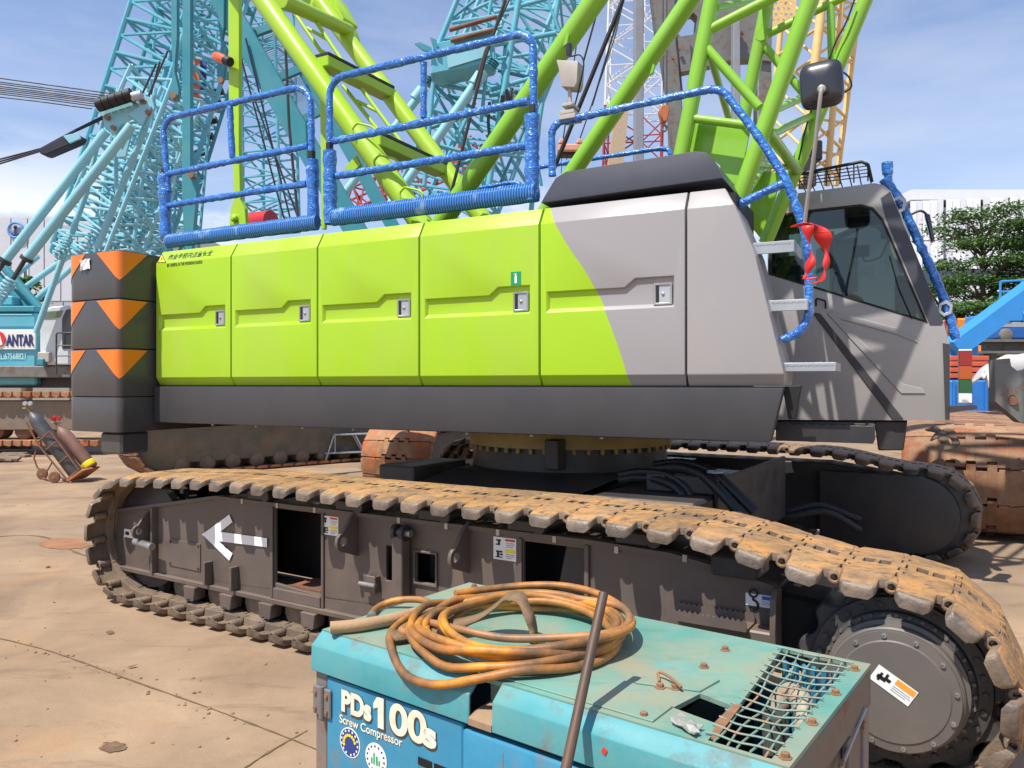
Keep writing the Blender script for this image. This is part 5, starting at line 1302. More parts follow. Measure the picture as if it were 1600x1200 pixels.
# ------------------------------------------------------------ hose coil, strap, thick hose and steel bar on the compressor
def hose_mat(name, a, b, c):
    m = bpy.data.materials.new(name); m.use_nodes = True; t = m.node_tree; bs = t.nodes['Principled BSDF']; N = t.nodes.new; K = t.links.new
    ge = N('ShaderNodeNewGeometry'); n = N('ShaderNodeTexNoise'); n.inputs['Scale'].default_value = 6; n.inputs['Detail'].default_value = 7; n.inputs['Roughness'].default_value = .62; K(ge.outputs['Position'], n.inputs['Vector'])
    r = N('ShaderNodeValToRGB'); e = r.color_ramp.elements; e[0].position = .36; e[0].color = lin(c)+(1,); e[1].position = .66; e[1].color = lin(a)+(1,); x = e.new(.52); x.color = lin(b)+(1,)
    K(n.outputs['Fac'], r.inputs['Fac']); K(r.outputs[0], bs.inputs['Base Color']); bs.inputs['Roughness'].default_value = .5
    n2 = N('ShaderNodeTexNoise'); n2.inputs['Scale'].default_value = 160; K(ge.outputs['Position'], n2.inputs['Vector'])
    bp = N('ShaderNodeBump'); bp.inputs['Strength'].default_value = .2; bp.inputs['Distance'].default_value = .004; K(n2.outputs['Fac'], bp.inputs['Height']); K(bp.outputs[0], bs.inputs['Normal']); return m
M['hose_y'] = hose_mat('yellow_rubber_hose', (204,138,40), (160,106,50), (104,78,54))
M['hose_b'] = mat('beige_rubber_hose', (170,138,102), .65, var=.12, scale=10, bump=.2, bump_scale=90)
HR = .0125
def coil_path():
    rnd = random.Random(4); P = []; loops = 9; per = 36
    c0 = Vector((.035, 2.40, 0)); a0 = R(-8)
    prm = []
    for l in range(loops+1): prm.append((.405-.008*(l % 3)*2.2-.12*abs(math.sin(l*1.7))+rnd.uniform(-.012,.012), rnd.uniform(-.035,.035), rnd.uniform(-.03,.03), rnd.uniform(0,.02)))
    for l in range(loops):
        for k in range(per):
            t = k/per; s = t*t*(3-2*t); q = [prm[l][i]*(1-s)+prm[l+1][i]*s for i in range(4)]
            th = R(160)+2*math.pi*t
            x = q[0]*math.cos(th)*.98+q[1]; y = q[0]*math.sin(th)*.94+q[2]
            z = ZC+.002+HR+.0052*(l+t)*1.05+q[3]*.8+.010*math.sin(3*th+l*2.1)
            # the loops lean forward over the chamfer of the lid
            p = c0+Vector((x*math.cos(a0)-y*math.sin(a0), x*math.sin(a0)+y*math.cos(a0), 0))
            yl = C.loc(p).y
            if yl < 0: z += yl*.75
            z = max(z, ZC+HR+.001 if yl > -.01 else .82)
            P.append(Vector((p.x, p.y, z)))
    return P
cp0 = coil_path()
tail = [at(690,945,2.66), at(655,937,2.72), at(620,938,2.74), at(596,946,2.73), at(584,958,2.66), at(580,964,2.60)]
for p in tail: p.z = max(p.z, ZC+.013)
hc_ = MB().tube(smooth_path(cp0[::2], 4), HR, 10)
lead = [cp0[0]+Vector((.05,.12,.005))]
hc_.tube(smooth_path([at(760,935,2.62)]+tail, 6), HR*.95, 10)
hose_o = hc_.build('air_hose', M['hose_y'], smooth=60)
# bring the whole coil into a thing of its own
fe = (tail[-1]-tail[-2]).normalized()
MB().tube([tail[-1]-fe*.02, tail[-1]+fe*.02], .015, 10).build('hose_fitting', M['steel'], hose_o)
for i_ in (40, 150): MB().tube([cp0[i_], cp0[i_+1], cp0[i_+2]], .0148, 10).build('tape_wrap', M['hose_black'], hose_o)
tag(hose_o, 'coiled dirty yellow air hose piled on the compressor lid', 'hose')
o_ = MB().tube(smooth_path([gq for gq in (Vector((*gp(640,1005,ZC),0))+Vector((0,0,ZC+.030)), at(628,984,2.41), at(660,972,2.46), at(720,984,2.34), at(790,997,2.28), at(880,996,2.24), at(950,990,2.24), at(982,974,2.34), at(970,948,2.52), at(900,935,2.62))], 8), .0125, 10).build('rubber_hose', hose_mat('brown_rubber_hose', (176,122,66), (150,108,70), (112,88,68)), smooth=60)
tag(o_, 'single brown hose loop lying across the top of the yellow coil', 'hose')
th = []
for u, v in ((516,981),(560,977),(610,968),(650,958),(700,948)):
    x, y = gp(u, v, ZC+.022); th.append(Vector((x, y, ZC+.022)))
o_ = MB().tube(smooth_path(th, 5), .020, 14).build('thick_hose', M['hose_b'], smooth=60); tag(o_, 'short thick beige hose end poking out left from under the coil', 'hose')
# brown webbing strap arching out of the coil
sp_ = smooth_path([at(612,1000,2.36), at(650,990,2.40), at(700,975,2.42), at(745,962,2.44), at(772,945,2.44), at(792,929,2.42), at(812,932,2.38), at(826,955,2.34), at(834,980,2.32), at(836,1008,2.28)], 6)
vs = []; fs = []
for i, p in enumerate(sp_):
    d = (sp_[min(i+1,len(sp_)-1)]-sp_[max(i-1,0)]).normalized(); wv = Vector((.35,1,.1)); wv = (wv-d*wv.dot(d)).normalized(); k = .026+.004*math.sin(i*.6)
    q = p.copy(); q.z = max(q.z, ZC+.03)
    vs += [q+wv*k, q-wv*k+Vector((0,0,-.008))]
for i in range(len(sp_)-1): fs.append((2*i,2*i+1,2*i+3,2*i+2))
o_ = MB().add(vs, fs).build('webbing_strap', mat('brown_webbing', (134,108,78), .85, var=.2, scale=20, bump=.6, bump_scale=180, dust=(90,66,46), dust_amt=.6, dust_scale=14), smooth=60)
o_.modifiers.new('t','SOLIDIFY').thickness = .005
tag(o_, 'frayed brown webbing strap looped up inside the hose coil', 'strap')
S_ = C.py(905, 1104, -.066); Sw = C.o+C.ex*S_.x+C.ey*S_.y+Vector((0,0,S_.z)); T_ = at(943, 927, 2.0)
d_ = (T_-Sw).normalized(); B_ = Sw-d_*(Sw.z/d_.z)
mb = MB().tube([B_, Sw, T_], .0128, 14)
o_ = mb.build('steel_bar', mat('brown_steel_bar', (74,62,56), .5, metal=.3, var=.2, scale=20, dust=(130,96,70), dust_amt=.4), bevel=.001); tag(o_, 'dark steel bar leaning upright against the front of the compressor', 'bar')

# ------------------------------------------------------------ gas cylinder trolley
GD = 13.4
GT = Frame(at(95,752,GD).x, GD, 0)
trolley = thing('cylinder_trolley', 'rusty two-wheeled gas cylinder trolley tipped back on the concrete', 'trolley', (GT.o.x, GT.o.y, 0))
def gl_(u, v, y=0): p = GT.py(u, v, y); return p
tm = M['rust_dark']
def tb_(name, l, y, r=.014, m=tm): return MB().tube([gl_(u,v,y) for u,v in l], r, 8).build(name, m, trolley)
for y in (-.20, .28):
    tb_('side_rail', [(41,660),(60,695),(86,727),(104,749)], y, .016); tb_('cage_rail', [(78,674),(122,733)], y-.0, .014)
    tb_('cage_bar', [(60,690),(78,674)], y); tb_('cage_bar', [(72,703),(88,690)], y); tb_('cage_bar', [(92,724),(106,712)], y); tb_('cage_bar', [(104,749),(124,733)], y)
for (u,v) in ((60,690),(78,674),(104,749),(122,733),(86,727)):
    rod('cross_bar', trolley, gl_(u,v,-.20), gl_(u,v,.28), .013, tm, 8)
p0, p1, p2 = gl_(104,750,-.2), gl_(124,734,-.2), gl_(154,728,.3)
MB().prism([gl_(103,750,-.22), gl_(128,733,-.22), gl_(131,735,-.22), gl_(106,753,-.22)],(0,.55,0)).build('base_plate', M['rust'], trolley, bevel=.004)
tb_('axle_leg', [(56,705),(53,716),(58,730),(68,740)], .0); tb_('axle_leg', [(82,722),(72,738)], .0)
for (u,v,y) in ((66,747.5,.28),(85,751.5,-.22)):
    c = gl_(u,v,y); c.z = .10
    w_ = MB().lathe((c.x,y-.025,c.z),(0,1,0),[(.06,0),(.092,.006),(.10,.016),(.10,.036),(.092,.046),(.06,.052)],20).build('wheel', M['rust_dark'], trolley)
    MB().lathe((c.x,y-.03,c.z),(0,1,0),[(.03,0),(.03,.062)],12).build('wheel_hub', M['bolt'], w_)
rod('axle', trolley, gl_(85,751.5,-.22)*1.0, gl_(66,747.5,.28), .014, tm, 8)
def cyl(u0,v0,u1,v1,y,r,m,label,gm):
    a, b = gl_(u0,v0,y), gl_(u1,v1,y); d = (b-a).normalized(); Lc = (b-a).length
    c = MB().lathe(a-a,(d.x,d.y,d.z),[(r*.92,0),(r,.02),(r,Lc-.22),(r*.92,Lc-.14),(r*.66,Lc-.06),(r*.34,Lc-.015),(.035,Lc),(.035,Lc+.04)],24).build('gas_cylinder', m)
    c.location = (GT.o.x+a.x, GT.o.y+a.y, a.z)
    tag(c, label, 'gas cylinder', 'gas cylinders on the trolley')
    tp = d*(Lc+.04)
    MB().tube([tp, tp+d*.05],.02,10).tube([tp+d*.03-Vector((.10,0,-.02)), tp+d*.03+Vector((.08,0,.03))],.012,8).build('valve', M['ring'], c)
    for k in (-1, 1):
        q = tp+d*.05+Vector((k*.045+.03,-.03,.09))
        MB().lathe(q,(0,-1,0),[(.04,0),(.042,.012),(.038,.03)],16).build('gauge', gm, c); MB().lathe(q+Vector((0,-.031,0)),(0,-1,0),[(.032,0),(.032,.001)],16).build('dial', M['galv'] if gm is not M['gauge_red'] else M['gauge_red'], c)
    MB().tube([tp+d*.04+Vector((-.02,-.02,.02)), tp+d*.05+Vector((.03,-.02,.09))],.010,6).build('gauge_stem', M['ring'], c)
    return c
dcy = mat('dark_cylinder_paint', (72,74,78), .42, metal=.2, var=.2, scale=6, dust=(126,112,96), dust_amt=.5)
bcy = mat('maroon_cylinder_paint', (128,92,80), .55, var=.15, scale=6, dust=(150,120,100), dust_amt=.5)
cyl(122,744,48,645,-.06,.118,dcy,'dark grey gas cylinder in front on the rusty trolley, with silver gauges',M['galv'])
c2 = cyl(143,731,92,668,.16,.115,bcy,'maroon brown gas cylinder behind on the rusty trolley, with red gauges',M['gauge_red'])
a, b = gl_(143,731,.16), gl_(92,668,.16); d = (b-a).normalized()
MB().lathe((0,0,0),(d.x,d.y,d.z),[(.117,.03),(.119,.035),(.119,.125),(.117,.13)],24).build('yellow_band', M['sticker_yellow'], c2)
hr = MB().tube(smooth_path([gl_(53,684,-.24),gl_(50,694,-.26),gl_(53,706,-.26),gl_(58,712,-.25),gl_(57,700,-.24),gl_(54,690,-.22)],5),.018,8).build('hung_hose', mat('pink_hose', (196,96,110), .6))
tag(hr, 'short pink gas hose bundle hanging from the trolley handle', 'hose')
# ------------------------------------------------------------ things behind the crane
M['teal'] = mat('teal_paint', (84,170,190), .42, var=.08, scale=1.2, dust=(150,170,165), dust_amt=.3, coat=.15)
M['teal_light'] = mat('pale_teal_paint', (134,194,208), .42, var=.06, scale=1.2, dust=(170,180,175), dust_amt=.3)
M['teal_dark'] = mat('deep_teal_paint', (50,138,152), .42, var=.08, scale=1.2, dust=(120,140,130), dust_amt=.25)
M['yellow'] = mat('faded_yellow_paint', (224,190,122), .5, var=.08, dust=(200,170,120), dust_amt=.3)
M['gsteel'] = mat('mast_grey_paint', (112,116,114), .5, var=.12, dust=(120,96,72), dust_amt=.5, rust=(110,70,48), rust_amt=.6)
M['rope'] = mat('wire_rope', (34,36,52), .6, var=.1)
M['wht'] = mat('far_white_paint', (214,218,224), .5, var=.05); M['rd'] = mat('far_red_paint', (160,60,58), .5, var=.1)
class BT:
    """a background thing whose parts are given in world coordinates"""
    def __init__(s, name, label, cat, u, d, group=None, base_z=0):
        x = (u-800)/FPX*d; s.o = Vector((x, d, base_z)); s.t = thing(name, label, cat, s.o, 0, group)
    def rod(s, name, p, q, r, m, n=10, parent=None): return rod(name, parent or s.t, Vector(p)-s.o, Vector(q)-s.o, r, m, n)
    def px(s, name, u0, v0, u1, v1, d, w, m, d1=None, n=10):
        d1 = d if d1 is None else d1
        return s.rod(name, at(u0,v0,d), at(u1,v1,d1), w*.5*(d+d1)/2/FPX, m, n)
    def bar(s, name, u0, v0, u1, v1, d, w, th, m, d1=None):
        d1 = d if d1 is None else d1
        p, q = at(u0,v0,d)-s.o, at(u1,v1,d1)-s.o; dr = (q-p).normalized(); k = Vector((0,1,0)); k = (k-dr*k.dot(dr)).normalized()
        return bar(name, s.t, p, q, w*d/FPX, th, m, up=k)
    def poly(s, name, l, d, th, m, bevel=0, parent=None):
        return MB().prism([at(u,v,d)-s.o for u,v in l],(0,th,0)).build(name, m, parent or s.t, bevel=bevel)
    def plate(s, name, l, holes, d, th, m):
        return MB().holed([at(u,v,d)-s.o for u,v in l],[[at(u,v,d)-s.o for u,v in h] for h in holes],(0,th,0)).build(name, m, s.t)
    def box(s, name, u0, v0, u1, v1, d, th, m, bevel=0, parent=None):
        a, b = at(u0,v0,d)-s.o, at(u1,v1,d)-s.o
        return MB().box((a.x,a.y,b.z),(b.x,a.y+th,a.z)).build(name, m, parent or s.t, bevel=bevel)
    def rope(s, l, d, w, m=None, name='rope', d1=None):
        n = len(l); d1 = d if d1 is None else d1
        return MB().tube([at(u,v,d+(d1-d)*i/(n-1))-s.o for i,(u,v) in enumerate(l)], w*.5*d/FPX, 6).build(name, m or M['rope'], s.t)
def lattice(bt, A, B, w0, w1, dep, n, rc, rb, mc, mb_=None, tilt=0.25, sides=6, x_only=False, taper=None):
    """box lattice boom from A to B (world): four chords, one lacing member per object"""
    A, B = Vector(A), Vector(B); ax = (B-A).normalized(); sx = ax.cross(Vector((0,1,0))).normalized(); sy = sx.cross(ax).normalized()
    ca, sa = math.cos(tilt), math.sin(tilt); ux = sx*ca+sy*sa; uy = sy*ca-sx*sa
    def nd(i, k):
        t = i/n; w = (w0+(w1-w0)*t)/2; h = dep/2*(w/max(w0,w1)*2 if False else 1)
        e = ((-1,-1),(1,-1),(1,1),(-1,1))[k]; return A+(B-A)*t+ux*(e[0]*w)+uy*(e[1]*h)
    mb_ = mb_ or mc
    for k in range(4): bt.rod('chord', nd(0,k), nd(n,k), rc, mc(0) if callable(mc) else mc, sides+2)
    for i in range(n):
        m_ = mb_
        for f in range(4):
            k, j = f, (f+1) % 4
            if i % 2: k, j = j, k
            bt.rod('lacing', nd(i,k), nd(i+1,j), rb, m_, sides)
            if i % 2 == 0: bt.rod('lacing', nd(i,f), nd(i,(f+1)%4), rb, m_, sides)

# ---- teal crane at the far left, with its signboard
TL, T_, TD = M['teal_light'], M['teal'], M['teal_dark']
lc = BT('crawler_crane', 'teal crawler crane at far left with phone number signboard and white cab', 'crane', 20, 19)
D = 19.0
lc.box('machinery_house', -120, 488, 56, 602, D, 2.4, T_, .04)
lc.box('roof_edge', -122, 478, 54, 487, D-.05, 2.5, TD, .02); lc.box('roof_unit', -20, 462, 20, 477, D+.4, 1.0, T_, .03)
lc.rope([(-80,492),(50,492)], D-.12, 2.2, T_, 'roof_rail'); 
sgn = lc.box('signboard', -60, 515, 55, 546, D-.06, .05, M['sticker'], .01)
DN = mat('navy_letters', (36,44,104), .5); RL = mat('red_letters', (204,48,56), .5)
def ttext(body, u, v, hpx, wpx_, m, d, parent, bold=.0, nm='lettering'):
    p = at(u, v, d)-lc.o; s = hpx*d/FPX/.70
    return text(nm, body, m, parent, s, p, (1,0,0), (0,0,1), off=0, bold=bold, width=wpx_*d/FPX)
ttext('ANTAR', 10, 540, 17, 44, DN, D-.075, sgn, .016)
lg = MB().lathe(at(-4,530,D-.075)-lc.o,(0,-1,0),[(.20,0),(.20,.01)],28).build('logo_disc', RL, sgn)
MB().prism([at(u,v,D-.09)-lc.o for u,v in ((-8,524),(-1,521),(4,538),(-2,541))],(0,.003,0)).build('logo_mark', M['sticker'], lg)
ttext('TEL:67568821', -9, 561, 9, 49, mat('pale_letters', (170,214,220), .5), D-.02, lc.t, .004)
cb_ = lc.poly('cab', [(62,570),(62,496),(68,484),(80,479),(108,477),(108,570)], D-.3, 1.4, mat('far_cab_white', (206,212,216), .45, var=.05, dust=(170,160,145), dust_amt=.3), .03)
lc.poly('cab_window', [(67,497),(70,487),(98,485),(93,496)], D-.32, .03, mat('cab_glass_green', (110,124,96), .2), parent=cb_)
lc.poly('cab_window', [(97,545),(97,498),(103,484),(110,483),(110,545)], D-.32, .03, M['mirror_black'], parent=cb_)
hr_ = lc.rope([(88,585),(88,523),(90,520),(112,520)], D-.5, 2.6, M['dark_paint'], 'cab_handrail')
for v in (540, 556): lc.rope([(88,v),(112,v)], D-.5, 2.2, M['dark_paint'], 'cab_handrail')
lc.box('air_box', 58, 550, 77, 566, D-.4, .5, M['beige'], .02); lc.box('teal_box', 57, 560, 68, 571, D-.45, .4, TD, .02)
lc.box('deck', -120, 572, 110, 590, D-.2, 2.6, M['gsteel'], .02); lc.box('deck_base_plate', -120, 590, 110, 606, D+.2, 2.2, M['frame_dark'])  # dark base plate set back under the deck
fr_ = lc.box('track_frame', -140, 626, 150, 672, D-.5, .6, mat('weathered_frame', (120,108,94), .6, var=.15, dust=(150,120,92), dust_amt=.6), .02)
for i in range(19):
    lc.poly('track_shoe', [(-130+i*15,612),(-117+i*15,612),(-117+i*15,618),(-121+i*15,622),(-130+i*15,619)], D-.7, 1.0, M['rust'], .01)
    lc.poly('track_shoe', [(-130+i*15,688),(-117+i*15,688),(-117+i*15,696),(-121+i*15,698),(-130+i*15,696)], D-.7, 1.0, M['rust'], .01)
for u in (-60,-10,36,75):
    p = at(u,672,D-.45)-lc.o; MB().lathe(p,(0,1,0),[(.18,0),(.23,.03),(.23,.4)],20).build('track_roller', M['rust_dark'], lc.t)
# gantry struts
lc.px('gantry_strut', 166, 205, 10, 405, 17.5, 14, TL, n=16); lc.px('gantry_strut', 206, 196, 42, 404, 17.2, 15, TL, n=16)
lc.px('gantry_strut', 227, 199, 152, 388, 18, 10, TL, n=14); lc.px('gantry_strut', 227, 199, 240, 150, 18, 9, TL, n=14)
lc.px('gantry_strut', 136, 298, 56, 520, 18.5, 9, TL, n=14); lc.px('gantry_brace', 168, 155, 136, 298, 18.5, 7, TL); lc.px('gantry_brace', 180, 150, 182, 300, 18.8, 6, TL)
lc.px('cylinder_rod', 40, 404, 18, 440, 17.2, 7, M['frame_dark']); lc.px('cylinder_rod', 10, 405, -8, 430, 17.5, 7, M['frame_dark'])
for (u,v,d) in ((42,404,17.2),(8,408,17.5)):
    p = at(u,v,d)-lc.o; MB().lathe(p,(-.55,0,-.83),[(.14,-.03),(.14,.05)],18).build('cylinder_collar', M['frame_dark'], lc.t)
def spring(u0,v0,u1,v1,d,w,turns):
    a, b = at(u0,v0,d)-lc.o, at(u1,v1,d)-lc.o; ax = (b-a).normalized(); e1 = ax.cross(Vector((0,1,0))).normalized(); e2 = ax.cross(e1); r = w*.5*d/FPX
    P = [a+(b-a)*(i/(turns*10))+(e1*math.cos(2*math.pi*i/10)+e2*math.sin(2*math.pi*i/10))*r for i in range(turns*10+1)]
    MB().tube(P, r*.24, 6).build('coil_spring', TL, lc.t)
spring(20,436,-6,470,17.2,17,7); spring(112,366,88,398,18,13,8); spring(160,352,120,398,18.2,14,9); spring(112,392,84,402,18,12,4)
lc.px('brace_beam', -30, 376, 66, 486, 19.6, 13, TD); lc.px('brace_beam', -30, 402, 60, 498, 19.8, 13, TD)
lc.px('brace_beam', 0, 478, 118, 392, 20, 9, TL); lc.px('brace_beam', 30, 492, 130, 402, 20, 9, TL); lc.px('brace_beam', 14, 440, 60, 400, 20, 8, TL)
# head frame with sheaves and ropes
hd = lc.poly('head_plate', [(146,168),(204,146),(236,152),(242,168),(226,200),(206,186),(186,196),(176,212),(164,200),(160,182)], 17.5, .05, TL, .01)
lc.poly('head_plate', [(150,166),(208,144),(240,150),(244,166),(230,196),(208,178),(184,190),(176,206),(166,196)], 18.05, .05, TL, .01)
lc.poly('head_stiffener', [(200,178),(228,158),(236,166),(222,196)], 17.42, .07, TL, .01); lc.px('head_tube', 166, 188, 232, 166, 17.8, 7, TL); lc.px('head_tube', 186, 196, 226, 186, 17.8, 6, TL)
for (u,v) in ((208,158),(226,160),(232,176),(168,184),(178,200),(216,150)): MB().lathe(at(u,v,17.45)-lc.o,(0,-1,0),[(.055,-.03),(.055,.06)],10).build('head_bolt', M['bolt'], lc.t)
lc.px('head_roller', 206, 152, 222, 148, 17.3, 14, M['galv'], n=14)
lc.poly('head_plate', [(180,200),(202,180),(206,206),(196,245),(182,246)], 18.2, .06, TL, .01)
for i in range(5):
    a, b = at(152+i*11,165-i*3.6,17.3)-lc.o, at(162+i*11,162-i*3.6,17.3)-lc.o
    MB().tube([a,b],.145,18).build('sheave', M['black'], hd)
for (v0,v1) in ((122,146),(128,150),(131,153),(135,156),(138,158),(141,160),(144,163),(147,166),(152,170)):
    lc.rope([(-20,v0-2.6),(60,v0+ (v1-v0)*.36),(168+ (150-v1)*1.2,v1)], 17.3, 2.0)
for k in range(3): lc.rope([(-20,254+k*4),(64,232+k*2),(112,206+k*1),(160,182+k*2)], 17.5, 2.6)
blk = lc.poly('rope_block', [(60,232),(112,208),(126,212),(122,220),(70,242),(62,240)], 17.4, .3, M['rope'], .02)
lc.poly('block_plate', [(98,212),(122,207),(126,216),(108,224)], 17.35, .05, TL, .01, parent=blk)
for (u0,v0,u1,v1) in ((232,150,262,80),(234,152,250,96),(216,160,244,100)): lc.rope([(u0,v0),(u1,v1)], 18, 3, M['frame_dark'])
# lattice booms of that crane group
bA = BT('lattice_boom', 'dense teal lattice boom rising steeply behind the left railing', 'crane boom', 190, 23)
lattice(bA, at(165,420,23), at(318,-60,23), 2.1, 2.1, 2.0, 19, .078, .046, T_)
bA.poly('boom_foot_plate', [(150,300),(176,282),(184,300),(162,330)], 22.5, .1, TD)
bA.box('orange_board', 296, 84, 312, 160, 24, .05, mat('faded_orange_board', (214,106,72), .6)); bA.box('blue_board', 310, 92, 322, 140, 24.2, .05, mat('faded_blue_board', (60,84,160), .6))
bB = BT('lattice_boom', 'second teal lattice boom crossing behind the first, with black rollers on its edge', 'crane boom', 250, 27)
lattice(bB, at(205,410,27), at(345,-60,27), 1.9, 2.2, 2.0, 18, .07, .045, TD)
for (u,v) in ((334,145),(330,162),(324,190),(318,215),(306,240)):
    p = at(u,v,26)-bB.o; MB().tube([p,p+Vector((.32,0,.06))],.12,10).build('edge_roller', M['black'], bB.t)
bC = BT('lattice_boom', 'light teal lattice boom standing low at the left, leaning over the striped counterweight', 'crane boom', 190, 20.5)
lattice(bC, at(146,405,20.5), at(262,130,20.5), 1.7, 1.4, 1.2, 14, .06, .038, TL)
bE = BT('lattice_boom', 'pale blue lattice boom slanting across between the left struts and the railing', 'crane boom', 215, 21.5)
lattice(bE, at(200,420,21.5), at(238,150,21.5), 1.2, 1.2, 1.2, 12, .055, .036, TL)
bF = BT('lattice_boom', 'slender teal lattice boom filling the gap left of the flat pendant bars', 'crane boom', 260, 25)
lattice(bF, at(262,400,25), at(300,-50,25), 1.3, 1.3, 1.3, 18, .05, .034, T_)
# flat teal pendant bars and mesh-floored gantry in front of them
pc = BT('crane_gantry', 'deep teal crane gantry of box beams and flat bars behind the left railing', 'crane gantry', 300, 13)
pc.poly('pendant_bar', [(285,-60),(298,-60),(298,262),(307,275),(308,300),(300,392),(288,392),(284,300),(284,262)], 12.6, .12, TD, .01)
pc.poly('pendant_bar', [(267,-60),(277,-60),(277,60),(273,110),(280,140),(278,156),(268,156),(266,140),(270,110),(267,60)], 13, .1, TD, .01)
pc.poly('pendant_bar', [(340,-60),(351,-60),(350,40),(347,60),(354,75),(350,122),(340,128),(338,110),(345,70),(341,40)], 13, .1, TD, .01)
for (u,v) in ((272,150),(345,126),(299,274)):
    MB().lathe(at(u,v,12.55)-pc.o,(0,-1,0),[(.05,-.03),(.05,.04)],12).build('pin', M['bolt'], pc.t)
pc.bar('box_beam', 325, -40, 590, 420, 13.2, 34, .30, TD); pc.bar('box_beam', 408, -10, 640, 400, 13.8, 20, .30, TD)
for (a,b) in (((372,62),(425,42)),((418,130),(470,108)),((455,196),(505,172))):
    pc.bar('cross_beam', a[0], a[1], b[0], b[1], 13.5, 11, .10, TD)
mesh_m = bpy.data.materials.new('expanded_mesh'); mesh_m.use_nodes = True
_t = mesh_m.node_tree; _b = _t.nodes['Principled BSDF']; _b.inputs['Base Color'].default_value = lin((90,140,150))+(1,)
for (l) in ([(378,50),(420,36),(466,104),(420,124)], [(424,138),(470,118),(500,168),(458,190)]):
    # expanded metal floor: crossed strands
    mb = MB(); q = [at(u,v,13.6)-pc.o for u,v in l]; n = 26
    for i in range(n+1):
        t = i/n; mb.beam(q[0].lerp(q[1],t), q[3].lerp(q[2],t), .008, .004); mb.beam(q[0].lerp(q[3],t), q[1].lerp(q[2],t), .008, .004)
    tag(mb.build('walkway_mesh', mesh_m, pc.t, smooth=0), kind='stuff')
for (u0,v0,u1,v1) in ((374,80,446,350),(384,60,458,360),(396,150,470,352)): pc.rope([(u0,v0),(u1,v1)], 13, 3)
pc.rope([(446,70),(452,200),(466,345)], 12.8, 4.5, M['frame_dark'])
bD = BT('lattice_boom', 'slim pale teal lattice boom standing between the two railings', 'crane boom', 425, 32)
lattice(bD, at(425,360,32), at(418,10,32), 1.7, 1.5, 1.5, 18, .068, .042, T_)
# ---- big teal crane in the middle
mc = BT('lattice_crane', 'teal lattice tower crane with bolted head box behind the middle railing', 'crane', 740, 17)
D = 17.0
for (u0,v0,u1,v1,w,dd) in ((718,-10,680,84,9,0),(812,-10,762,300,10,0),(877,-30,842,192,8,1.5),(842,192,830,330,8,1.5),(740,-20,700,84,6,1.2),(770,-20,752,110,6,1.2),(677,128,663,290,7,0),(760,110,752,190,6,.5),(790,70,772,230,6,1.2)):
    mc.px('chord', u0, v0, u1, v1, D+dd, w, T_, n=12)
mc.px('main_strut', 756, 112, 600, 335, D-.4, 15, TL, n=16); mc.px('main_strut', 664, 138, 540, 300, D+1.0, 13, TL, n=16); mc.px('main_strut', 540, 300, 500, 352, D+1.0, 12, TL)
mc.px('sleeve', 752, 117, 741, 133, D-.4, 20, TL, n=16); mc.px('sleeve', 660, 140, 648, 155, D+1.0, 18, TL, n=16)
for (u,v,dd,dx) in ((772,96,-.4,0),(672,122,1.0,0)):
    for k in range(4):
        p = at(u-k*2.2,v+k*3,D+dd)-mc.o; MB().lathe(p,(-.55,0,-.83),[(.13,-.012),(.13,.012)],16).build('buffer_ring', TD, mc.t)
for (u0,v0,u1,v1,w) in ((700,34,790,-8,5),(702,32,742,0,5),(706,36,795,22,6),(716,4,800,60,5),(700,60,785,42,5),(690,62,740,60,4),(684,132,765,146,7),(680,134,755,206,6),(678,140,722,218,5),(700,148,780,190,5),
    (772,20,870,-6,7),(795,10,868,50,6),(800,2,856,90,6),(856,0,874,50,5),(772,70,868,52,8),(778,92,830,84,5),(790,64,862,128,6),(768,140,838,120,7),(764,150,836,138,6),(778,110,830,122,6),(784,112,826,182,6),
    (768,160,820,150,6),(770,182,838,196,5),(760,214,838,170,6),(752,226,800,300,6),(762,240,836,246,5),(820,200,780,290,5),(742,160,700,245,6),(690,188,740,250,5),(672,200,732,180,6),(668,222,720,236,6),(664,240,756,254,6),(690,270,760,240,6),(800,250,832,300,6),(706,160,760,300,6),(830,200,846,290,5)):
    mc.px('brace', u0, v0, u1, v1, D+random.uniform(.1,1.6), w, random.choice((T_,T_,TD)))
mt = BT('lattice_boom', 'thin teal lattice boom rising behind the head box of the middle crane', 'crane boom', 760, 22)
lattice(mt, at(690,345,22), at(858,-60,22), 2.3, 2.1, 1.9, 18, .07, .04, T_)
hb_ = mc.poly('head_box', [(672,116),(676,68),(772,46),(774,92),(770,96)], D-.2, .8, T_, .02)
mc.poly('tread_panel', [(698,84),(764,68),(766,86),(700,106)], D-.25, .03, TL, parent=hb_)
for (a,b) in (((702,47),(776,26)),((704,64),(772,46))): mc.px('rusty_roller', a[0],a[1],b[0],b[1], D-.3, 7, M['rust_dark'], n=14)
mc.poly('hook_plate', [(672,58),(677,76),(684,80),(682,62)], D-.3, .06, TD); mc.poly('hook_plate', [(648,68),(656,66),(674,74),(676,82),(660,78)], D-.3, .06, TD)
hose_c = [[(786,150),(784,170),(790,190)],[(792,140),(795,165),(793,192)],[(800,138),(797,160),(801,186)],[(765,160),(763,190),(766,220)],[(806,142),(812,162),(806,184)]]
for l in hose_c: MB().tube(smooth_path([at(u,v,D-.1)-mc.o for u,v in l],4),.035,8).build('hanging_chain', M['frame_dark'], mc.t)
mc.box('valve_block', 782, 148, 808, 160, D-.1, .3, M['gsteel'], .02)
mc.rope([(800,-10),(758,80),(740,140)], D-.6, 4, M['frame_dark'])
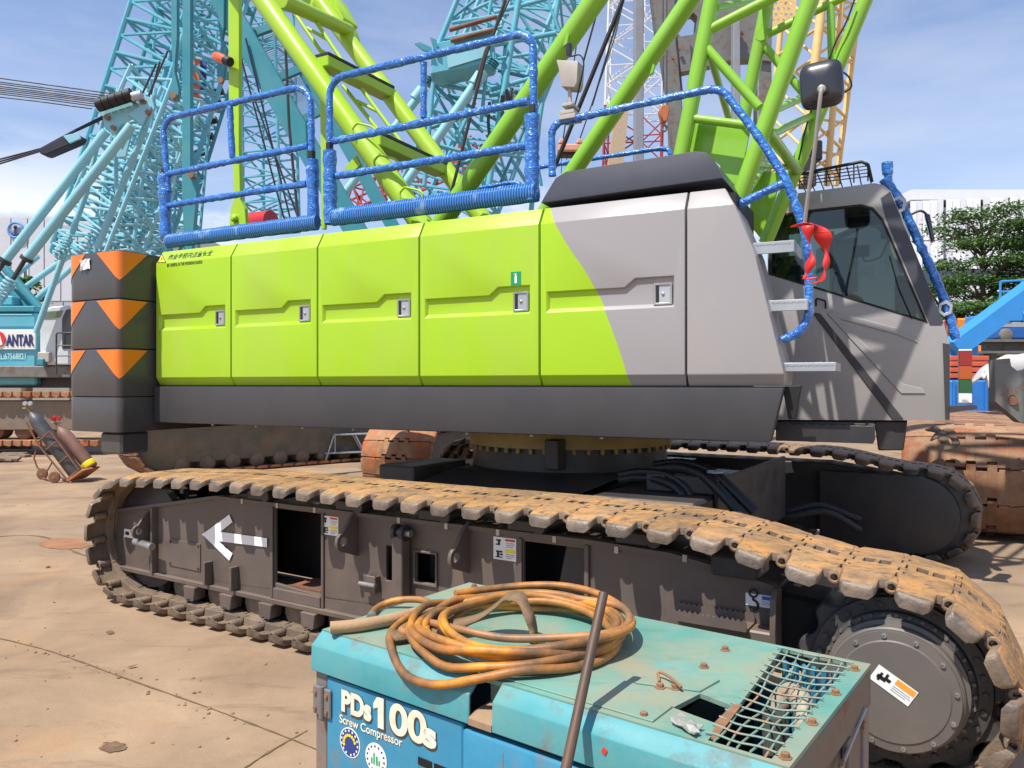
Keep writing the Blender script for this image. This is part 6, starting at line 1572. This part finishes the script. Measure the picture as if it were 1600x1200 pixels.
# ---- grey mast frame, its hook, and the tackle
gm = BT('steel_mast', 'weathered grey steel mast frame with rounded openings behind the green boom', 'crane mast', 1100, 20)
gm.plate('mast_plate', [(1012,-60),(1210,-60),(1205,96),(1180,92),(1140,94),(1100,104),(1066,112),(1040,110),(1026,50)], [[(1058,30),(1064,24),(1084,20),(1090,26),(1088,48),(1082,54),(1064,57),(1058,50)]], 20, .35, M['gsteel'])
gm.poly('mast_leg', [(1030,60),(1064,110),(1068,200),(1062,300),(1052,300),(1046,160)], 19.9, .4, M['gsteel'], .03)
gm.poly('mast_leg', [(1184,86),(1206,84),(1206,300),(1184,300)], 20.1, .4, M['gsteel'], .03)
gm.box('mast_post', 992, -60, 1006, 262, 21, .3, mat('mast_pale_grey', (138,142,150), .5, var=.08), .02); gm.box('mast_post', 1146, 20, 1157, 240, 19.6, .25, MATS['mast_pale_grey'], .02)
for (u,v) in ((1062,75),(1053,90),(1110,86),(1160,52),(1154,60)): MB().lathe(at(u,v,19.9)-gm.o,(0,-1,0),[(.05,-.02),(.05,.03)],10).build('mast_bolt', M['bolt'], gm.t)
gm.rope([(1055,-20),(1057,60),(1066,150)], 19.5, 3.5)
hk = BT('hook_block', 'orange crane hook block hanging below the grey mast', 'hook', 1038, 19, base_z=at(0,205,19).z)
hk.poly('block_body', [(1030,172),(1034,163),(1044,163),(1047,172),(1043,190),(1035,190)], 19, .25, mat('hook_orange', (176,104,62), .6, var=.15), .03)
MB().tube(smooth_path([at(u,v,19.1)-hk.o for u,v in ((1038,188),(1038,195),(1042,199),(1038,205),(1033,202))],4),.035,8).build('hook', M['gsteel'], hk.t)
hk.rope([(1036,-10),(1036,165)], 19.1, 1.6, name='hoist_rope'); hk.rope([(1042,-10),(1042,165)], 19.1, 1.6, name='hoist_rope')
tk = BT('spreader_beam', 'salmon pink spreader beam hanging on ropes above the black engine cap', 'spreader beam', 890, 15, base_z=at(0,242,15).z)
tk.box('beam', 872, 224, 914, 236, 15, .4, mat('salmon_paint', (208,150,124), .55, var=.12), .03); tk.box('keel', 874, 236.5, 912, 241, 15.05, .3, M['black'], .02)
for u in (877, 905): tk.poly('eye', [(u-5,224),(u-2,216),(u+4,216),(u+7,224)], 15, .3, MATS['salmon_paint'], .02)
for (u0,v0,u1) in ((880,217,902),(906,217,960)): tk.rope([(u0,v0),(u1,60),(u1+22,-30)], 15.2, 2.4, name='sling_rope')
for k in range(5): tk.rope([(878+k*8,240),(876+k*6,300)], 15.2, 1.3, name='fall_rope')
# ---- white and red lattice masts far behind
wm = BT('lattice_mast', 'distant lattice mast painted white above and red below', 'mast', 985, 48)
def far_mast(bt, u0, v0, u1, v1, d, w, n, split):
    A, B = at(u0,v0,d), at(u1,v1,d); S = A.lerp(B, split)
    lattice(bt, A, S, w, w, w, max(2,int(n*split)), .075, .05, M['rd'], sides=5); lattice(bt, S, B, w, w, w, max(2,int(n*(1-split))), .075, .05, M['wht'], sides=5)
far_mast(wm, 968, 290, 980, -40, 48, 1.9, 12, .36)
wn_ = BT('lattice_mast', 'second distant white and red lattice mast right beside the grey post', 'mast', 1020, 55)
far_mast(wn_, 1016, 280, 1024, -40, 55, 1.5, 12, .30)
bm_ = BT('mesh_mast', 'beige mesh-clad mast section standing between the distant lattice masts', 'mast', 972, 46)
bm_.poly('mast_panel', [(962,180),(982,172),(974,262),(950,262)], 46, .8, mat('tan_mesh', (176,156,128), .7, var=.2, scale=12, bump=.6, bump_scale=14))
# ---- yellow lattice boom
ym = BT('lattice_boom', 'faded yellow lattice boom standing behind the cab', 'crane boom', 1285, 25)
D = 25
for (u0,v0,u1,v1,w,dd) in ((1290,-40,1250,290,14,0),(1318,-40,1292,290,10,.8),(1346,-20,1306,290,9,1.6),(1228,-40,1196,290,9,1.6)): ym.px('chord', u0,v0,u1,v1, D+dd, w, M['yellow'], n=14)
ypts = [(1286,-4),(1280,40),(1274,88),(1268,134),(1262,182),(1256,232),(1250,276)]
rp_ = lambda v: 1343-(v+0)*.125
for i,(u,v) in enumerate(ypts[:-1]):
    u2, v2 = ypts[i+1]; a, b = rp_(v), rp_(v2)
    ym.px('lacing', u, v, b, v2, D, 4.5, M['yellow'], d1=D+1.5); ym.px('lacing', a, v+4, u2, v2, D+1.5, 4, M['yellow'], d1=D); ym.px('lacing', u, v+2, a, v+10, D, 4, M['yellow'], d1=D+1.5)
    ul, ul2 = 1222-v*.1, 1222-v2*.1
    ym.px('lacing', ul, v, u2, v2, D+1.6, 4.5, M['yellow'], d1=D); ym.px('lacing', ul2, v2, u, v+2, D+1.6, 4.5, M['yellow'], d1=D)
hs_ = []
for i in range(6):
    for j in range(5):
        cx, cy = 1200+i*8+(j%2)*4, -4+j*9
        if cx < 1240: hs_.append([(cx+2.6*math.cos(R(a)), cy+2.6*math.sin(R(a))) for a in range(0,360,60)])
ym.plate('perforated_plate', [(1192,-30),(1246,-30),(1242,44),(1194,46)], [[(x,y) for x,y in h] for h in hs_], D-.3, .04, M['yellow'])
ym.box('dark_winch', 1272, 218, 1286, 250, D-.2, .5, M['black'], .05); ym.box('dark_bracket', 1256, 246, 1276, 290, D-.2, .5, M['frame_dark'], .02)
# red jib lying far behind the gantry
rj = BT('lattice_jib', 'red lattice jib glimpsed low behind the green gantry', 'crane jib', 620, 38)
lattice(rj, at(525,330,38), at(745,235,38), 1.1, 1.1, 1.0, 12, .06, .045, M['rd'], sides=5)
rc_ = BT('rigging_tackle', 'red chains and shackles hanging behind the middle railing', 'rigging', 735, 26, base_z=at(0,300,26).z)
for k in range(7):
    u = 722+k*5; MB().tube(smooth_path([at(u+random.uniform(-3,3),222+random.uniform(0,12)+j*12,26)-rc_.o for j in range(5)],4),.07,7).build('chain', M['rd'], rc_.t)
# ------------------------------------------------------------ undercarriages behind
def carrier(name, label, P0, P1, w, zt, mats, pitch=.27, r=None):
    """another crane's crawler: loop of shoes from P0 to P1 (ground centre points of its two ends)"""
    P0, P1 = Vector((P0[0],P0[1],0)), Vector((P1[0],P1[1],0)); d = P1-P0; Ln = d.length; rz = math.atan2(d.y, d.x)
    t = thing(name, label, 'crawler track', P0, rz, None); r = r or zt/2
    path = track_path(r, r, r, Ln-r, r, r, [(Ln-r-.3,zt-.01),(Ln*.5,zt-.03),(r+.3,zt-.01)])
    tot = sum((b-a).length for a, b in zip(path, path[1:]+path[:1])); N = int(tot/pitch)
    sm = shoe_mesh('track_shoe_'+name, mats, w=w/2, pitch=tot/N, windows=False)
    lay_track(path, N, 0, sm, Matrix.Identity(4), t, rnd=.02)
    fm = mats[3]
    MB().prism([(r*.9,-w*.30,.22),(Ln-r*.9,-w*.30,.22),(Ln-r*.8,-w*.30,zt-.16),(r*.8,-w*.30,zt-.16)],(0,w*.6,0)).build('track_frame', fm, t, bevel=.02)
    for x in (r, Ln-r): MB().lathe((x,-w*.36,r),(0,1,0),[(.08,0),(r-.12,.03),(r-.08,.05),(r-.08,w*.72-.05),(r-.12,w*.72-.02),(.08,w*.72)],30).build('idler_wheel', fm, t)
    k = int((Ln-2*r)/.5)
    for i in range(k): MB().lathe((r+.35+i*.5,-w*.34,.19),(0,1,0),[(.1,0),(.15,.03),(.15,w*.68-.03),(.1,w*.68)],16).build('track_roller', mats[1], t)
    return t
RM = [M['rust'], M['rust_dark'], M['rust'], M['frame_dark']]
rust_pale = mat('pale_rusty_shoe', (136,102,76), .7, rand=.25, var=.3, scale=7, rust=(150,76,36), rust_amt=.85, rust_scale=3.2, dust=(186,152,116), dust_amt=.55, bump=.35)
def gxy(u, v): return gp(u, v)
# right edge: rusty track seen end-on
carrier('crawler_track', 'rusty wide-shoed crawler track seen end-on at the right edge, strap draped over it', (4.90, 8.2), (8.3, 14.2), 1.34, 1.24, [rust_pale, M['rust_dark'], rust_pale, M['frame_dark']], pitch=.40)
# centre: rusty track end under the deck
carrier('crawler_track', 'brown rusty crawler track end seen beneath the deck, left of the slewing ring', (-1.75, 11.3), (.2, 17.0), 1.15, 1.10, RM)
# left: long track behind the counterweight
WF = mat('grimy_green_frame', (98,94,80), .6, var=.2, dust=(140,112,84), dust_amt=.6)
carrier('crawler_track', 'long dusty crawler track lying behind the striped counterweight', (-7.05, 13.9), (-2.5, 18.3), 1.0, 1.15, [M['rust_dark'], M['shoe_in'], M['rust'], WF])
mc2 = BT('crane_chassis', 'dark machine chassis with support legs in the shade behind the skirt', 'chassis', 420, 17.5)
mc2.box('chassis_beam', 250, 640, 560, 672, 17.5, 1.5, WF, .03); mc2.box('chassis_leg', 372, 660, 386, 700, 16.5, .25, M['galv'], .02); mc2.box('chassis_pad', 280, 660, 330, 690, 18.5, .6, M['frame_dark'], .02)
mc2.box('chassis_leg', 486, 660, 496, 690, 16.8, .25, WF, .02)
# white metal step stands on the ground
def stand(label, u, v, s, rz):
    x, y = gp(u, v); t = thing('step_stand', label, 'step stand', (x, y, 0), rz, 'white steel step stands')
    for z, x0, x1 in ((.46*s,-.30*s,.35*s),(.16*s,-.45*s,.45*s)):
        MB().box((x0,-.18,z),(x1,.18,z+.03)).build('tread', M['galv'], t, bevel=.004)
    for yy in (-.16, .16):
        rod('leg', t, (-.30*s,yy,.46*s), (-.45*s,yy,0), .018, M['galv'], 8); rod('leg', t, (.05*s,yy,.46*s), (.30*s,yy,0), .018, M['galv'], 8); rod('leg', t, (-.28*s,yy,.46*s), (-.28*s,yy,.16*s), .014, M['galv'], 8)
    return t
stand('white steel step stand in front of the idler wheel, right of the counterweight', 262, 714, 1.25, .1); stand('white steel step stand beside the brown rusty track end', 548, 722, 1.3, .4)
# loose track pads heaped on the ground far left
random.seed(11)
PADL = ['loose dusty track pad %s in the heap at the far left' % s for s in ('lying lowest and nearest','tilted on top','at the left picture edge','closest to the gas trolley','in the back row, leftmost','in the back row, middle','in the back row, rightmost','half buried in the middle','lying crosswise at the rear')]
for k in range(9):
    u, v = random.uniform(-15, 62), random.uniform(700, 722); x, y = gp(u, v)
    o = MB().box((-.30,-.12,0),(.30,.12,.07)).box((-.2,-.16,.0),(-.06,.16,.05)).box((.06,-.16,0),(.2,.16,.05)).build('track_pad', M['shoe_in'], loc=(x,y,.0+.05*(k%3)), rot=(random.uniform(-.15,.15),random.uniform(-.12,.12),random.uniform(-.6,.6)), bevel=.012)
    tag(o, PADL[k], 'track pad', 'loose track pads heaped on the ground')
bar_o = MB().tube([Vector((*gp(340,727),.04)), Vector((*gp(376,722),.04))],.045,12).build('dark_pipe', M['black']); tag(bar_o, 'short black pipe lying on the concrete behind the near track', 'pipe')
# strap on the right rusty track
vs = []; fs = []; P = smooth_path([at(1450,668,8.3), at(1466,674,8.2), at(1476,690,8.05), at(1484,702,8.0), at(1492,698,8.02), at(1488,682,8.15), at(1470,672,8.25), at(1458,686,8.1)], 5)
for i, p in enumerate(P):
    k = .04+.01*math.sin(i); vs += [p+Vector((k,-.01,k*.5)), p-Vector((k,.01,k*.4))]
for i in range(len(P)-1): fs.append((2*i,2*i+1,2*i+3,2*i+2))
so = MB().add(vs, fs).build('lashing_strap', mat('khaki_webbing', (98,84,66), .85, var=.3, scale=15, bump=.5, bump_scale=60), smooth=60); so.modifiers.new('t','SOLIDIFY').thickness = .012
tag(so, 'bunched khaki lashing strap draped over the right rusty track', 'strap')
# ------------------------------------------------------------ right side yard
gb = BT('steel_bracket', 'thick grey steel bracket plate with a pin hole at the right edge', 'bracket', 1580, 7.6)
H = [(1582+8*math.cos(R(a)),626+9*math.sin(R(a))) for a in range(0,360,30)]
gb.plate('bracket_plate', [(1554,562),(1578,560),(1580,572),(1590,580),(1606,578),(1640,560),(1640,668),(1594,660),(1556,628)], [H], 7.6, .10, M['gsteel'])
gb.box('bracket_arm', 1641, 520, 1720, 900, 7.7, .2, M['gsteel'], .02)
MB().tube([at(1582,626,7.59)-gb.o, at(1582,626,7.72)-gb.o],.048,16).build('rusty_bush', M['rust_dark'], gb.t)
tp = MB(); vs = []; fs = []
prof = [(1537,588),(1546,572),(1560,560),(1580,552),(1610,549),(1650,556)]
P = smooth_path([at(u,v,12) for u,v in prof], 5)
for i, p in enumerate(P):
    for j in range(6):
        t = j/5; vs.append(p+Vector((t*.25, t*.8, -.12*t+.015*math.sin(i*.9+j*1.3))) + Vector((0,0,-(.30 if j == 0 else 0)*(1 if i > 3 else .15))))
for i in range(len(P)-1):
    for j in range(5): fs.append((i*6+j,i*6+j+1,(i+1)*6+j+1,(i+1)*6+j))
tp = tp.add(vs, fs).build('tarpaulin', mat('white_tarp', (200,200,198), .6, var=.06, bump=.3, bump_scale=5), smooth=60); tp.modifiers.new('t','SOLIDIFY').thickness = .02
tag(tp, 'white tarpaulin draped over equipment at the right edge', 'tarpaulin')
cn = BT('crate_stack', 'red slatted crate stack behind the tri-colour signal lamp', 'crate', 1516, 15)
sl = mat('brick_red_slats', (204,92,66), .6, var=.12)
cn.box('crate_core', 1486, 557, 1545, 592, 15.1, 1.2, M['rust_dark'])
for k in range(4): cn.box('slat', 1485, 556+k*9.2, 1546, 563+k*9.2, 15, .05, sl, .01)
bx = BT('blue_bin', 'bright blue steel bin under the red slatted crates', 'bin', 1516, 14.9)
bx.box('bin_body', 1485, 594, 1546, 650, 14.9, 1.2, mat('bin_blue', (44,122,200), .5, var=.1), .03)
for u in (1490, 1515, 1540): bx.box('bin_rib', u, 595, u+3, 650, 14.86, .03, MATS['bin_blue'])
bl = BT('boom_lift', 'bright blue boom lift arm with yellow edge sloping up at right', 'boom lift', 1540, 18)
BLm = mat('lift_blue', (52,140,212), .45, var=.06); 
bl.bar('lower_arm', 1486, 546, 1640, 432, 18, 26, .6, BLm); bl.bar('edge_strip', 1494, 527.5, 1640, 419.5, 17.95, 3, .02, mat('edge_yellow', (206,216,60), .5))
bl.box('base', 1484, 540, 1530, 560, 18, 1.0, BLm, .03); bl.box('chassis', 1484, 560, 1600, 640, 18.6, 1.6, M['frame_dark'])
sz = BT('scissor_lift', 'blue scissor lift with guard rails parked at the right edge', 'scissor lift', 1600, 20)
for (u0,v0,u1,v1) in ((1563,440,1563,500),(1563,440,1660,434),(1563,456,1660,452),(1563,474,1660,471),(1596,438,1596,500),(1630,437,1630,500)): sz.px('guard_rail', u0,v0,u1,v1, 20, 3.5, BLm)
sz.box('platform', 1560, 488, 1660, 502, 20, 1.5, BLm, .02); sz.box('grey_pack', 1562, 503, 1660, 512, 20, 1.5, M['galv'], .02); sz.box('chassis', 1558, 512, 1660, 529, 20, 1.5, mat('deep_lift_blue', (30,92,164), .5), .03)
for u in (1574, 1640): MB().lathe(at(u,523,19.9)-sz.o,(0,1,0),[(.12,0),(.17,.03),(.17,.2)],20).build('wheel', M['gsteel'], sz.t)
for u in (1566, 1600): sz.box('light_box', u, 484, u+12, 490, 19.9, .05, M['galv'])
gbm = BT('steel_beam', 'grey steel I-beam carrying the blue scissor lift', 'beam', 1600, 19.5)
gbm.box('flange', 1540, 530, 1680, 534, 19.5, 1.8, M['gsteel']); gbm.box('web', 1544, 534.2, 1680, 548, 19.9, .3, M['gsteel']); gbm.box('flange', 1540, 548.2, 1680, 552, 19.5, 1.8, M['gsteel'])
for u in (1548, 1630): gbm.box('support', u, 552.5, u+10, 650, 19.8, .3, M['gsteel'])
om = BT('yellow_machine', 'orange yellow machinery parts seen between the cab and blue lift', 'machine', 1500, 24)
OM = mat('machine_orange', (226,140,40), .5, var=.1)
om.box('engine_cover', 1492, 497, 1516, 532, 24, 1.0, OM, .05); om.box('hydraulic_unit', 1474, 504, 1490, 560, 24.2, 1.0, M['rust_dark'], .05); om.box('counter_block', 1530, 528, 1540, 552, 23.8, 1, OM, .05)
om.box('machine_base', 1470, 552, 1545, 640, 24.3, 1.2, M['frame_dark'])
for k in range(6): MB().tube(smooth_path([at(1472+k*4+random.uniform(-2,2),500+j*14+random.uniform(-3,3),23.8)-om.o for j in range(4)],4),.07,7).build('hose', random.choice((M['rd'],M['wht'],M['rust'])), om.t)
# ------------------------------------------------------------ buildings
wb = BT('warehouse', 'white panelled warehouse with vertical cladding behind the tree at right', 'building', 1560, 95)
pm = [mat('cladding_white_%d' % i, c, .5, var=.03) for i, c in enumerate(((232,234,240),(220,223,230),(240,242,246)))]
wb.box('wall_core', 1424, 324, 1900, 616, 95.6, 30, mat('wall_core_grey', (120,126,136), .6), 0)  # mid grey core behind the panels, seen at their joints
u = 1424; k = 0
while u < 1780:
    w = random.choice((9,10,12)); t = (u-1424)/356; top_ = 314-16*t
    wb.box('cladding_panel', u, top_, u+w-.9, top_+62, 95.3, .25, pm[k%3]); k += 1
    wb.box('cladding_panel', u, top_+63.5, u+w-.9, 420, 95.3, .25, pm[(k+1)%3])
    u += w
    if k % 5 == 0: u += 5
for i in range(12):
    u = 1430+i*30; wb.box('window', u, 424, u+26, 444, 95.2, .3, mat('band_glass_%d' % i, (70,78,90), .2) if i == 0 else MATS['band_glass_0'])
wb.box('lower_wall', 1424, 446, 1900, 616, 95.2, .3, pm[1])
wb.box('roof_parapet', 1424, 296, 1900, 312, 96, 29, pm[1])
lb = BT('grey_building', 'pale grey industrial building with round blue anchor sign at far left', 'building', 60, 85)
gw = mat('pale_grey_cladding', (196,198,204), .55, var=.04); gw2 = mat('mid_grey_cladding', (168,170,178), .55, var=.04)
lb.box('wall', -200, 338, 250, 616, 85, 30, gw)
for i in range(9): lb.box('cladding_panel', -60+i*26, 340, -36+i*26, 470, 84.8, .15, gw)
for i in range(3): lb.box('cladding_panel', -60+i*80, 472, 18+i*80, 560, 84.8, .15, gw2)
lb.box('window_band', 88, 352, 118, 364, 84.7, .1, gw2); lb.box('window_band', 160, 350, 250, 366, 84.7, .1, gw2)
wn0 = lb.box('vertical_window', 34, 396, 44, 470, 84.7, .2, M['wht']); lb.box('pane', 37, 400, 41, 466, 84.65, .04, MATS['band_glass_0'], parent=wn0)
sgn = MB().tube([at(24.5+11.5*math.cos(R(a)),359.5+11.5*math.sin(R(a)),84.5)-lb.o for a in range(0,360,10)],.13,8,closed=True).build('ring_sign', mat('sign_blue_ring', (82,150,214), .5), lb.t)
p = at(24.5,359.5,84.5)-lb.o
MB().lathe(p+Vector((0,0,.30)),(0,-1,0),[(.20,0),(.20,.1)],20).box((p.x-.10,p.y-.1,p.z-.5),(p.x+.10,p.y,p.z+.3)).prism([(p.x-.42,p.y-.1,p.z-.36),(p.x-.30,p.y-.1,p.z-.60),(p.x,p.y-.1,p.z-.70),(p.x+.30,p.y-.1,p.z-.60),(p.x+.42,p.y-.1,p.z-.36),(p.x+.2,p.y-.1,p.z-.48),(p.x-.2,p.y-.1,p.z-.48)],(0,.1,0)).build('anchor_emblem', mat('sign_navy', (34,52,110), .5), sgn)
# far tan ground-level clutter: low wall closing the yard
yw = BT('yard_wall', 'low grey concrete wall closing the yard far behind the cranes', 'wall', 800, 70)
yw.box('wall_body', -600, 575, 2200, 632, 70, .4, mat('concrete_wall', (150,142,132), .8, var=.1))
for i in range(40): yw.box('pilaster', -600+i*70, 573, -592+i*70, 632, 69.85, .14, MATS['concrete_wall'])
# ------------------------------------------------------------ trees
def leaf_mat(name, a, b):
    m = bpy.data.materials.new(name); m.use_nodes = True; t = m.node_tree; bs = t.nodes['Principled BSDF']; N = t.nodes.new; K = t.links.new
    ge = N('ShaderNodeNewGeometry'); r = N('ShaderNodeValToRGB'); e = r.color_ramp.elements; e[0].color = lin(a)+(1,); e[1].color = lin(b)+(1,)
    K(ge.outputs['Random Per Island'], r.inputs['Fac']); K(r.outputs[0], bs.inputs['Base Color']); bs.inputs['Roughness'].default_value = .55
    tr = N('ShaderNodeBsdfTranslucent'); K(r.outputs[0], tr.inputs['Color']); mx = N('ShaderNodeMixShader'); mx.inputs[0].default_value = .25
    o = t.nodes['Material Output']; K(bs.outputs[0], mx.inputs[1]); K(tr.outputs[0], mx.inputs[2]); K(mx.outputs[0], o.inputs['Surface']); return m
LM = leaf_mat('rain_tree_leaf', (50,84,40), (104,136,70)); LM2 = leaf_mat('shrub_leaf', (52,92,34), (110,146,60))
BK = mat('tree_bark', (98,84,70), .85, var=.2, scale=4, bump=.5, bump_scale=10)
def tree(label, x, y, h, rad, layers, seed, lm, n_leaf=240, leaf=.16, base=.30, name='rain_tree'):
    rnd = random.Random(seed); t = thing(name, label, 'tree', (x, y, 0)); tk = MB()
    tk.tube(smooth_path([(0,0,-.1),(rnd.uniform(-.2,.2),0,h*base*.6),(rnd.uniform(-.3,.3),0,h*base),(0,0,h*.62)],5),.3,8,rs=None if False else [.30-.011*i for i in range(16)])
    lv = []; lf = []
    for i in range(layers):
        f = i/(layers-1); z = h*(base+.08+(.9-base)*f); rr = rad*(1-.55*f**1.6)*rnd.uniform(.75,1.1)
        for k in range(int(5+4*(1-f))):
            a = rnd.uniform(0,2*math.pi); r0 = rr*rnd.uniform(.35,1); c = Vector((r0*math.cos(a), r0*math.sin(a), z+rnd.uniform(-.02,.02)*h))
            tk.tube([(0,0,z-.16*h*(.6+f*.3)), c*.55+Vector((0,0,z*.45-.05*h)), c-Vector((0,0,.1))],.05,5,rs=[.09,.06,.025])
            cw = rad*rnd.uniform(.24,.42); chh = h*rnd.uniform(.014,.028)
            for q in range(n_leaf):
                u1 = rnd.gauss(0,.5); u2 = rnd.gauss(0,.5); u3 = rnd.gauss(0,.55)
                p = c+Vector((u1*cw, u2*cw, u3*chh-.05*h*.3*(u1*u1+u2*u2)))
                d = Vector((rnd.gauss(0,1),rnd.gauss(0,1),rnd.gauss(0,.5))).normalized(); s = leaf*rnd.uniform(.6,1.3)
                e = d.cross(Vector((rnd.gauss(0,.5),rnd.gauss(0,.5),1))).normalized(); b = len(lv)
                lv += [p-d*s, p+e*s*.5, p+d*s, p-e*s*.5]; lf.append((b,b+1,b+2,b+3))
    tk.build('trunk', BK, t, smooth=60)
    MB().add(lv, lf).build('crown', lm, t, smooth=0); return t
def tp_(u, d): return ((u-800)/FPX*d, d)
tree('broad layered green rain tree in front of the white warehouse', *tp_(1536,52), 13.6, 5.2, 9, 3, LM, 420, .13, .26)
tree('dense green tree partly cut by the right edge of the picture', *tp_(1630,50), 12.4, 4.6, 8, 5, LM, 400, .13, .2)
tree('smaller green tree just right of the cab, below the warehouse', *tp_(1468,56), 8.8, 3.0, 6, 8, LM, 360, .12, .16)
tree('low green tree at the foot of the rain tree beside the blue lift', *tp_(1545,46), 6.6, 3.8, 5, 9, LM, 360, .12, .12)
tree('small bushy green tree behind the teal crane cab at far left', *tp_(40,40), 7.2, 1.2, 4, 6, LM2, 240, .10, .6, name='bushy_tree')
